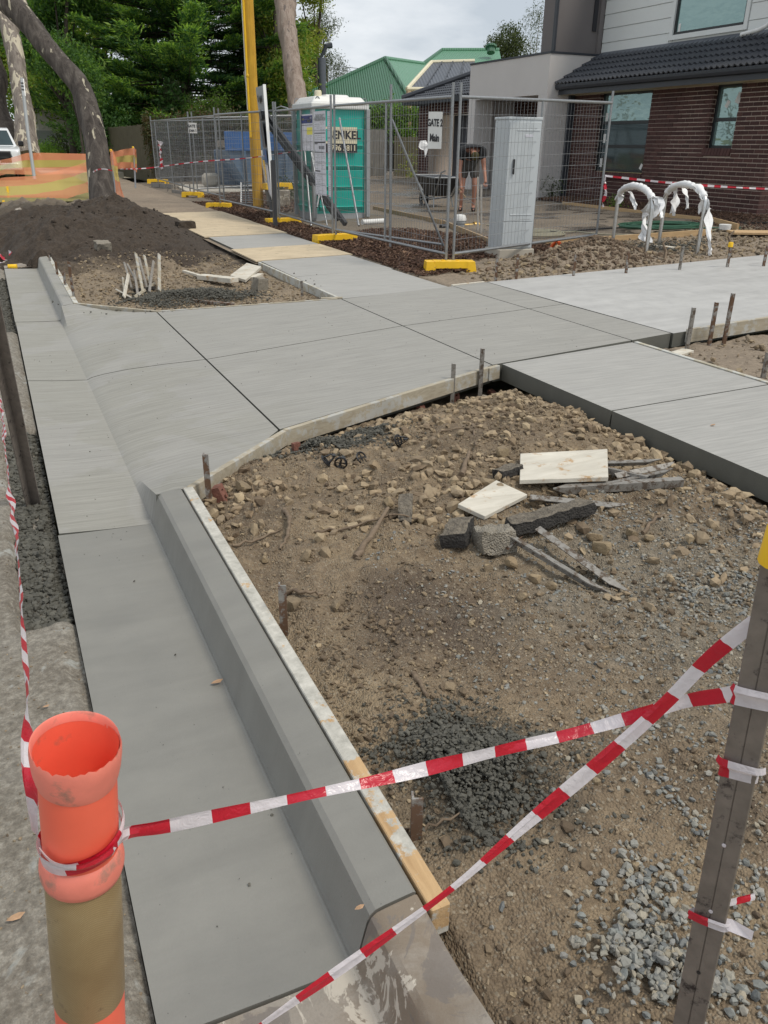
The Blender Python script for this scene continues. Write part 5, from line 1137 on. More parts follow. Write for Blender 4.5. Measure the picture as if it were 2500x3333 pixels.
for x, y in ((LX1 - .02, LY0 + .12), (LX0 + .05, LY1 - .08), (LX0 + .14, LY0 + .07)):
    m = MB(); m.tube([(x + .05 * math.cos(a), y, LZ + h + .12 + .09 * math.sin(a)) for a in np.linspace(0, math.pi, 8)], .009, 6); m.build('lifting_eye', m_galv, t, smooth=60)
m = MB(); pz0, pz1 = LZ + 1.38, LZ + 1.86; X0_, X1_ = LX0 + .16, LX1 - .26
lp = thing('toilet_sign', (cx, LY0 - .05, pz0), 'cream and black hire company sign on the toilet wall', 'sign'); yy = LY0 - .035
m = MB(); m.plate([(X0_, yy, pz0 + .17), (X1_, yy, pz0 + .17), (X1_, yy, pz1), (X0_, yy, pz1)], .01); m.build('panel', m_cream, lp)
m = MB(); m.plate([(X0_, yy - .002, pz0), (X1_, yy - .002, pz0), (X1_, yy - .002, pz0 + .165), (X0_, yy - .002, pz0 + .165)], .01); m.build('number_panel', m_ink, lp)
m = MB(); m.plate([(X0_ + .03, yy - .003, pz0 + .22), (X0_ + .22, yy - .003, pz0 + .22), (X0_ + .22, yy - .003, pz1 - .04), (X0_ + .03, yy - .003, pz1 - .04)], .002); m.plate([(X0_ + .09, yy - .006, pz0 + .27), (X0_ + .19, yy - .006, pz0 + .27), (X0_ + .19, yy - .006, pz0 + .33), (X0_ + .09, yy - .006, pz0 + .33)], .002); m.build('emblem', m_teal, lp)
text_mesh('lettering', 'BENKEL', .215, ((X0_ + .24 + X1_ - .02) / 2, yy - .004, (pz0 + .17 + pz1) / 2), (.76, 0, 0), (0, 0, 1), m_ink, lp, bold=.006)
text_mesh('lettering', '9796 3811', .150, ((X0_ + X1_) / 2 + .06, yy - .006, pz0 + .083), (1, 0, 0), (0, 0, 1), m_cream, lp, bold=.003)
# ---------------------------------------------------------------- estate sign board with black legs and props
sA, sB = Vector((5.019, 16.129, 0.534)), Vector((5.546, 18.238, 0.620))
sg = thing('estate_sign', (sA.x, sA.y, .24), 'tall white edged sign board seen edge on, on black legs with black props', 'sign board')
tA, tB = (5.301, 17.160, 2.813), (5.778, 19.288, 2.890); bA, bB = (5.083, 16.217, 0.766), (5.651, 18.259, 0.757)
m = MB(); P = [V3(bB), V3(bA), V3(tA), V3(tB)]; m.plate(P, .03); m.build('board', m_lgrey, sg)
m = MB(); nn = (P[1] - P[0]).cross(P[2] - P[0]).normalized()
for p, q in ((P[1], P[2]),): m.beam(p - nn * .02, q - nn * .02, .07, .06, up=nn)
m.build('edge_frame', m_white, sg, bevel=.004)
def spatch(u0, v0, u1, v1, mat, nm):
    A = lambda u, v: P[0] + (P[1] - P[0]) * u + (P[3] - P[0]) * v + nn * .003
    m = MB(); m.plate([A(u0, v0), A(u1, v0), A(u1, v1), A(u0, v1)], .002); m.build(nm, mat, sg)
spatch(.02, .30, .98, .42, m_blue, 'print_panel'); spatch(.02, .44, .98, .66, m_slate, 'print_panel'); spatch(.02, .02, .98, .28, m_paper, 'print_panel'); spatch(.3, .84, .7, .90, m_ink, 'print_mark'); spatch(.1, .68, .9, .76, m_slate, 'print_panel')
for p, q in ((V3(bA), (5.042, 15.955, 0.214)), (V3(bB), (5.557, 17.797, 0.243))):
    m = MB(); m.beam(p + Vector((0, 0, .7)) + Vector((.05, .02, 0)), q, .09, .07, up=(1, 0, 0)); m.build('leg', m_blacks, sg, bevel=.004)
for p, q in (((5.399, 17.340, 2.303), (6.038, 14.727, 0.392)), ((5.826, 18.651, 2.164), (6.473, 16.205, 0.351))):
    m = MB(); m.beam(p, q, .07, .085); m.build('prop', m_blacks, sg, bevel=.004)
# yellow pole
py_, px_ = 20.9, 6.18
yp = thing('utility_pole', (px_, py_, .3), 'tall yellow stained timber pole with a pale conduit up its left side', 'pole')
m = MB(); m.lathe((px_, py_, 0), [(.135, .1), (.13, 3), (.115, 12), (0, 12)], 16); m.build('post', m_yellowpole, yp, smooth=40)
m = MB(); m.tube([(px_ - .125, py_ - .06, 1.9), (px_ - .12, py_ - .06, 12)], .028, 8); m.build('conduit', m_yel, yp, smooth=50)
m = MB(); m.tube([(px_ - .155, py_ - .03, 2.5), (px_ - .15, py_ - .03, 12)], .012, 6); m.build('cable', m_white, yp, smooth=50)
for z in (3.2, 5.2, 7.2): m = MB(); m.lathe((px_ - .12, py_ - .06, z), [(.034, 0), (.04, .01), (.04, .05), (.034, .06)], 10); m.build('clip', m_yel, yp)
m = MB(); m.beam((6.261, 21.746, 3.383), (6.382, 20.677, 0.446), .05, .10); tag(m.build('leaning_plank', m_weath, bevel=.004), 'grey weathered plank leaning on the yellow pole', 'plank')
m = MB(); q = (6.322, 22.535, 0.455); m.tube([(6.490, 22.920, 1.363), (6.252, 22.015, 0.086)], .022, 8); tag(m.build('star_post', m_blacks, smooth=40), 'thin black post standing left of the yellow pole', 'post')
# meter box on the pole side: blue
m = MB(); m.box((6.899, 23.102, 1.858), (.34, .3, 1.0)); tag(m.build('blue_panel', m_blue_d, bevel=.01), 'faded blue panel behind the yellow pole', 'panel')
o, P = flat_sign('label_plate', [(6.355, 21.164, 1.612), (6.425, 21.131, 1.613), (6.406, 21.069, 1.473), (6.336, 21.101, 1.472)], 'tiny white label hung beside the yellow pole', 'label', m_white)
# grate leaning
gr = thing('steel_grate', (5.75, 19.7, .3), 'galvanised stair grating leaning behind the fence left of the yellow pole', 'grate')
ga, gb = Vector((5.985, 21.820, 0.174)), Vector((6.202, 21.249, 0.208)); gt = Vector((6.193, 22.415, 0.815)) - ga
for k in range(13): m = MB(); m.beam(ga + gt * (k / 12), gb + gt * (k / 12), .028, .012, up=gt.normalized()); m.build('bar', m_galv, gr)
for p in (ga, gb): m = MB(); m.beam(p, p + gt, .03, .05, up=(1, 0, 0)); m.build('rail', m_galv, gr)
# ---------------------------------------------------------------- blue skip and rubble behind the fence
sk = thing('skip_bin', (8.4, 29.0, .35), 'blue steel skip with yellow stripe behind the temporary fence', 'skip bin')
zb = .45; sx0, sx1, sy0, sy1 = 7.2, 11.2, 27.6, 29.3
def skip_wall(pts, nm, mat=m_blue_d): m = MB(); m.plate(pts, .04); m.build(nm, mat, sk)
skip_wall([(sx0 + .7, sy0 + .15, zb), (sx1 - .7, sy0 + .15, zb), (sx1, sy0, zb + 1.1), (sx0, sy0, zb + 1.1)], 'front_wall')
skip_wall([(sx0 + .7, sy1, zb), (sx0 + .7, sy0 + .15, zb), (sx0, sy0, zb + 1.1), (sx0, sy1, zb + 1.1)], 'end_wall')
skip_wall([(sx1 - .7, sy0 + .15, zb), (sx1 - .7, sy1, zb), (sx1, sy1, zb + 1.1), (sx1, sy0, zb + 1.1)], 'end_wall'); skip_wall([(sx1, sy1, zb), (sx0, sy1, zb), (sx0, sy1, zb + 1.1), (sx1, sy1, zb + 1.1)], 'rear_wall')
m = MB(); m.box(((sx0 + sx1) / 2, sy0 - .02, zb + 1.38), (sx1 - sx0 + .1, .1, .56)); m.build('rim_band', m_blue, sk, bevel=.01)
m = MB(); m.box(((sx0 + sx1) / 2, (sy0 + sy1) / 2, zb + 1.3), (sx1 - sx0 - .2, sy1 - sy0 - .1, .2)); m.build('load', m_conc_old, sk)
for x in (8.45, 10.3): m = MB(); m.beam((x, sy0 + .07, zb + .2), (x - .05, sy0 - .05, zb + 1.0), .12, .03, up=(0, -1, 0)); m.build('stripe', m_yel, sk)
for x in (7.9, 9.2, 10.2): m = MB(); m.beam((x, sy0 + .10, zb), (x - .1 * (9.2 - x), sy0 - .04, zb + 1.1), .08, .08, up=(0, -1, 0)); m.build('rib', m_blue_d, sk)
m = MB(); r = MB(); r.rock((8.9, 28.2, zb + 1.75), (.55, .25, .25), 5, sub=2); tag(r.build('rubble_slab', m_conc_pale), 'pale slab of rubble sticking out of the blue skip', 'rubble')
r = MB(); r.rock((7.0, 29.2, .62), (.55, .4, .42), 8, sub=2, rough=.1); tag(r.build('boulder', m_conc_pale), 'pale boulder on the old slab behind the far fence', 'boulder')
m = MB(); m.prism([(5.6, 26.6), (11.5, 25.4), (13, 28.5), (6.2, 31.5)], .20, .40); struct(m.build('old_slab', m_conc_pale, bevel=.01), 'pale old concrete slab behind the far fence')
m = MB(); m.prism([(10.3, 25.4), (17, 22.6), (19, 30), (11.5, 31)], .2, .452); struct(m.build('rear_path', m_conc_pale, bevel=.01), 'pale concrete strip at the back of the yard')
for k, (p, q) in enumerate((((5.3, 31.0, .40), (5.75, 29.6, .40)), ((5.75, 29.6, .40), (6.3, 30.3, .42)), ((5.35, 27.6, .34), (5.8, 25.9, .33)))): fboard(p, q, .05, .14, ('form board left of the farthest yellow fence foot', 'form board in front of the farthest yellow fence foot', 'form board along the old slab beyond the path')[k], m_weath)
for k, (x, y) in enumerate(((5.3, 28.2), (5.4, 27.5), (5.5, 26.8), (5.6, 26.2), (5.42, 30.4), (6.1, 29.9))): stake((x, y, .62), (x, y, .3), 'far grey stake ' + ('fourth from the camera beside the old slab', 'third from the camera beside the old slab', 'second from the camera beside the old slab', 'nearest the camera beside the old slab', 'left of the farthest yellow fence foot', 'right of the farthest yellow fence foot')[k], .035, m_peg_dull, 'far stakes beside the old slab')
# bunched tape on fence, rag on fence
fa = Vector((5.70, 30.7, 1.55)); tape([fa + Vector(v) for v in ((0, 0, .25), (-.05, .1, .1), (-.02, -.05, -.02), (-.06, .06, -.15), (-.03, -.04, -.3), (-.05, .02, -.45), (-.03, 0, -.62))], .17, 'bundle of red and white tape hung on the far fence panel', 41, period=.10, step=.03, twist=2, fold=1.0)
m = MB(); c = V3((6.851, 13.207, 1.740)); m.add([c + Vector(v) for v in ((-.06, 0, .09), (.06, .02, .10), (.10, -.03, .02), (.08, .0, -.10), (.03, -.03, -.16), (.02, .0, -.05), (-.05, -.03, -.04), (-.09, 0, .0))], [(0, 1, 2, 7), (7, 2, 5, 6), (2, 3, 4, 5)]); tag(m.build('rag', m_fabric), 'pale rag snagged on the fence near the GATE 2 sign', 'rag')
# long thin tapes of the far site
TR = (1.98, 17.0)
tape([(2.690, 19.402, 1.228), (3.470, 20.612, 1.215), (4.363, 19.421, 1.373), (5.137, 18.136, 1.474), (5.759, 17.297, 1.595), (6.026, 16.718, 1.661)], .022, 'barrier tape from the leaning tree along the far fence', 51, period=.16, step=.05, sag=.0, twist=.9)
tape([(2.116, 19.398, 1.168), (2.175, 19.035, 1.226), (2.300, 18.923, 1.241), (2.460, 18.951, 1.205)], .025, 'tape turn round the trunk of the leaning tree', 53, period=.12, step=.03, twist=.3)
tape([(8.88, 10.86, 1.36), (9.9, 10.6, 1.28), (11.0, 10.4, 1.22), (12.0, 10.1, 1.18), (13.2, 9.8, 1.16)], .03, 'barrier tape stretched from the fence end over the wrapped hoops', 55, period=.13, step=.04, sag=.02, twist=.6)
tape([(8.88, 10.84, 1.36), (8.86, 10.82, 1.25), (8.89, 10.80, 1.1), (8.86, 10.82, .97), (8.88, 10.8, .9)], .05, 'tape end hanging down at the fence end post', 57, period=.10, step=.03, twist=1.5)
# ---------------------------------------------------------------- cabinet
cb = thing('utility_cabinet', (7.15, 10.98, .27), 'tall pale grey steel utility cabinet with black handle behind the fence', 'cabinet')
cN, cL_, cR_ = Vector((6.711, 10.376, 0.380)), Vector((6.721, 10.744, 0.380)), Vector((7.225, 10.319, 0.380))   # near corner, left rear corner, right corner
ux, uy = (cR_ - cN), (cL_ - cN); H = 1.72; up = Vector((0, 0, 1))
m = MB(); m.hexa([cN - ux * .06 - uy * .08 - up * .18, cR_ + ux * .06 - uy * .08 - up * .18, cR_ + ux * .06 + uy * 1.08 - up * .18, cL_ - ux * .06 + uy * .08 - up * .18, cN - ux * .06 - uy * .08, cR_ + ux * .06 - uy * .08, cR_ + ux * .06 + uy * 1.08, cL_ - ux * .06 + uy * .08]); m.build('plinth', m_conc_pale, cb, bevel=.01)
m = MB(); m.hexa([cN, cR_, cR_ + uy, cL_, cN + up * H, cR_ + up * H, cR_ + uy + up * H, cL_ + up * H]); m.build('body', m_cab, cb, bevel=.006)
nf = ux.cross(up).normalized()
def cface(u0, z0, u1, z1, d, mat, nm, bv=.003):
    A = lambda u, z, k: cN + ux * u + up * z + nf * k; m = MB()
    m.hexa([A(u0, z0, d), A(u1, z0, d), A(u1, z0, -.004), A(u0, z0, -.004), A(u0, z1, d), A(u1, z1, d), A(u1, z1, -.004), A(u0, z1, -.004)]); m.build(nm, mat, cb, bevel=bv)
cface(.03, .02, .97, .375, .012, m_cab, 'lower_door'); cface(.03, .385, .97, H - .03, .012, m_cab, 'door')
cface(.19, 1.02, .235, 1.22, .045, m_black, 'handle', .008); cface(.22, .47, .90, .485, .018, m_cab, 'vent_rib'); cface(.25, H - .14, .95, H - .12, .018, m_cab, 'vent_rib'); cface(.5, H - .22, .75, H - .185, .015, m_paper, 'label')
m = MB(); m.hexa([cN - ux * .02 - uy * .02 + up * H, cR_ + ux * .02 - uy * .02 + up * H, cR_ + ux * .02 + uy * 1.02 + up * H, cL_ - ux * .02 + uy * .02 + up * H] + [p + up * .035 for p in (cN - ux * .02 - uy * .02 + up * H, cR_ + ux * .02 - uy * .02 + up * H, cR_ + ux * .02 + uy * 1.02 + up * H, cL_ - ux * .02 + uy * .02 + up * H)]); m.build('lid', m_cab, cb, bevel=.006)
bar_thing('conduit_stub', [(7.85, 10.75, .22), (7.9, 10.72, .36), (7.93, 10.66, .44), (8.0, 10.6, .34)], None, .03, m_conduit, 'orange conduit looping from the ground at the cabinet', 'conduit')
# ---------------------------------------------------------------- wrapped hoops
def hoop(a, b, h, label, seed):
    a, b = V3(a), V3(b); o = thing('bike_hoop', (a + b) / 2, label, 'bike hoop', 'stainless bike hoops in white wrap'); d = (b - a); L = d.length; d.normalize(); up = Vector((0, 0, 1)); R_ = L / 2; zt = h - .27; b = a + (b - a)
    arc = [a - up * .1, a + up * zt * .5, a + up * zt] + [a + d * (R_ - R_ * math.cos(t)) + up * (zt + .27 * math.sin(t) ** .75) for t in np.linspace(.12, math.pi - .12, 15)] + [b + up * zt, b + up * zt * .5, b - up * .1]
    m = MB(); m.tube(arc, .03, 12); m.build('tube', m_stain, o, smooth=60)
    r = np.random.default_rng(seed); w = arc[4:-4]; f = []
    for i in range(len(w) - 1):
        for t in (0, .33, .66): f.append(w[i] + (w[i + 1] - w[i]) * t)
    m = MB(); m.tube(f, [.048 + .010 * float(r.uniform(-1, 1)) for _ in f], 10); m.build('wrap', m_fabric, o, smooth=70)
    n = d.cross(up)
    def tail(i, vec, wid, nm='wrap_tail'):
        m = MB(); p0 = f[i]; P = [p0 + Vector(v) for v in vec]; N = len(P); g_ = []; rg = np.random.default_rng(i * 7 + seed + int(wid * 100))
        for a in range(N - 1):
            for k in range(5): t = k / 5; q0, q1, q2, q3 = P[max(a - 1, 0)], P[a], P[a + 1], P[min(a + 2, N - 1)]; g_.append(.5 * ((2 * q1) + (q2 - q0) * t + (2 * q0 - 5 * q1 + 4 * q2 - q3) * t * t + (3 * q1 - q0 - 3 * q2 + q3) * t ** 3))
        g_.append(P[-1]); vs = []; M_ = len(g_); nc = 6
        for a, p in enumerate(g_):
            an = seed + .5 * math.sin(a * .5 + i); sd = (d * math.cos(an) + n * math.sin(an)); sd = Vector((sd.x, sd.y, .25 * math.sin(a * .7))).normalized(); w_ = wid * (.55 + .45 * min(1, a / 4)) * (1 + .15 * math.sin(a * 1.3 + i))
            for c in range(nc): u = c / (nc - 1) - .5; vs.append(p + sd * w_ * u + n * (.22 * wid * math.sin(c * 1.9 + a * .55)) + Vector((0, 0, -.05 * float(rg.uniform(0, 1)) * (a == M_ - 1))))
        m.add(vs, [(a * nc + c, a * nc + c + 1, (a + 1) * nc + c + 1, (a + 1) * nc + c) for a in range(M_ - 1) for c in range(nc - 1)]); m.build(nm, m_fabric, o, smooth=80)
    return f, tail, d, n
f, tail, d, n = hoop((9.03, 10.66, .33), (8.54, 9.33, .32), .92, 'left stainless hoop with white wrap tied in a bow', 3)
dv_ = lambda a, b, c: d * a + n * b + Vector((0, 0, c))
tail(4, [dv_(0, 0, -.02), dv_(.12, -.05, .0), dv_(.3, -.05, -.04), dv_(.42, -.06, -.16), dv_(.5, -.05, -.2)], .11)
tail(len(f) - 3, [dv_(0, 0, .02), dv_(-.1, -.05, -.12), dv_(-.26, -.05, -.24), dv_(-.24, -.05, -.42), dv_(-.1, -.05, -.6)], .16)
tail(len(f) - 3, [dv_(.0, 0, .02), dv_(.06, -.03, -.08), dv_(.04, -.03, -.24), dv_(-.02, -.03, -.34)], .18); tail(len(f) - 3, [dv_(.0, 0, .0), dv_(.16, -.03, .0), dv_(.28, -.04, -.12), dv_(.36, -.04, -.22)], .13); tail(2, [dv_(0, 0, .03), dv_(-.03, 0, -.06), dv_(-.05, 0, -.13)], .15)
f, tail, d, n = hoop((9.76, 10.40, .35), (9.40, 9.20, .33), .93, 'right stainless hoop with long trailing white wrap', 7)
dv_ = lambda a, b, c: d * a + n * b + Vector((0, 0, c))
tail(len(f) - 4, [dv_(-.2, 0, .12), dv_(-.1, -.03, .0), dv_(.0, -.05, -.1), dv_(.02, -.05, -.22)], .30); tail(len(f) - 2, [dv_(0, 0, .02), dv_(.06, -.05, -.14), dv_(.15, -.06, -.36), dv_(.27, -.06, -.62), dv_(.33, -.06, -.74)], .13)
tail(3, [dv_(.1, 0, .1), dv_(.12, -.05, -.05), dv_(.14, -.06, -.2), dv_(.16, -.05, -.34)], .13); tail(12, [dv_(0, 0, 0), dv_(.08, -.05, -.06), dv_(.2, -.06, -.16), dv_(.28, -.05, -.3)], .10); tail(6, [dv_(0, 0, 0), dv_(.02, -.06, -.1), dv_(.03, -.05, -.25), dv_(.0, -.05, -.36)], .09); tail(1, [dv_(0, 0, .05), dv_(-.05, 0, -.02), dv_(-.07, 0, -.12)], .14)
m = MB(); m.beam((9.374, 10.283, 0.360), (9.445, 9.732, 0.360), .12, .045); tag(m.build('pale_board', m_formply, bevel=.003), 'short pale board lying between the hoop legs', 'board')
pile('cement_spill', 9.45, 10.05, .5, .25, 1500, .012, .03, .05, m_cement, 'dark cement set round the feet of the hoops', 106, jit=.3)
# yard edging timbers, plank, hoses
def edging(p, q, label, h=.12, mat=None): m = MB(); m.beam(p, q, .035, h); return tag(m.build('edging_board', mat or m_pine, bevel=.002), label, 'edging board', 'pine edging boards round the yard')
edging((8.05, 11.12, .33), (11.2, 10.72, .45), 'pine edging board from the cabinet past the hoops'); edging((12.7, 17.0, .52), (12.72, 12.3, .50), 'pine edging board along the mulch below the brick wall', .08)
edging((12.7, 12.3, .50), (11.9, 10.8, .50), 'pine edging board turning at the right of the yard', .14); edging((8.35, 18.6, .38), (8.2, 14.9, .36), 'pine edging board at the left of the muddy yard', .1, m_pine_old); edging((8.2, 14.85, .36), (7.3, 11.4, .32), 'pine edging board along the mulch bed behind the corner post', .1, m_pine_old)
m = MB(); m.plate([(11.3, 10.3, .49), (13.0, 9.4, .50), (13.15, 9.72, .51), (11.45, 10.62, .50)], .035); tag(m.build('plank', m_pine, bevel=.002), 'wide pale plank lying at the right edge of the yard', 'plank')
m = MB(); m.lathe((11.75, 10.95, .47), [(0, 0), (.10, 0), (.105, .08), (.095, .085), (.0, .075)], 16); tag(m.build('white_lid', m_white, smooth=40), 'white plastic lid lying by the edging corner', 'lid')
hs = []; r = np.random.default_rng(5)
for k in range(9):
    for a in np.linspace(0, 2 * math.pi, 22)[:-1]: hs.append((11.0 + .75 * math.cos(a) * (1 + .08 * math.sin(k * 2 + a)) + .1 * math.sin(k), 11.75 + .42 * math.sin(a) * (1 + .1 * math.cos(k * 3)) + .08 * math.cos(k * 2.2), .46 + .007 * k))
hs += [(11.6, 11.3, .47), (12.2, 11.0, .48), (12.0, 10.9, .49)]
bar_thing('garden_hose', hs, None, .013, m_hose, 'coiled green hose on the muddy yard behind the hoops', 'hose', n=6)
def wavy(pts, amp, n=14, seed=0):
    o = []; 
    for i in range(len(pts) - 1):
        for k in range(n): t = k / n; x = pts[i][0] + t * (pts[i + 1][0] - pts[i][0]); y = pts[i][1] + t * (pts[i + 1][1] - pts[i][1]); s_ = amp * math.sin(i * 2.1 + t * 5 + seed); o.append((x + s_, y + s_ * .6, zy(x, y) + .03))
    return o
bar_thing('site_hose', wavy([(8.7, 14.0), (9.4, 12.2), (10.0, 11.2), (10.6, 11.4), (11.6, 11.0), (12.4, 11.2)], .12), None, .013, m_hosed, 'pale hose snaking over the mud past the fence end', 'hose', n=6)
bar_thing('site_hose', wavy([(8.0, 12.2), (9.2, 12.4), (10.5, 12.2), (12.2, 12.0), (14.0, 10.8)], .08, seed=2), None, .014, m_black, 'black hose running across the yard to the brick corner', 'hose', n=6)
hs = []
for k in range(4):
    for a in np.linspace(0, 2 * math.pi, 18)[:-1]: hs.append((8.75 + .5 * math.cos(a), 12.3 + .35 * math.sin(a) + .05 * k, .36 + .01 * k))
bar_thing('site_hose', hs, None, .013, m_hosed, 'small coil of pale hose right of the cabinet', 'hose', n=6)
m = MB(); m.box((8.2, 12.35, .44), (.16, .16, .22)); tag(m.build('timber_block', m_pine_old, bevel=.005), 'stub of timber post on the mud right of the cabinet', 'timber block')
# heap of dug soil with lumps
c = (8.190, 10.064, 0.389); lump('rubble_slab', (c[0], c[1], c[2] - .02), (.34, .16, .08), 21, m_conclump, 'pale broken slab stuck in the dirt heap', 'rubble', R(30), (R(-25), R(10)))
n = 1800; X = 7.75 + .6 * r.standard_normal(n); Y = 9.55 + .4 * r.standard_normal(n); S = .01 + .05 * r.uniform(0, 1, n) ** 3; scatter('heap_clods', on(yard_z, X, Y, S, .2), S, M_stone('heap_clods', [(.12, .085, .055), (.17, .12, .08), (.14, .10, .068)]), 'brown clods over the dirt heap by the fence', 107, jit=.3)
for k, (x, y) in enumerate(((8.55, 8.95), (9.9, 9.05))):
    m = MB(); z = zy(x, y); m.tube([(x, y, z), (x + .05, y + .05, z + .12), (x + .02, y + .1, z + .22), (x + .12, y + .1, z + .30)], [.03, .025, .018, .01], 6); tag(m.build('root_stub', m_twig, smooth=60), ('dark root stub at the right foot of the dirt heap', 'dark root stub right of the right hoop')[k], 'root')
# water meter assembly, wheelbarrow, bucket
wm = thing('water_meter', (8.2, 14.1, .34), 'water meter with white cap and brass pipes between two stakes', 'water meter'); wx, wy_, wz = (8.310, 14.361, 0.336)
m = MB(); m.lathe((wx, wy_, wz - .05), [(.10, 0), (.10, .10), (.12, .10), (.12, .16), (.0, .2)], 14); m.build('body', m_lgrey, wm, smooth=40); m = MB(); m.lathe((wx, wy_, wz + .10), [(.13, 0), (.13, .04), (.10, .10), (.0, .12)], 14); m.build('cap', m_white, wm, smooth=40)
m = MB(); m.tube([(wx - .45, wy_ - .05, wz - .02), (wx - .1, wy_, wz)], .06, 10); m.build('elbow', m_black, wm, smooth=50); m = MB(); m.tube([(wx + .1, wy_, wz), (wx + .5, wy_ + .02, wz)], .04, 10); m.tube([(wx + .32, wy_, wz), (wx + .42, wy_, wz)], .07, 8); m.build('pipe', m_brass, wm, smooth=50)
for px in (1555, 1565): stake((8.390, 13.934, 1.241) if px == 1555 else (8.254, 13.573, 1.124), (8.211, 13.523, 0.272) if px == 1555 else (8.093, 13.203, 0.251), 'tall stake beside the water meter' if px == 1555 else 'paler stake beside the water meter', .035, m_weath, 'timber stakes at the water meter')
m = MB(); c0 = V3((6.624, 14.828, 0.414)); m.tube([c0 - Vector((.22, .05, 0)), c0 + Vector((.3, .08, 0))], .05, 12); tag(m.build('pipe_offcut', m_white, smooth=50), 'white ribbed pipe offcut on the mulch right of the toilet', 'pipe')
wb = thing('wheelbarrow', (9.935, 18.375, 0.633), 'black wheelbarrow standing behind the fence left of the worker', 'wheelbarrow'); c = V3((9.928, 18.313, 0.983))
m = MB(); m.hexa([c + Vector(v) for v in ((-.2, -.3, -.32), (.2, -.3, -.32), (.2, .25, -.32), (-.2, .25, -.32), (-.33, -.45, .08), (.33, -.45, .08), (.36, .5, .12), (-.36, .5, .12))]); m.build('tray', m_black, wb, bevel=.02, seg=2)
m = MB(); m.tube([c + Vector((-.33, -.45, .09)), c + Vector((.33, -.45, .09)), c + Vector((.36, .5, .13)), c + Vector((-.36, .5, .13))], .014, 6, closed=True); m.build('rim', m_galv, wb)
for s_ in (-1, 1):
    m = MB(); m.tube([c + Vector((s_ * .12, .65, -.45)), c + Vector((s_ * .25, -.3, -.33)), c + Vector((s_ * .32, -.75, .22)), c + Vector((s_ * .32, -.95, .26))], .017, 8); m.build('handle', m_galv, wb, smooth=60); m = MB(); m.tube([c + Vector((s_ * .24, -.25, -.33)), c + Vector((s_ * .27, -.35, -.62))], .016, 8); m.build('leg', m_galv, wb)
m = MB(); w0 = c + Vector((0, .7, -.44)); m.tube([w0 + Vector((0, .17 * math.cos(a), .17 * math.sin(a))) for a in np.linspace(0, 6.283, 19)[:-1]], .045, 8, closed=True); m.tube([w0 - Vector((.13, 0, 0)), w0 + Vector((.13, 0, 0))], .02, 8); m.build('wheel', m_black, wb, smooth=60)
m = MB(); q = (10.815, 20.647, 0.887); m.lathe((q[0], q[1], q[2] - .25), [(0, 0), (.15, 0), (.18, .42), (.17, .42), (.14, .04), (0, .04)], 16); tag(m.build('bucket', m_white, smooth=40), 'white bucket beside the wheelbarrow', 'bucket')
# ---------------------------------------------------------------- far verge clutter
sq = (1.580, 11.222, 0.120)
for k, (a, b_, l, mt, w) in enumerate([
    ((408,965), (401,905), 'white splashed peg at the left of the heap of pegs', 0, .045), ((450,968), (438,880), 'peg leaning left in the heap of pegs', 0, .045), ((466,955), (442,825), 'longest white splashed peg rising from the heap', 0, .055), ((480,930), (452,838), 'second long peg in the heap, behind the longest', 0, .045),
    ((493,930), (470,832), 'peg leaning right beside the longest in the heap', 0, .05), ((487,955), (500,850), 'peg crossing at the right of the heap', 0, .045), ((520,950), (518,828), 'peg standing upright alone at the right of the heap', 0, .06), ((430,935), (405,855), 'thin peg at the back left of the heap', 0, .04),
    ((382,952), (430,978), 'flat white offcut lying before the heap of pegs', 1, .06), ((405,975), (418,893), 'short white offcut leaning at the front of the heap', 1, .06), ((440,975), (505,930), 'grey peg lying low along the front of the heap', 0, .05), ((415,860), (445,925), 'dull peg slanting across the back of the heap', 0, .04)]):
    A_ = [(1.251, 9.856, 0.106), (1.384, 9.770, 0.104), (1.476, 9.980, 0.108), (1.570, 10.239, 0.110), (1.615, 10.219, 0.111), (1.545, 9.947, 0.109), (1.670, 9.980, 0.108), (1.397, 10.298, 0.111), (1.209, 10.199, 0.112), (1.220, 9.714, 0.106), (1.335, 9.681, 0.104), (1.520, 10.723, 0.116)][k]
    B_ = [(1.359, 10.683, 0.206), (1.512, 10.713, 0.288), (1.593, 11.005, 0.456), (1.652, 11.183, 0.383), (1.722, 11.162, 0.406), (1.785, 10.870, 0.369), (1.864, 10.874, 0.449), (1.483, 11.345, 0.305), (1.293, 9.634, 0.104), (1.419, 10.619, 0.256), (1.716, 10.532, 0.114), (1.531, 11.427, 0.273)][k]
    m = MB(); A_ = V3(A_) + Vector((0, 0, .03)); B_ = V3(B_) + Vector((0, 0, .03 if k in (8, 10) else 0)); m.beam(A_, B_, w * .7, .016, up=(.4, -1, .3)); tag(m.build('timber_peg', m_formply if mt else m_weath if k % 2 else m_form, bevel=.002), l, 'timber peg', 'heap of used pegs on the far verge')
fz = lambda p, d=.03: (p[0], p[1], float(far_z(p[0], p[1])) + d)
m = MB(); m.beam(fz((2.336, 10.688, 0.116), .05), fz((2.627, 10.101, 0.108), .08), .14, .06); tag(m.build('timber_block', m_formply, bevel=.004), 'pale timber block half sunk in the wet cement on the far verge', 'timber block')
m = MB(); P4 = [fz((2.693, 10.569, 0.113), .07), fz((2.812, 10.262, 0.112), .06), fz((3.239, 10.965, 0.119), .10), fz((3.133, 11.311, 0.120), .11)]; m.plate(P4, .035); tag(m.build('chipped_board', m_formply, bevel=.002), 'chipped pale board propped on an offcut on the far verge', 'board')
m = MB(); m.beam(fz((2.955, 10.472, 0.113), .03), fz((3.140, 10.668, 0.116), .03), .08, .06); tag(m.build('timber_offcut', m_formply, bevel=.002), 'short offcut under the propped pale board', 'timber offcut')
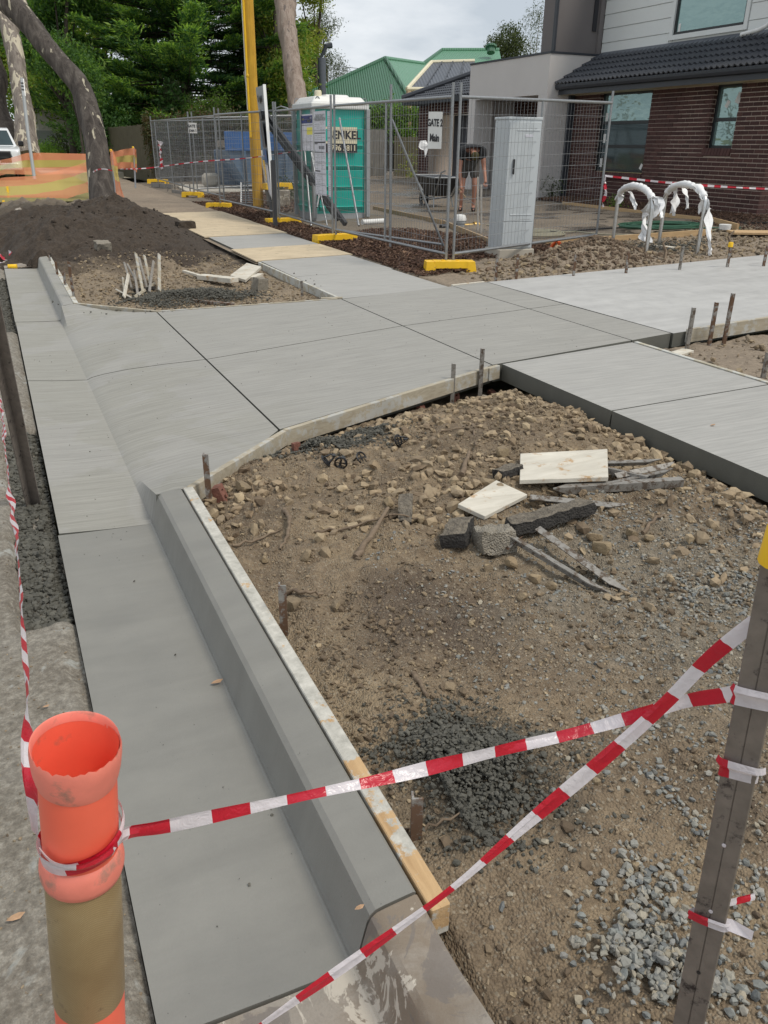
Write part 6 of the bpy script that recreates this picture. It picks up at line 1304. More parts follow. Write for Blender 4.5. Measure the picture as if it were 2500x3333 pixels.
m = MB(); m.beam(fz((2.221, 11.180, 0.121), .05), fz((2.352, 10.757, 0.117), .05), .05, .03); tag(m.build('timber_offcut', m_formply, bevel=.002), 'white batten running into the cement heap', 'timber offcut')
lump('concrete_lump', fz((2.861, 9.774, 0.106), .05), (.17, .12, .20), 31, m_conclump, 'blocky concrete lump standing on the far verge', 'concrete lump', .4, (.1, .1)); lump('asphalt_chunk', fz((1.528, 10.141, 0.109), .03), (.26, .10, .04), 32, m_asph, 'thin dark slab fragment on the far verge', 'asphalt chunk', .2, (-.2, 0)); lump('concrete_lump', fz((1.454, 13.354, 0.244), .03), (.22, .16, .2), 33, m_conclump, 'pale lump on the slope of the dark soil heap', 'concrete lump', .2, (.3, 0))
lump('clod', fz((3.309, 16.116, 0.305), .03), (.34, .22, .14), 34, m_soil, 'dark clod lying on the plywood path', 'clod', .1, (0, 0))
m = MB(); m.beam(fz((1.921, 9.361, 0.102), .02), fz((2.289, 8.923, 0.099), .03), .05, .03); tag(m.build('rail_offcut', m_peg, bevel=.002), 'rusty steel strip in front of the cement heap', 'steel strip')
for k, (a, b_, l) in enumerate((((1.722, 16.878, 0.161), (1.824, 16.994, 0.482), 'short timber stake stuck in the soil heap by the leaning tree'), ((1.850, 16.819, 0.162), (1.819, 17.128, 0.500), 'pale timber strut crossing the stake by the leaning tree'))):
    m = MB(); m.beam(a, b_, .06, .03, up=(1, -.5, 0)); tag(m.build('timber_stake', (m_weath, m_formply)[k], bevel=.003), l, 'timber stake')
m = MB(); c = V3((1.834, 17.162, 0.581)); m.rock(c, (.11, .09, .08), 3, rough=.3); tag(m.build('tape_scrap', m_twhite), 'scrap of white and red tape on top of the stake by the tree', 'tape scrap')
tape([c + Vector((-.08, 0, .02)), c + Vector((.0, -.08, .0)), c + Vector((.1, -.05, -.04)), c + Vector((.2, 0, -.02))], .06, 'knotted tape on the stake in the soil heap', 61, period=.08, step=.02, twist=2)
q = (0.098, 14.138, 0.050); tape([(q[0] - .3, q[1], .05), (q[0] - .1, q[1] + .1, .14), (q[0], q[1], .06), (q[0] + .05, q[1] + .15, .16), (q[0] + .12, q[1] - .1, .05), (q[0] - .15, q[1] - .2, .05)], .09, 'crumpled red and white tape on the road beside the old gutter', 63, period=.09, step=.03, twist=2.4, fold=1)
m = MB(); q = (0.147, 13.398, 0.040); m.tube([(q[0] - .06, q[1], .06), (q[0] + .06, q[1] - .03, .06)], .035, 10); tag(m.build('yellow_cap', m_yel, smooth=50), 'small yellow cap lying at the end of the fresh gutter', 'cap')

# ---------------------------------------------------------------- the new brick house
FX = 14.2
hs_ = thing('brick_house', (FX, 15.7, .5), 'new dark brick house with charcoal tile roof and white upper storey', 'house')
def part(m, name, mat, parent=None, **k): return m.build(name, mat, parent or hs_, **k)
Y0, Y1, ZB, ZTOP = 12.48, 18.95, .40, 2.93
W1, W2 = (16.04, 17.91, 1.22), (13.45, 14.19, 1.78)         # window reveals: y0, y1, sill
# mortar-coloured core with the openings left free, bricks stand 10 mm proud of it
core = MB(); xc0, xc1 = FX + .010, FX + .24
def cbox(m, x0, x1, y0, y1, z0, z1): m.hexa([(x0, y0, z0), (x1, y0, z0), (x1, y1, z0), (x0, y1, z0), (x0, y0, z1), (x1, y0, z1), (x1, y1, z1), (x0, y1, z1)])
cbox(core, xc0, xc1, Y0 + .01, W2[0] - .002, .1, ZTOP + .12); cbox(core, xc0, xc1, W2[0], W2[1], .1, W2[2] - .1); cbox(core, xc0, xc1, W2[1] + .002, W1[0] - .002, .1, ZTOP + .12); cbox(core, xc0, xc1, W1[0], W1[1], .1, W1[2] - .1); cbox(core, xc0, xc1, W1[1] + .002, Y1, .1, ZTOP + .12)
wall = part(core, 'wall', m_mortar)
bm = bpy.data.meshes.new('brick'); _m = MB(); _m.box((0, 0, 0), (.024, .224, .070)); bm.from_pydata(_m.v, [], _m.f); bm.materials.append(m_brick)
hm = bpy.data.meshes.new('half_brick'); _m = MB(); _m.box((0, 0, 0), (.024, .104, .070)); hm.from_pydata(_m.v, [], _m.f); hm.materials.append(m_brick)
sm_ = bpy.data.meshes.new('sill_brick'); _m = MB(); _m.box((0, 0, 0), (.11, .076, .15)); sm_.from_pydata(_m.v, [], _m.f); sm_.materials.append(m_brick)
blist = []
def in_open(y0, y1, z):
    for a, b, s in (W1, W2):
        if z > s - .16 and y1 > a + .005 and y0 < b - .005: return (a, b)
    return None
c = 0; z = ZB
while z < ZTOP:
    y = Y0 + (.12 if c % 2 else 0.0); segs = [] if not c % 2 else [(Y0 + .005, Y0 + .115)]
    while y < Y1: segs.append((y + .005, min(y + .235, Y1))); y += .24
    for a, b in segs:
        o_ = in_open(a, b, z + .04)
        if o_:
            for p, q in ((a, o_[0]), (o_[1], b)):
                if q - p > .05: blist.append((p, q, z))
        else: blist.append((a, b, z))
    z += .086; c += 1
blist.sort(key=lambda s: s[0] * 1.0 + abs(s[2] - 1.4) * .4)
cnt = 0; rest = MB(); rr = np.random.default_rng(12)
base_l = V3(wall.location)
for a, b, z in blist:
    L = b - a; d = float(rr.normal(0, .0012))
    if cnt < 286 and (abs(L - .23) < .012 or abs(L - .11) < .012):
        o = bpy.data.objects.new('brick', bm if L > .2 else hm); COL.objects.link(o); o.parent = wall; o.location = Vector((FX + .010 + d, (a + b) / 2, z + .038)) - base_l - Vector((hs_.matrix_basis.translation)); cnt += 1
    else: cbox(rest, FX - .002 + d, FX + .022 + d, a, b, z, z + .076)
q = rest.build('brick', m_brick, wall); q['kind'] = 'stuff'
m = MB(); z = ZB; c = 0
while z < ZTOP + .06:      # brick ends lining the window reveals
    for a, b, s in (W1, W2):
        if z > s - .08:
            for yy in (a - .012, b - .002): cbox(m, FX + .026, FX + (.13 if c % 2 else .105), yy, yy + .014, z, z + .072)
    z += .086; c += 1
q = m.build('brick', m_brick, wall); q['kind'] = 'stuff'
for a, b, s in (W1, W2):
    y = a + .03
    while y < b:
        o = bpy.data.objects.new('sill_brick', sm_); COL.objects.link(o); o.parent = wall; o.location = Vector((FX + .03, y + .01, s - .085)) - base_l - Vector(hs_.matrix_basis.translation); o.rotation_euler = (0, .22, 0); y += .086
# return wall round the right corner, brick courses joined
m = MB(); cbox(m, FX + .26, 18, Y0 + .012, Y0 + .2, .1, 3.0); part(m, 'side_wall', m_mortar)
m = MB(); z = ZB; c = 0
while z < ZTOP:
    x = FX + .03 + (.12 if c % 2 else 0)
    if c % 2: cbox(m, FX + .0, FX + .145, Y0 - .002, Y0 + .02, z, z + .074)
    else: cbox(m, FX + .0, FX + .03, Y0 - .002, Y0 + .02, z, z + .074)
    while x < 17: cbox(m, x + .005, x + .235, Y0 - .002, Y0 + .02, z, z + .076); x += .24
    z += .086; c += 1
q = part(m, 'brick', m_brick); q['kind'] = 'stuff'
def window(y0, y1, z0, z1, x, rails=(), label=None, stick=(), frame=m_frame, glass=m_glass, lower=None):
    """frame with head, sill, jambs and rails; panes between"""
    m = MB(); t = .055; xf = x + .06
    cbox(m, x, xf, y0, y0 + t, z0, z1); cbox(m, x, xf, y1 - t, y1, z0, z1); cbox(m, x - .004, xf, y0 + t, y1 - t, z0, z0 + t); cbox(m, x - .004, xf, y0 + t, y1 - t, z1 - t, z1)
    for r_ in rails: cbox(m, x - .003, xf, y0 + t, y1 - t, r_ - .035, r_ + .035)
    fr = part(m, 'window', frame, bevel=.003)
    if label: fr['label'] = label
    zs = [z0 + t] + [v for r_ in rails for v in (r_ - .035, r_ + .035)] + [z1 - t]
    for k in range(0, len(zs), 2):
        m = MB(); m.add([(x + .03, y1 - t, zs[k]), (x + .03, y0 + t, zs[k]), (x + .03, y0 + t, zs[k + 1]), (x + .03, y1 - t, zs[k + 1])], [(0, 1, 2, 3)]); m.build('pane', (lower or glass) if k < len(zs) - 2 else glass, fr)
    for (sy, sz, w, h, rot) in stick:
        m = MB(); Mx = Matrix.Rotation(rot, 3, 'X'); P = [Vector((x + .026, sy, sz)) + Mx @ Vector((0, a * w / 2, b_ * h / 2)) for a, b_ in ((1, -1), (-1, -1), (-1, 1), (1, 1))]; m.plate(P, .002); m.build('sticker', m_white, fr)
    return fr
window(W1[0] + .01, W1[1] - .01, W1[2], ZTOP + .06, FX + .11, (1.80, 2.33), 'large ground floor window with three panes and paper stickers', [(16.25, 1.36, .08, .13, .5), (17.72, 2.45, .09, .2, 0), (17.72, 1.98, .09, .2, 0), (17.75, 1.42, .09, .2, 0)], lower=m_glass_dk)
window(W2[0] + .01, W2[1] - .01, W2[2], ZTOP + .06, FX + .11, (2.33,), 'narrow ground floor window with diamond stickers', [(13.60, 2.72, .14, .2, .4), (13.88, 2.62, .09, .14, .5), (13.53, 2.14, .07, .2, 0)], lower=m_glass)
# eave: soffit, fascia, gutter
GXX = 13.60; m = MB(); cbox(m, GXX + .12, FX + .25, 11.0, 18.97, 2.985, 3.01); part(m, 'soffit', m_cream)
m = MB(); cbox(m, GXX + .10, GXX + .125, 11.0, 18.97, 2.98, 3.16); part(m, 'fascia', m_trim)
m = MB(); pr = [(GXX + .098, 3.10), (GXX + .06, 3.085), (GXX + .01, 3.10), (GXX - .015, 3.15), (GXX - .02, 3.20), (GXX - .012, 3.215), (GXX - .004, 3.205), (GXX + .0, 3.15), (GXX + .03, 3.115), (GXX + .098, 3.12)]
m.add([(x, 11.0, z) for x, z in pr] + [(x, 18.97, z) for x, z in pr], [(i, i + 1, i + 11, i + 10) for i in range(9)] + [tuple(range(9, -1, -1)), tuple(range(10, 20))]); part(m, 'gutter', m_trim)
# tiled skirt roof
RX0, RZ0, RX1, RZ1 = GXX + .02, 3.20, 14.95, 3.905; rl = math.hypot(RX1 - RX0, RZ1 - RZ0); ra = math.atan2(RZ1 - RZ0, RX1 - RX0)
m = MB(); m.add([(RX0, 11, RZ0 - .03), (RX1, 11, RZ1 - .03), (RX1, 18.97, RZ1 - .03), (RX0, 18.97, RZ0 - .03)], [(3, 2, 1, 0)]); roof = part(m, 'roof', m_trim)
nt = 10; tv = []; CL = rl / 5.0
for s_, up_ in ((0, .040), (1, .0)):
    for i in range(nt + 1):
        u = i / nt * .30; pz_ = .048 * (.5 + .5 * math.cos(2 * math.pi * (i / nt) * 2)) ** 1.2
        tv.append((s_ * (CL + .03), u, pz_ + up_))
for i in range(nt + 1): tv.append((0, tv[i][1], tv[i][2] - .03))
tm = bpy.data.meshes.new('roof_tile'); tm.from_pydata(tv, [], [(i, nt + 1 + i, nt + 2 + i, i + 1) for i in range(nt)] + [(i, i + 1, 2 * nt + 3 + i, 2 * nt + 2 + i) for i in range(nt)]); tm.materials.append(m_tile)
for q_ in tm.polygons: q_.use_smooth = True
tm.set_sharp_from_angle(angle=R(40))
for row_ in range(5):
    for k in range(26):
        y = 11.17 + k * .30
        o = bpy.data.objects.new('roof_tile', tm); COL.objects.link(o); o.parent = roof
        o.location = Vector((RX0 + row_ * CL * math.cos(ra) - .03, y, RZ0 + row_ * CL * math.sin(ra) - .005)) - V3(roof.location) - Vector(hs_.matrix_basis.translation); o.rotation_euler = (0, -ra, 0)
m = MB(); m.add([(14.72, 11, 3.83), (14.945, 11, 3.99), (14.945, 18.97, 3.99), (14.72, 18.97, 3.83)], [(3, 2, 1, 0)]); part(m, 'flashing', m_slate)
# upper storey weatherboards with a window
WX = 14.95; uw = ((14.970, 14.391, 4.356)[1], (14.970, 16.471, 4.472)[1]); uz0 = (14.970, 15.445, 4.088)[2] + .05; uz1 = uz0 + 1.5
m = MB(); cbox(m, WX + .02, WX + .2, 8.0, uw[0] - .01, 3.7, 7.2); cbox(m, WX + .02, WX + .2, uw[1] + .01, 19.0, 3.7, 7.2); cbox(m, WX + .02, WX + .2, uw[0], uw[1], 3.7, uz0); cbox(m, WX + .02, WX + .2, uw[0], uw[1], uz1, 7.2); up_w = part(m, 'upper_wall', m_wb)
zb = 3.86; k = 0; jz = [4.20, 4.51, 4.82, 5.13, 5.44, 5.75, 6.06, 6.37, 6.68, 7.0]
for z in jz:
    for y0, y1 in ((8.0, uw[0] - .12), (uw[1] + .12, 19.0)) if zb < uz1 + .1 and z > uz0 - .12 else ((8.0, 19.0),):
        m = MB(); m.hexa([(WX - .012, y0, zb), (WX + .018, y0, zb), (WX + .018, y1, zb), (WX - .012, y1, zb), (WX - .004, y0, z - .014), (WX + .018, y0, z - .014), (WX + .018, y1, z - .014), (WX - .004, y1, z - .014)]); m.build('weatherboard', m_wb, up_w)
    zb = z
window(uw[0], uw[1], uz0, uz1, WX + .01, (uz0 + .75,), 'upper floor window reflecting power lines', [(uw[1] - .14, uz0 + .13, .07, .18, 0), (uw[1] - .25, uz0 + .86, .07, .12, 0)])
m = MB(); t = .10
cbox(m, WX - .03, WX + .018, uw[0] - t, uw[0] - .002, uz0 - t, uz1 + t); cbox(m, WX - .03, WX + .018, uw[1] + .002, uw[1] + t, uz0 - t, uz1 + t); cbox(m, WX - .034, WX + .018, uw[0] - .002, uw[1] + .002, uz0 - t, uz0 - .002); part(m, 'window_trim', m_wb)
m = MB(); m.tube([(14.72, 14.20, 3.92), (14.70, 13.75, 3.96), (14.74, 13.60, 4.02), (14.84, 13.35, 4.30), (14.86, 13.3, 4.5), (14.86, 13.3, 6.5)], .045, 10); part(m, 'spreader_pipe', m_white, smooth=60)
for k in range(3): m = MB(); q = Vector((14.68, 14.12 - k * .10, 3.90)); m.tube([q, q + Vector((-.006, 0, .0))], .012, 6); part(m, 'spreader_hole', m_ink)
m = MB(); cbox(m, 14.6, 14.93, 12.5, 13.24, 4.35, 7.0); part(m, 'meter_column', m_trim)
# entrance portal and the dark render box above it
PX0, PY0, PY1, PZT, PZO = 13.38, 19.0, 22.92, 3.90, 2.99
m = MB(); cbox(m, PX0, 14.99, PY0, PY1, PZO, PZT); cbox(m, PX0, 14.9, PY0, PY0 + .38, .2, PZO + .001); cbox(m, PX0, 14.0, PY1 - .36, PY1, .2, PZO + .001); portal = part(m, 'portal', m_render)
m = MB(); cbox(m, PX0 - .02, 14.97, PY0 - .02, PY1 + .02, PZT + .003, PZT + .05); part(m, 'portal_capping', m_trim)
m = MB(); cbox(m, 13.52, 18.0, 19.06, 19.64, PZT + .055, 7.2); part(m, 'tower_wall', m_render_dk)
m = MB(); cbox(m, 13.46, 13.515, 19.0, 19.10, PZT + .06, 7.2); part(m, 'tower_downpipe', m_trim)
m = MB(); cbox(m, 14.62, 14.74, 19.03, 19.055, 4.45, 7.2); part(m, 'slit_window', m_ink)
m = MB(); cbox(m, 14.80, 14.92, 19.0, 19.055, PZT + .055, 7.2); part(m, 'tower_corner_trim', m_render_dk)
m = MB(); cbox(m, 14.03, 14.17, 18.87, 18.965, .42, 3.0); part(m, 'downpipe', m_trim)
# porch wall and garage: brick courses joined, dark openings
def bwall(y0, y1, x, z0, z1, holes=()):
    m = MB(); z = z0; c = 0
    while z < z1:
        y = y0 - (.12 if c % 2 else 0)
        while y < y1:
            a, b = max(y + .005, y0), min(y + .235, y1)
            if b - a > .03 and not any(h[0] < (a + b) / 2 < h[1] and h[2] < z + .04 < h[3] for h in holes): cbox(m, x - .012, x + .01, a, b, z, z + .076)
            y += .24
        z += .086; c += 1
    q = part(m, 'brick', m_brick); q['kind'] = 'stuff'
m = MB(); cbox(m, 15.0, 15.2, 19.3, 22.9, .3, 3.0); part(m, 'porch_wall', m_mortar); bwall(19.35, 22.9, 15.0, .45, 3.0, [(20.0, 22.3, .3, 2.62)])
m = MB(); cbox(m, 14.02, 15.24, 22.91, 22.945, .3, 3.1); part(m, 'porch_return', m_render)
m = MB(); cbox(m, 14.97, 14.995, 20.0, 22.3, .45, 2.6); part(m, 'porch_door', m_ink)
gz = .45; m = MB(); cbox(m, 14.22, 14.45, 27.0, 27.8, .3, 3.02); cbox(m, 14.22, 14.45, 22.95, 27.0, 2.73, 3.02); part(m, 'garage_wall', m_mortar); bwall(27.0, 27.8, 14.22, gz, 3.0); bwall(22.95, 27.0, 14.22, 2.74, 3.0)
m = MB(); cbox(m, 15.2, 15.25, 23.0, 27.0, .3, 2.73); part(m, 'garage_door', m_slate); m = MB(); cbox(m, 14.46, 15.19, 22.96, 27.4, 2.75, 3.15); part(m, 'garage_ceiling', m_trim); m = MB(); cbox(m, 14.3, 18, 27.55, 27.79, .3, 3.0); part(m, 'garage_side_wall', m_mortar)
m = MB(); cbox(m, 13.72, 13.86, 22.95, 28.15, 3.04, 3.2); cbox(m, 13.87, 18, 28.02, 28.15, 3.04, 3.2); part(m, 'garage_gutter', m_trim)
# garage hip roof with tile courses
gr_ = thing('garage_roof', (15.5, 25.5, 3.2), 'charcoal tiled hip roof of the garage left of the white portal', 'roof') if False else None
A_, B_, C_, D_ = Vector((13.74, 22.95, 3.20)), Vector((13.74, 28.15, 3.20)), Vector((16.0, 25.9, 4.12)), Vector((16.0, 22.95, 4.12))
m = MB(); m.add([A_, B_, C_, D_], [(3, 2, 1, 0)]); m.add([B_, Vector((19.4, 28.15, 3.2)), C_], [(2, 1, 0)]); groof = part(m, 'garage_roof', m_tile)
m = MB()
for k in range(9):
    t0 = k / 9; p, q = A_.lerp(D_, t0), B_.lerp(C_, t0); n = int((q - p).length / .15)
    for i in range(n):
        a = p.lerp(q, i / n); b = p.lerp(q, (i + 1) / n); nn = Vector((-.44, 0, .9)); u = (D_ - A_) / 9; hgt = .055
        c0 = (a + b) / 2; m.add([a + nn * .012, c0 + nn * hgt, b + nn * .012, a + u + nn * .004, c0 + u + nn * .02, b + u + nn * .004, a - nn * .01, b - nn * .01], [(1, 0, 3, 4), (2, 1, 4, 5), (0, 1, 2, 7, 6)])
q = m.build('roof_tile', m_tile, groof); q['kind'] = 'stuff'
m = MB(); m.tube([B_ + Vector((0, 0, .06)), C_ + Vector((0, 0, .08))], .11, 8); m.build('ridge_tile', m_tile, groof)
# ---------------------------------------------------------------- neighbours
def house(name, label, roofs, walls, extra=()):
    o = thing(name, walls[0][0], label, 'house')
    for nm, pts, mat in roofs: m = MB(); P = [V3(p) for p in pts]; m.plate(P, .12); m.build(nm, mat, o)
    for c, s, mat, nm in walls: m = MB(); m.box(c, s); m.build(nm, mat, o)
    for nm, p, q, r_, mat in extra: m = MB(); m.tube([p, q], r_, 8); m.build(nm, mat, o)
    return o
def corr(name, c, sc):
    t = NT(name); w = t.n.new('ShaderNodeTexWave'); w.inputs['Scale'].default_value = sc; w.bands_direction = 'X'; t.l.new(t.map(rot=(0, 0, .35)), w.inputs['Vector'])
    return t.fin(t.mix(.35, tuple(c), t.ramp(w.outputs['Fac'], [(0, tuple(x * .55 for x in c)), (1, tuple(x * 1.25 for x in c))])), .45, t.bump(w.outputs['Fac'], .6, .05))
m_green = corr('green_corrugated', (.050, .15, .085), 2.6); m_green_lit = corr('sunlit_green_corrugated', (.10, .26, .155), 2.6); m_slate2 = corr('slate_corrugated', (.085, .095, .115), 2.0)  # green roof: brighter copy for its lit faces, light put into the colour
A = (21.247, 45.818, 6.152); Lf = (14.896, 45.063, 3.600); Rr = (19.514, 38.545, 3.423); Mid = (20.270, 40.671, 4.230); B = (27.320, 52.966, 6.669); Cc = (25.839, 46.306, 4.180)
wc = ((Lf[0] + Cc[0]) / 2 + .8, (Lf[1] + Cc[1]) / 2 + 2.5, 2.2)
house('green_roof_house', 'weatherboard house under a green corrugated hip roof beyond the fence', [('roof_face', [Lf, Rr, A], m_green), ('roof_face', [A, Rr, Cc, B], m_green_lit), ('rear_roof', [B, Cc, (30.829, 47.714, 4.376), (34.446, 55.154, 7.973), (30.763, 56.860, 7.928)], m_green_lit)],
      [((wc[0], wc[1], 1.9), (7.5, 5.0, 3.6), m_trim, 'wall')], [('ridge_cap', Lf, A, .12, m_green), ('ridge_cap', A, Rr, .12, m_green), ('ridge_cap', A, B, .12, m_green_lit), ('ridge_cap', (30.763, 56.860, 7.928), (34.446, 55.154, 7.973), .14, m_green_lit), ('valley_cap', B, (30.763, 56.860, 7.928), .12, m_green), ('roof_vent', (32.671, 53.350, 7.574), (32.748, 53.527, 7.992), .28, m_green), ('roof_vent_cap', (32.727, 53.478, 7.878), (32.748, 53.527, 7.992), .40, m_green)])
E_ = (18.313, 37.035, 4.128); F_ = (21.392, 40.597, 5.594); G_ = (23.385, 39.702, 5.675); H_ = (21.119, 35.722, 4.137)
house('gable_house', 'small cream trimmed house with dark corrugated roof between green roof and portal', [('roof_face', [E_, H_, G_, F_], m_slate2)],
      [(((21.569, 39.605, 3.813)[0] + 1.2, (21.569, 39.605, 3.813)[1] + 1.2, 1.9), (4.5, 3.0, 3.4), m_trim, 'wall')], [('barge_board', E_, F_, .10, m_cream), ('ridge_cap', F_, G_, .10, m_cream), ('gutter', E_, H_, .09, m_cream), ('post', (18.303, 36.850, 3.995), (18.020, 36.198, 2.458), .13, m_pine_old)] + [('sheet_rib', Vector(E_).lerp(Vector(H_), k / 4) + Vector((0, 0, .03)), Vector(F_).lerp(Vector(G_), k / 4) + Vector((0, 0, .03)), .035, m_trim) for k in (1, 2, 3)])
m = MB(); f0 = V3((16.157, 42.435, 4.379)); f1 = V3((16.404, 43.001, 5.716)); m.tube([f0 - Vector((0, 0, 5)), f1], .21, 12); o = tag(m.build('flue_pipe', m_slate, smooth=50), 'grey metal flue rising before the green roof', 'flue')
m = MB(); m.tube([f1 + Vector((-.1, 0, -.05)), f1 + Vector((.1, 0, .25)), f1 + Vector((.25, 0, .55)), f1 + Vector((.55, 0, .6))], [.05, .09, .12, .14], 6); tag(m.build('flue_cowl', m_trim), 'bent dark cowl on top of the flue', 'cowl')
# overhead wires beyond
for k, (a, b) in enumerate((((25.621, 66.317, 7.421), (36.170, 77.555, 8.146)), ((25.580, 66.225, 7.202), (36.102, 77.399, 7.777)))):
    m = MB(); m.tube([a, b], .022, 4); tag(m.build('power_line', m_trim), ('upper', 'lower')[k] + ' thin power line above the green roof', 'power line')
# paling fences
def palings(name, a, b, h, label, mat, z=None, w=.105, lim=300, cap=None):
    a, b = V3((*a, 0)), V3((*b, 0)); d = (b - a).normalized(); n = int((b - a).length / (w + .006)); za = zy(*a[:2]) if z is None else z
    o = thing(name, (a.x, a.y, za), label, 'paling fence'); nrm = Vector((d.y, -d.x, 0)); r = np.random.default_rng(n)
    for k in range(n):
        p = a + d * (k + .5) * (w + .006) + nrm * (.012 if k % 2 else 0); m = MB(); M = Matrix(((d.x, nrm.x, 0), (d.y, nrm.y, 0), (0, 0, 1)))
        hh = h + float(r.normal(0, .015)); m.box((p.x, p.y, za + hh / 2 - .05), (w, .015, hh), M=M); m.build('paling', mat, o)
    for zz_ in (.35, h * .55, h - .25): m = MB(); q = nrm * -.04; m.beam(a + q + Vector((0, 0, za + zz_)), b + q + Vector((0, 0, za + zz_)), .04, .07); m.build('rail', mat, o)
    return o
palings('paling_fence', (5.95, 34.0), (11.9, 32.3), 2.05, 'grey paling fence overgrown with creeper behind the skip', m_paling, .40)
palings('paling_fence', (11.95, 32.2), (14.7, 31.5), 1.95, 'grey weathered paling fence behind the teal toilet', m_paling, .42)
palings('paling_fence', (14.75, 30.9), (16.6, 30.5), 1.72, 'olive stained paling fence left of the brick garage', m_paling_dk, .42)
palings('paling_fence', (5.55, 44.0), (5.85, 34.0), 2.0, 'olive brown paling fence facing the street beside the last fence panel', m_paling_dk, .42)
m = MB(); m.box((5.88, 33.95, 1.35), (.14, .14, 2.0)); tag(m.build('fence_post', m_paling_dk, bevel=.01), 'corner post of the olive paling fence', 'fence post')

# ---------------------------------------------------------------- vegetation
def leaf_quads(C, size, r, up=.35, asp=.45, droop=0.0, D=None):
    """one kite-shaped leaf (two triangles as a quad) per centre"""
    n = len(C); v = r.standard_normal((n, 3)) if D is None else D + .35 * r.standard_normal((n, 3)); v[:, 2] -= droop; v /= np.linalg.norm(v, axis=1)[:, None]
    nn = r.standard_normal((n, 3)); nn[:, 2] += up * 3; s = np.cross(v, nn); s /= np.linalg.norm(s, axis=1)[:, None] + 1e-9
    L = (size * r.uniform(.6, 1.3, n))[:, None]; w = L * asp
    P = np.stack([C - v * L * .5, C + s * w * .5 - v * L * .05, C + v * L * .5, C - s * w * .5 - v * L * .05], 1).reshape(-1, 3)
    return P, np.arange(4 * n).reshape(n, 4)
def blob_pts(r, blobs, n, shell=.55):
    out = []; tot = sum(b[3] * b[4] * b[5] for b in blobs)
    for (x, y, z, a, b, c) in blobs:
        k = max(20, int(n * a * b * c / tot)); d = r.standard_normal((k, 3)); d /= np.linalg.norm(d, axis=1)[:, None]
        rad = r.uniform(shell ** 3, 1, k) ** (1 / 3.)
        cl = 1 + .28 * np.sin(d[:, 0] * 7 + x) * np.sin(d[:, 1] * 6 + y) + .2 * np.sin(d[:, 2] * 9 + z)
        out.append(np.stack([x + d[:, 0] * a * rad * cl, y + d[:, 1] * b * rad * cl, z + d[:, 2] * c * rad * cl], -1))
    return np.concatenate(out)
def tree(name, base, h, blobs, n, size, mats, label, seed, trunk=.2, bark=None, cat='tree', group=None, asp=.45, droop=.3, up=.3, lean=(0, 0), clump=8, shell=.4):
    """blobs in metres relative to the base; leaves gathered in small twig clumps"""
    r = np.random.default_rng(seed); o = thing(name, base, label, cat, group); b = V3(base)
    B = [(b.x + x, b.y + y, b.z + z, a, bb, c) for x, y, z, a, bb, c in blobs]
    C = blob_pts(r, B, n // clump, shell); C = np.repeat(C, clump, 0) + r.normal(0, size * 1.1, (len(C) * clump, 3))
    P, F = leaf_quads(C, size, r, up, asp, droop); mi = None
    if isinstance(mats, list): mi = (np.repeat(r.uniform(0, 1, len(F) // clump + 1), clump)[:len(F)] < .35).astype(int)
    q = np_mesh('crown', P, F, mats, parent=o, mi=mi); q['kind'] = 'stuff'
    if trunk:
        m = MB(); top = max(B, key=lambda t: t[2]); pts = [b - Vector((0, 0, .2)), b + Vector((lean[0] * .3, lean[1] * .3, h * .3)), b + Vector((lean[0] * .7, lean[1] * .7, h * .6)), Vector(top[:3])]
        m.tube(pts, [trunk, trunk * .85, trunk * .6, trunk * .2], 9)
        for bl in B: m.tube([pts[1].lerp(pts[2], float(r.uniform(0, 1))), (pts[2] + Vector(bl[:3])) / 2 + Vector((0, 0, -.2)), Vector(bl[:3])], [trunk * .4, trunk * .25, trunk * .08], 6)
        m.build('trunk', bark or m_bark_dk, o, smooth=60)
    return o
m_bark_dk = M_bark('dark_bark', [(.035, .028, .022), (.075, .06, .048), (.12, .10, .08)])
m_bark_gum = M_bark('grey_gum_bark', [(.040, .033, .028), (.085, .071, .061), (.15, .13, .112)], ((.55, .50, .38), .625), zs=1.0)
m_bark_pale = M_bark('peeling_gum_bark', [(.14, .115, .095), (.24, .205, .175), (.30, .26, .225)], ((.58, .52, .40), .56), zs=.8)
m_bark_pink = M_bark('pinkish_gum_bark', [(.22, .165, .13), (.33, .26, .215), (.40, .33, .28)], ((.17, .14, .125), .62), zs=.5)
m_lf_dark = M_leaf('dark_leaves', [(.05, .115, .038), (.085, .175, .05), (.12, .22, .065)], trans=.35); m_lf_mid = M_leaf('mid_leaves', [(.10, .20, .04), (.16, .28, .055), (.24, .36, .075)], trans=.45)
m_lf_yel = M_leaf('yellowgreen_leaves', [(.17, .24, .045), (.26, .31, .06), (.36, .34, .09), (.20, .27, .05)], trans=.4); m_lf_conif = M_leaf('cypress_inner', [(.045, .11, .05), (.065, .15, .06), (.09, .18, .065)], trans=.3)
m_lf_tip = M_leaf('cypress_tip', [(.20, .34, .075), (.30, .43, .10), (.16, .29, .07)], trans=.35); m_lf_gum = M_leaf('gum_leaves', [(.06, .085, .035), (.10, .12, .055), (.05, .07, .03)]); m_lf_brown = M_leaf('creeper_leaves', [(.055, .07, .025), (.10, .085, .035), (.13, .075, .04), (.045, .06, .02)])
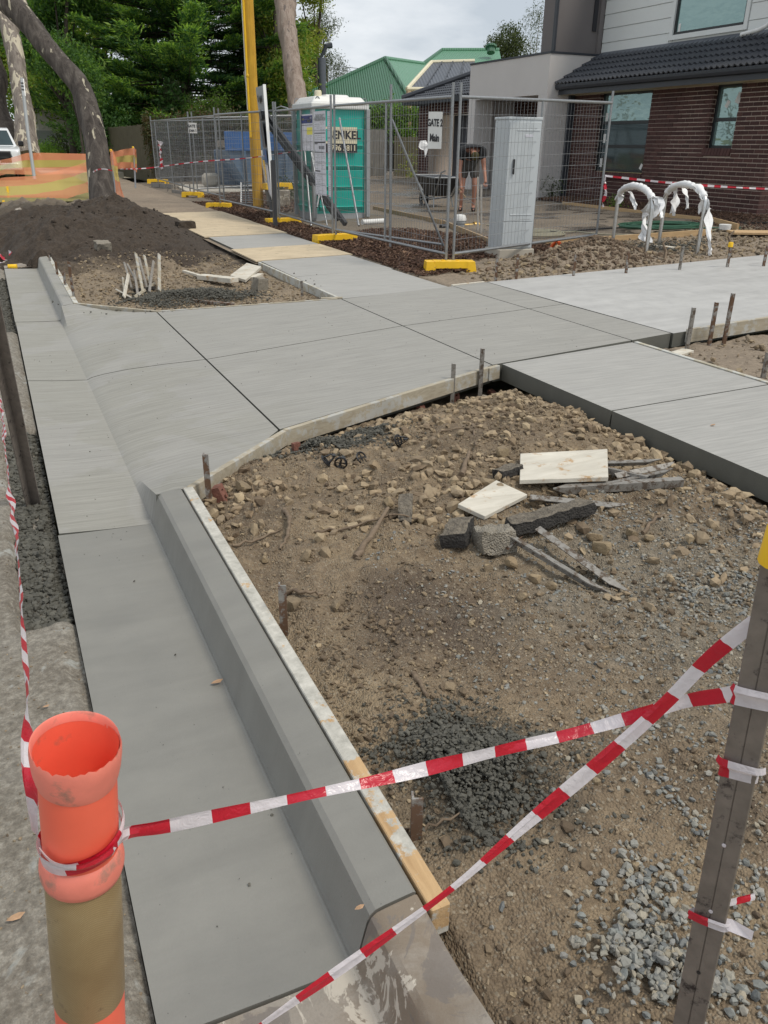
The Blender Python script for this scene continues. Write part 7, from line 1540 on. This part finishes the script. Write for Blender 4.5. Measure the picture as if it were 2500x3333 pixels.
# big layered cypress
def cypress(base, h, rad, label, seed, nb=230):
    r = np.random.default_rng(seed); o = thing('cypress_tree', base, label, 'tree'); b = np.array(base, float); Cs = []; Ds = []; T = []; limbs = MB()
    for k in range(nb):
        z = h * (.06 + .9 * (k / nb)); az = k * 2.399 + r.normal(0, .3); L = rad * (1 - (z / h) ** 1.5) * r.uniform(.65, 1.15) + .5; d = np.array([math.cos(az), math.sin(az), 0]); rise = r.uniform(-.08, .28)
        ns = int(12 + L * 9); t = np.sqrt(r.uniform(.02, 1, ns)); pts = b + np.array([0, 0, z]) + d * (L * t)[:, None] + np.array([0, 0, 1]) * (L * (rise * t - .22 * t * t + .22 * t ** 4 * 1.2))[:, None]
        limbs.tube([b + np.array([0, 0, z]), b + np.array([0, 0, z + L * (rise * .5 - .05)]) + d * L * .5, b + np.array([0, 0, z + L * (rise - .1)]) + d * L * .9], [.06, .04, .01], 5, cap=False)
        lat = np.array([-d[1], d[0], 0]); pts = pts + lat * (r.normal(0, .24, ns) * (.35 + L * .22) * (1.25 - t))[:, None]
        for p, tt in zip(pts, t):
            m_ = 20; q = p + r.normal(0, 1, (m_, 3)) * np.array([.20, .20, .05]) ; side = r.normal(0, .8, m_)
            dd = d[None] * .8 + lat[None] * side[:, None]; dd[:, 2] += .30 + .1 * r.standard_normal(m_); q = q + dd * r.uniform(0, .35, m_)[:, None]
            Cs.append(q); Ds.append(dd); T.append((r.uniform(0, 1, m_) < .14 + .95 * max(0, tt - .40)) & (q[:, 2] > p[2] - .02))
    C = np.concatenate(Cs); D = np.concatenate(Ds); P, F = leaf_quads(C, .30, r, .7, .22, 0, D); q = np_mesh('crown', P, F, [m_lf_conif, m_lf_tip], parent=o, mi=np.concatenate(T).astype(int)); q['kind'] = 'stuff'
    limbs.tube([base, (base[0], base[1], base[2] + h * .9)], [.4, .05], 9); limbs.build('trunk', m_bark_dk, o, smooth=60); return o
cy = (10.635, 48.390, 3.814); cypress((cy[0], cy[1], .5), 14.5, 7.6, 'huge dark layered cypress towering over the paling fence', 3)
cy2 = (15.422, 49.892, 4.008); cypress((cy2[0], cy2[1], .5), 9.5, 3.4, 'smaller cypress with bright tips behind the yellow pole', 9, 120)
def bt(px, dep, blobs, n, size, mats, label, seed, h=7, **k):
    p = px; return tree('broadleaf_tree', (p[0], p[1], .4), h, blobs, n, size, mats, label, seed, **k)
BL = lambda s, z0, z1, k=7, seed=0: [(float(x), float(y), float(z), s * .55, s * .55, s * .42) for x, y, z in zip(np.random.default_rng(seed).normal(0, s * .6, k), np.random.default_rng(seed + 1).normal(0, s * .6, k), np.linspace(z0, z1, k))]
bt((14.753, 45.468, 4.262), 42, BL(2.0, 2.6, 11, 11, 5), 26000, .20, [m_lf_yel, m_lf_mid], 'yellow green leafy tree right of the yellow pole', 21, h=9)
bt((19.752, 52.846, 4.241), 50, BL(1.6, 4.5, 11.5, 8, 8), 12000, .22, [m_lf_yel, m_lf_yel], 'yellowing tree top behind the pale gum trunk', 22, h=10)
bt((7.541, 58.772, 4.618), 50, BL(3.2, 2.5, 13, 12, 11), 30000, .26, [m_lf_mid, m_lf_yel], 'bright green broadleaf tree left of the cypress', 23, h=9)
bt((4.337, 47.588, 3.603), 40, BL(1.7, 4.6, 9.5, 9, 14), 24000, .20, [m_lf_dark, m_lf_mid], 'dark glossy tree hanging over the far driveway', 24, h=7, droop=.8)
bt((4.002, 62.902, 4.686), 52, BL(3.2, 3.2, 14, 10, 17), 24000, .26, [m_lf_yel, m_lf_mid], 'sunlit yellow green tree behind the two street gums', 25, h=9)
bt((0.656, 59.471, 4.423), 48, BL(3.5, 2.5, 13, 10, 20), 22000, .26, [m_lf_mid, m_lf_yel], 'leafy tree at the left edge behind the white vehicle', 26, h=9)
bt((11.094, 64.297, 4.405), 56, BL(4.0, 2, 14, 10, 23), 22000, .3, [m_lf_dark, m_lf_mid], 'dark tree mass filling the gap behind the cypress', 27, h=9)
bt((5.453, 43.842, 2.059), 38, [(0, 0, 1.6, 1.2, 1.4, 1.5), (.6, .8, 2.6, 1.1, 1.2, 1.1), (-.5, -.4, 2.2, .9, 1, 1.2)], 15000, .16, [m_lf_dark, m_lf_dark], 'dense dark bush between the leaning tree and the olive fence', 28, h=3, trunk=.08)
bt((4.284, 42.201, 2.537), 36, [(0, 0, 4.1, .9, 1, .8), (.6, .3, 3.6, .6, .8, .9), (-.5, 0, 4.6, 1, 1, .9)], 11000, .14, [m_lf_dark, m_lf_mid], 'drooping dark foliage over the pale far wall', 29, h=3.5, trunk=.07, droop=1.2)
bt((8.785, 43.874, 3.995), 38, [(0, 0, 2.6, .8, .8, 1.0), (.1, 0, 3.5, .5, .5, .7), (.5, .1, 2.3, .7, .7, .7)], 2600, .24, [m_lf_dark, m_lf_gum], 'big leaved magnolia bush above the creeper', 30, h=3, trunk=.07, asp=.5)
bt((10.224, 43.070, 3.742), 38, [(0, 0, 2.4, .9, .8, .9), (.6, 0, 2.8, .7, .7, .8), (-.5, 0, 2.7, .5, .6, .7)], 5200, .17, [m_lf_mid, m_lf_gum], 'soft green bush above the creeper, beside the magnolia', 31, h=3, trunk=.06, asp=.25)
bt((30.109, 77.133, 8.896), 72, [(-1.2, 0, 9, 1.4, 1.4, 2.2), (.2, 0, 7.6, 1.6, 1.4, 1.2), (1.0, 0, 5.6, 1.0, 1, 1.6), (-.6, 0, 11, 1.6, 1.5, 1.2)], 9000, .22, m_lf_gum, 'thin feathery gum tree behind the flue', 32, h=9, trunk=.16, bark=m_bark_pale, droop=1.0, asp=.25)
bt((52.992, 83.281, 10.996), 85, [(0, 0, 11.4, 1.8, 2, 1.1), (-1.3, 0, 11.0, 1.2, 1.5, .9), (1.3, 0, 11.0, 1.2, 1.4, .9), (.2, 0, 12.5, 1.2, 1.4, .7), (.2, 0, 9.6, 1.8, 2, 1.2)], 7000, .26, m_lf_gum, 'small round dark tree behind the green roof ridge', 33, h=9, trunk=.22)
bt((46.223, 68.266, 11.116), 70, [(0, 0, 10.4, .9, .9, 1.6), (.4, 0, 12.2, .8, .8, 1.0), (-.5, 0, 11.6, .6, .7, .9), (.2, 0, 8.8, .7, .7, .8)], 1300, .22, m_lf_gum, 'sparse leafless looking tree beside the dark tower', 34, h=8, trunk=.09, bark=m_bark_pale, asp=.25)
bt((17.103, 36.456, 3.073), 36, [(0, 0, 2.6, 1.0, .6, .55), (1.0, 0, 2.5, .8, .5, .5), (-.7, 0, 2.3, .7, .5, .5), (.5, -.2, 2.0, 1.0, .4, .4)], 7500, .13, [m_lf_mid, m_lf_gum], 'leafy shrub spilling over the fence right of the toilet', 35, h=2.2, trunk=.06)
# creeper along the top of the paling fence
r = np.random.default_rng(40); n = 26000; u = r.uniform(0, 1, n); X = 5.7 + u * 6.3; Y = 33.85 - u * 1.7 + r.normal(0, .28, n); Z = 2.30 + .25 * np.sin(X * 1.7) * .4 + r.normal(0, .24, n) - .55 * np.abs(r.normal(0, 1, n)) * (r.uniform(0, 1, n) < .28) * np.clip(1.4 - (X - 5.7) * .3, .25, 1.4); C = np.stack([X, Y, Z], -1)
P, F = leaf_quads(C, np.full(n, .10), r, .2, .6, .2); o = thing('creeper', (8.6, 33.1, .4), 'brownish creeper heaped along the top of the grey paling fence', 'creeper'); q = np_mesh('foliage', P, F, [m_lf_brown, m_lf_gum], parent=o, mi=(r.uniform(0, 1, n) < .25).astype(int)); q['kind'] = 'stuff'; m = MB(); m.tube([(7.0, 33.4, .3), (7.1, 33.4, 1.2), (7.3, 33.4, 2.2)], .04, 6); m.build('stem', m_bark_dk, o)
def shrub(c, s, n, size, mat, label, seed, name='shrub', group=None): return tree(name, c, s, [(0, 0, s * .5, s * .55, s * .55, s * .5), (s * .3, .1, s * .35, s * .4, s * .4, s * .35)], n, size, mat, label, seed, trunk=.02, cat='shrub', group=group, clump=6)
shrub(((3.060, 47.176, 1.621)[0], (3.060, 47.176, 1.621)[1], .5), 1.3, 5000, .10, m_lf_mid, 'rounded green shrub at the foot of the peeling gum', 51); shrub(((4.163, 50.425, 1.849)[0], (4.163, 50.425, 1.849)[1], .5), 1.7, 3500, .12, m_lf_gum, 'wispy grey green shrub before the pale far wall', 52)
shrub((7.3, 21.9, .38), .55, 700, .06, m_lf_gum, 'low tussock behind the fence left of the grating', 53); shrub((13.6, 18.75, .5), .55, 90, .07, m_lf_gum, 'thin sapling against the white portal column', 54); shrub((13.0, 15.4, .5), .3, 160, .05, m_lf_mid, 'small weed below the large window', 55); shrub((15.0, 29.6, .45), 1.1, 420, .10, m_lf_yel, 'bright weed at the foot of the olive fence', 56)
# gum trunks
def trunk(name, path, rad, mat, label, extra=(), crown=None, seed=1):
    o = thing(name, path[0], label, 'tree'); P = [V3(p) for p in path]; f = []; rr_ = []; N = len(P)
    for i in range(N - 1):
        for k in range(8):
            t = k / 8; p0, p1, p2, p3 = P[max(i - 1, 0)], P[i], P[i + 1], P[min(i + 2, N - 1)]
            f.append(.5 * ((2 * p1) + (p2 - p0) * t + (2 * p0 - 5 * p1 + 4 * p2 - p3) * t * t + (3 * p1 - p0 - 3 * p2 + p3) * t ** 3)); rr_.append(rad[i] + t * (rad[i + 1] - rad[i]))
    f.append(P[-1]); rr_.append(rad[-1]); m = MB(); m.tube(f, rr_, 28); V = np.array(m.v); k = 28; ring = np.repeat(np.array([tuple(p) for p in f]), k, 0); d = V[:len(ring)] - ring; a = np.arctan2(d[:, 1], d[:, 0])
    nse = 1 + .20 * fbm(np.cos(a) * 1.2 + seed, V[:, 2][:len(a)] * .9 + np.sin(a), 1.3, 4, seed) + .13 * fbm(a * 2, V[:, 2][:len(a)] * 2.2, 2.0, 3, seed + 3); V[:len(ring)] = ring + d * nse[:, None]; m.v = [tuple(x) for x in V]
    m.build('trunk', mat, o, smooth=70)
    for pts, rs in extra: q = MB(); q.tube(pts, rs, 10); q.build('limb', mat, o, smooth=70)
    if crown:
        r = np.random.default_rng(seed); C = blob_pts(r, crown, 500, .3); C = np.repeat(C, 8, 0) + r.normal(0, .22, (len(C) * 8, 3)); Pq, F = leaf_quads(C, np.full(len(C), .2), r, .1, .25, 1.0); q = np_mesh('crown', Pq, F, m_lf_gum, parent=o); q['kind'] = 'stuff'
    return o
tb = 17.3
trunk('leaning_gum_tree', [(2.218, 19.183, 0.126), (2.246, 19.449, 0.673), (2.287, 19.678, 1.159), (2.308, 19.979, 1.767), (2.301, 20.199, 2.192), (2.278, 20.380, 2.526), (2.199, 20.602, 2.889), (1.953, 20.912, 3.269), (1.694, 21.224, 3.642), (1.395, 21.611, 4.124), (1.059, 21.983, 4.545), (0.635, 22.520, 5.208), (0.118, 23.349, 6.356)], [.34, .27, .245, .235, .24, .235, .225, .215, .215, .23, .24, .22, .17], m_bark_gum, 'leaning dark gum trunk with a bend, rising from the soil heap', crown=[((-0.173, 23.856, 7.081)[0], (-0.173, 23.856, 7.081)[1], (-0.173, 23.856, 7.081)[2], 1.3, 1.4, 1.0)], seed=2)
tb2 = 31.5
trunk('street_gum_tree', [(1.685, 37.261, 1.197), (1.740, 37.631, 1.972), (1.837, 38.038, 2.858), (1.845, 38.485, 3.743), (1.896, 38.970, 4.738), (1.858, 39.495, 5.733), (1.735, 39.947, 6.506), (1.608, 40.514, 7.499), (1.655, 41.847, 10.154)], [.52, .43, .36, .32, .33, .33, .30, .28, .2], m_bark_pale, 'upright gum trunk with peeling cream bark behind the white vehicle', extra=[([(1.906, 39.360, 5.513), (2.292, 39.576, 6.291), (2.524, 39.864, 7.068), (2.927, 40.242, 8.179)], [.2, .16, .14, .1]), ([(2.559, 39.791, 6.958), (2.589, 39.024, 6.197), (2.582, 38.915, 5.978)], [.09, .1, .05])], crown=[((1.900, 42.411, 11.484)[0], (1.900, 42.411, 11.484)[1], (1.900, 42.411, 11.484)[2], 2.4, 2.4, 1.5)], seed=5)
tb3 = 33
trunk('dark_gum_tree', [(1.302, 39.250, 1.165), (1.266, 39.681, 1.976), (1.094, 40.056, 2.553), (1.058, 40.487, 3.363), (1.254, 40.810, 4.177), (1.120, 41.463, 5.333), (1.306, 42.855, 8.232)], [.5, .42, .34, .3, .28, .25, .2], m_bark_dk, 'dark curved trunk at the left edge behind the white vehicle', seed=8)
tb4 = 37
trunk('pale_gum_tree', [(13.698, 38.935, 2.413), (13.846, 39.563, 3.779), (13.856, 40.055, 4.753), (13.905, 40.563, 5.793), (13.967, 41.065, 6.832), (14.080, 41.542, 7.873), (14.199, 42.283, 9.433), (14.935, 43.798, 13.079)], [.50, .47, .41, .41, .44, .50, .44, .28], m_bark_pink, 'thick pinkish gum trunk rising behind the teal toilet', crown=[((15.223, 44.460, 14.641)[0], (15.223, 44.460, 14.641)[1], (15.223, 44.460, 14.641)[2], 3, 3, 2)], seed=11)
# ---------------------------------------------------------------- far left: barrier net, street sign, vehicle, pale wall
def net(rows, label, seed, group='orange barrier net stretches'):
    """rows: list of (top, bottom) points along the run"""
    o = thing('barrier_net', rows[0][1], label, 'barrier net', group); K = 6; f = []; n = 7
    for i in range(len(rows) - 1):
        for k in range(K):
            t = k / K; f.append((V3(rows[i][0]).lerp(V3(rows[i + 1][0]), t), V3(rows[i][1]).lerp(V3(rows[i + 1][1]), t)))
    f.append((V3(rows[-1][0]), V3(rows[-1][1]))); bands = ((0, 2, 'upper_band', m_orgnet), (2, 4, 'yellow_band', m_yelnet), (4, 6, 'lower_band', m_orgnet))
    for a, b, nm, mat in bands:
        m = MB(); vs = []
        for i, (p, q) in enumerate(f):
            for j in range(a, b + 1): w = p.lerp(q, j / 6); d = .05 * math.sin(i * .9 + seed) * math.sin(j * 1.1) + .02 * math.sin(i * 2.3 + j); vs.append(w + Vector((d * .6, -d, 0)))
        W_ = b - a + 1; m.add(vs, [(i * W_ + j, i * W_ + j + 1, (i + 1) * W_ + j + 1, (i + 1) * W_ + j) for i in range(len(f) - 1) for j in range(W_ - 1)]); m.build(nm, mat, o, smooth=80)
    return o
net([((-0.113, 26.306, 0.730), (-0.206, 26.092, 0.227)), ((0.525, 26.062, 0.839), (0.465, 25.263, 0.172)), ((1.243, 26.103, 0.866), (1.135, 25.330, 0.205)), ((2.022, 26.422, 1.016), (1.810, 25.170, 0.275)), ((2.551, 26.019, 1.187), (2.220, 25.044, 0.404)), ((2.857, 25.226, 1.346), (2.658, 24.429, 0.555))], 'nearer stretch of orange and yellow barrier net sagging left of the leaning tree', 1)
net([((-0.044, 33.710, 0.994), (-0.144, 33.480, 0.452)), ((0.879, 33.383, 1.202), (0.688, 33.215, 0.698)), ((1.461, 33.440, 1.373), (1.275, 32.933, 0.686)), ((1.964, 34.180, 1.379), (1.789, 33.164, 0.657)), ((2.776, 33.794, 1.368), (2.604, 32.926, 0.703)), ((3.792, 33.313, 1.360), (3.618, 32.487, 0.775))], 'farther stretch of barrier net crossing before the white vehicle', 2)
net([((3.583, 27.380, 1.467), (3.498, 27.183, 1.002)), ((4.003, 27.839, 1.559), (3.904, 27.612, 1.025)), ((4.409, 28.279, 1.603), (4.276, 28.023, 0.979)), ((4.470, 28.224, 1.552), (4.366, 27.936, 0.892))], 'short stretch of barrier net right of the leaning tree', 3)
net([((2.970, 22.857, 1.577), (2.924, 22.362, 0.565)), ((3.035, 22.812, 1.550), (3.012, 22.292, 0.510)), ((3.057, 23.062, 1.583), (3.088, 22.235, 0.469))], 'barrier net end hanging in folds from the post behind the leaning tree', 4)
for p, q, l in (((3.018, 23.069, 1.561), (2.906, 22.596, 0.532), 'yellow capped post behind the leaning tree'), ((4.384, 28.295, 1.612), (4.234, 27.827, 0.557), 'yellow capped post at the end of the short barrier net')):
    stake(p, q, l, .05, m_galv, 'yellow capped posts of the barrier net', m_yel)
for k, (x, y0, y1, dd) in enumerate(((18, 605, 635, 22), (8, 650, 680, 21), (54, 655, 668, 20.6), (71, 655, 668, 20.6), (92, 652, 664, 20.6))):
    pass
for p, q, l in (((0.477, 25.727, 0.617), (0.461, 25.606, 0.364), 'short yellow capped peg in the near barrier net'), ((0.295, 24.099, 0.359), (0.285, 24.015, 0.186), 'yellow topped peg at the left edge below the net')): stake(p, q, l, .06, m_yel, 'yellow pegs by the barrier net')
for p, q, l in (((0.634, 23.813, 0.348), (0.633, 23.751, 0.226), 'left dark stub before the barrier net'), ((0.762, 23.750, 0.343), (0.751, 23.704, 0.242), 'right dark stub before the barrier net')): stake(p, q, l, .06, m_peg, 'dark stubs before the barrier net')
sp = thing('street_sign', (1.493, 31.003, 0.681), 'grey street sign pole with a white plate seen edge on', 'street sign')
m = MB(); m.tube([(1.485, 30.959, 0.588), (1.538, 31.623, 1.938), (1.660, 32.445, 3.660)], .055, 10); m.build('pole', m_lgrey, sp, smooth=50); m = MB(); P = [(1.578, 32.097, 3.142), (1.624, 31.570, 3.104), (1.664, 31.812, 3.615), (1.615, 32.336, 3.643)]; m.plate(P, .03); m.build('plate', m_white, sp)
m = MB(); vw_ = Vector((.02, .01, 0)); 
for k, t in enumerate((.3, .5, .68)): a = V3(P[0]).lerp(V3(P[3]), t); b_ = V3(P[1]).lerp(V3(P[2]), t); nn_ = (V3(P[1]) - V3(P[0])).cross(V3(P[3]) - V3(P[0])).normalized(); m.plate([a + nn_ * .004, b_ + nn_ * .004, b_ + nn_ * .004 + Vector((0, 0, .05)), a + nn_ * .004 + Vector((0, 0, .05))], .003)
m.build('lettering', m_ink, sp)
# white pickup truck facing the camera
ute = thing('pickup_truck', (0, 0, 0), 'white pickup truck at the left edge behind the barrier net', 'pickup truck'); U0 = Vector((1.348, 34.738, 0.712)); cxu = U0.x - .93; yu = U0.y; zu = .42
def ub(prof, name, mat, bevel=.03, seg=2):       # prof: list of (y, half width, z0, z1)
    m = MB(); vs = []
    for y, w, z0, z1 in prof: vs += [(cxu - w, yu + y, zu + z0), (cxu + w, yu + y, zu + z0), (cxu + w, yu + y, zu + z1), (cxu - w, yu + y, zu + z1)]
    fs = [(0, 1, 2, 3)] + [(4 * i + j, 4 * i + 4 + j, 4 * i + 4 + (j + 1) % 4, 4 * i + (j + 1) % 4) for i in range(len(prof) - 1) for j in range(4)] + [tuple(4 * (len(prof) - 1) + k for k in (3, 2, 1, 0))]
    m.add(vs, fs); return m.build(name, mat, ute, bevel=bevel, seg=seg, smooth=35)
ub([(0, .80, .42, .95), (.06, .90, .36, 1.05), (.35, .93, .34, 1.12), (1.25, .93, .34, 1.18), (5.0, .92, .4, 1.18), (5.2, .9, .45, 1.15)], 'body', m_carwhite, .05)
ub([(1.2, .86, 1.15, 1.17), (1.85, .68, 1.15, 1.74), (2.2, .66, 1.15, 1.80), (3.2, .66, 1.15, 1.78), (3.5, .78, 1.15, 1.17)], 'cabin', m_carwhite, .04)
m = MB(); m.plate([(cxu - .76, yu + 1.22, zu + 1.20), (cxu + .76, yu + 1.22, zu + 1.20), (cxu + .62, yu + 1.78, zu + 1.70), (cxu - .62, yu + 1.78, zu + 1.70)], .02); m.build('windscreen', m_glass_dk, ute)
ub([(-.03, .56, .60, .98), (.08, .60, .58, 1.02)], 'grille', m_black, .02); ub([(-.035, .48, .76, .80), (.0, .48, .76, .80)], 'grille_bar', m_frame, .005)
m = MB(); m.tube([(cxu, yu - .045, zu + .86), (cxu, yu - .03, zu + .86)], .07, 14); m.build('badge', m_galv, ute)
for s_ in (-1, 1):
    m = MB(); m.hexa([(cxu + s_ * .58, yu - .02, zu + .80), (cxu + s_ * .92, yu + .16, zu + .84), (cxu + s_ * .92, yu + .3, zu + .84), (cxu + s_ * .58, yu + .2, zu + .80), (cxu + s_ * .58, yu + .0, zu + .98), (cxu + s_ * .91, yu + .2, zu + 1.0), (cxu + s_ * .91, yu + .3, zu + 1.0), (cxu + s_ * .58, yu + .2, zu + .98)]); m.build('headlight', m_glass_dk, ute)
    m = MB(); m.box((cxu + s_ * .70, yu + .0, zu + .50), (.2, .08, .16)); m.build('fog_light_recess', m_black, ute, bevel=.02); m = MB(); m.box((cxu + s_ * 1.03, yu + 1.45, zu + 1.25), (.2, .1, .2)); m.build('mirror', m_black, ute, bevel=.04)
    for y in (.75, 4.0): m = MB(); m.tube([(cxu + s_ * .72, yu + y, zu + .37), (cxu + s_ * .95, yu + y, zu + .37)], .37, 20); w_ = m.build('wheel', m_black, ute, smooth=40); m = MB(); m.tube([(cxu + s_ * .945, yu + y, zu + .37), (cxu + s_ * .96, yu + y, zu + .37)], .22, 16); m.build('rim', m_galv, w_)
ub([(-.05, .80, .36, .60), (.1, .9, .36, .62)], 'bumper', m_carwhite, .03); m = MB(); m.box((cxu, yu - .07, zu + .62), (.38, .02, .13)); pl_ = m.build('number_plate', m_white, ute)
m = MB(); m.plate([(cxu - .15, yu - .083, zu + .59), (cxu + .15, yu - .083, zu + .59), (cxu + .15, yu - .083, zu + .65), (cxu - .15, yu - .083, zu + .65)], .002); m.build('plate_marks', m_ink, pl_)
wb_ = thing('garage_building', (5.085, 61.096, 2.144), 'pale rendered wall with dark eave seen between the far trees', 'building'); p = (4.801, 60.948, 1.593)
m = MB(); m.box((p[0] + 1.2, p[1] + 2, 1.9), (4.6, 3, 3.6)); m.build('wall', m_render, wb_); m = MB(); m.box((p[0] + 1.2, p[1] + 2, 3.8), (5.2, 3.6, .3)); m.build('roof', m_trim, wb_); m = MB(); m.box((p[0] + 3.0, p[1] + .46, 1.7), (.25, .1, 3)); m.build('downpipe', m_trim, wb_); m = MB(); m.box((p[0] - .9, p[1] + .46, 1.3), (1.6, .1, 2.2)); m.build('door', m_lgrey, wb_)
m = MB(); m.prism([(2.2, 40), (9, 40), (9, 49), (2.2, 49)], .3, .535); struct(m.build('far_driveway', m_conc_pale), 'pale far driveway beyond the barrier net')
# ---------------------------------------------------------------- the worker bending over
def skin(name, verts, edges, rads, mat, parent, root=0, sub=2):
    me = bpy.data.meshes.new(name); me.from_pydata([tuple(v) for v in verts], edges, []); o = bpy.data.objects.new(name, me); COL.objects.link(o); me.materials.append(mat)
    md = o.modifiers.new('skin', 'SKIN'); md.use_smooth_shade = True; layer = me.skin_vertices[0] if me.skin_vertices else None
    if layer is None:
        bpy.context.view_layer.objects.active = o; o.select_set(True); bpy.ops.object.mode_set(mode='OBJECT'); layer = me.skin_vertices[0]
    for i, rd in enumerate(rads): layer.data[i].radius = rd if isinstance(rd, tuple) else (rd, rd); layer.data[i].use_root = (i == root)
    s_ = o.modifiers.new('subd', 'SUBSURF'); s_.levels = sub; s_.render_levels = sub; o.parent = parent; return o
pw = Vector((9.889, 16.779, 0.326)); pw.z = zy(pw.x, pw.y) + .0; per = thing('person', pw, 'worker in black t-shirt and grey shorts bending down to trowel wet cement', 'person'); vd = Vector((pw.x, pw.y, 0)).normalized(); fwd = -vd; rt = Vector((vd.y, -vd.x, 0))   # rt: to the right in the photo
per.matrix_basis = Matrix.Translation(pw) @ Matrix(((rt.x, fwd.x, 0, 0), (rt.y, fwd.y, 0, 0), (0, 0, 1, 0), (0, 0, 0, 1)))
K = 1.1; S_ = lambda *p: Vector(p) * K     # local: x right, y towards the camera, z up
J = dict(pel=S_(0, -.12, .98), wai=S_(.02, .02, 1.13), che=S_(.04, .24, 1.20), nk=S_(.08, .42, 1.12), hd=S_(.10, .52, 1.03), hl=S_(-.10, -.12, .93), kl=S_(-.13, -.02, .50), al=S_(-.14, -.12, .09), tl=S_(-.15, .06, .035), hr=S_(.10, -.12, .93), kr=S_(.13, -.0, .50), ar=S_(.12, -.1, .09), tr=S_(.13, .09, .035),
         sl=S_(-.17, .34, 1.14), el=S_(-.19, .36, .80), wl=S_(-.15, .44, .52), pl=S_(-.14, .46, .44), sr=S_(.24, .36, 1.13), er=S_(.29, .34, .86), wr=S_(.33, .46, .64), pr=S_(.34, .49, .57))
nm_ = list(J); ix = {k: i for i, k in enumerate(nm_)}; E_l = [('pel', 'wai'), ('wai', 'che'), ('che', 'nk'), ('nk', 'hd'), ('pel', 'hl'), ('hl', 'kl'), ('kl', 'al'), ('al', 'tl'), ('pel', 'hr'), ('hr', 'kr'), ('kr', 'ar'), ('ar', 'tr'), ('che', 'sl'), ('sl', 'el'), ('el', 'wl'), ('wl', 'pl'), ('che', 'sr'), ('sr', 'er'), ('er', 'wr'), ('wr', 'pr')]
rad_ = dict(pel=.11, wai=.10, che=.10, nk=.06, hd=.095, hl=.09, kl=.058, al=.038, tl=.035, hr=.09, kr=.058, ar=.038, tr=.035, sl=.065, el=.042, wl=.029, pl=.036, sr=.065, er=.042, wr=.029, pr=.036)
skin('body', [J[k] for k in nm_], [(ix[a], ix[b_]) for a, b_ in E_l], [rad_[k] * K for k in nm_], m_skin, per)
sv = [J['pel'] + S_(0, .06, .06), J['wai'] + S_(0, 0, .02), J['che'] + S_(0, .02, .03), J['nk'] + S_(-.01, -.0, .03), J['sl'], J['sl'].lerp(J['el'], .55), J['sr'], J['sr'].lerp(J['er'], .55)]
skin('shirt', sv, [(0, 1), (1, 2), (2, 3), (2, 4), (4, 5), (2, 6), (6, 7)], [.18 * K, .185 * K, .21 * K, .13 * K, .125 * K, .08 * K, .115 * K, .08 * K], m_shirt, per)
sv = [J['pel'], J['hl'], J['hl'].lerp(J['kl'], .75), J['hr'], J['hr'].lerp(J['kr'], .75)]; skin('shorts', sv, [(0, 1), (1, 2), (0, 3), (3, 4)], [.165 * K, .12 * K, .10 * K, .12 * K, .10 * K], m_shorts, per)
skin('cap', [J['hd'] + S_(0, .0, .035), J['hd'] + S_(.0, .06, .03)], [(0, 1)], [.108 * K, .085 * K], m_lf_brown, per)
for a, b_ in (('al', 'tl'), ('ar', 'tr')): skin('shoe', [J[a] - S_(0, .03, .03), J[b_]], [(0, 1)], [.055 * K, .045 * K], m_black, per)
for w_, p_, sg_ in (('wl', 'pl', 1), ('wr', 'pr', -1)):      # four fingers and a thumb on each hand, curled round the tool
    for k in range(4): b0 = J[p_] + S_((k - 1.5) * .018, .008, -.012); skin('finger', [b0, b0 + S_(0, .022, -.038), b0 + S_(0, .008, -.066 + .006 * abs(k - 1))], [(0, 1), (1, 2)], [.0095, .0085, .007], m_skin, per, sub=1)
    skin('thumb', [J[p_] + S_(sg_ * .026, .012, .012), J[p_] + S_(sg_ * .046, .028, -.018), J[p_] + S_(sg_ * .040, .034, -.045)], [(0, 1), (1, 2)], [.011, .0095, .008], m_skin, per, sub=1)
tw = thing('trowel', pw + rt * .0 + Vector((0, 0, .3)), 'trowel in the worker\'s lower hand', 'trowel'); q0 = per.matrix_basis @ (J['pl'] + S_(0, .01, -.03)); m = MB(); m.tube([q0 - rt * .05 + Vector((0, 0, .05)), q0 + rt * .10 - Vector((0, 0, .12))], .014, 8); m.build('handle', m_pine_old, tw); m = MB(); m.beam(q0 + rt * .10 - Vector((0, 0, .13)), q0 + rt * .32 - Vector((0, 0, .26)), .10, .008); m.build('blade', m_galv, tw)
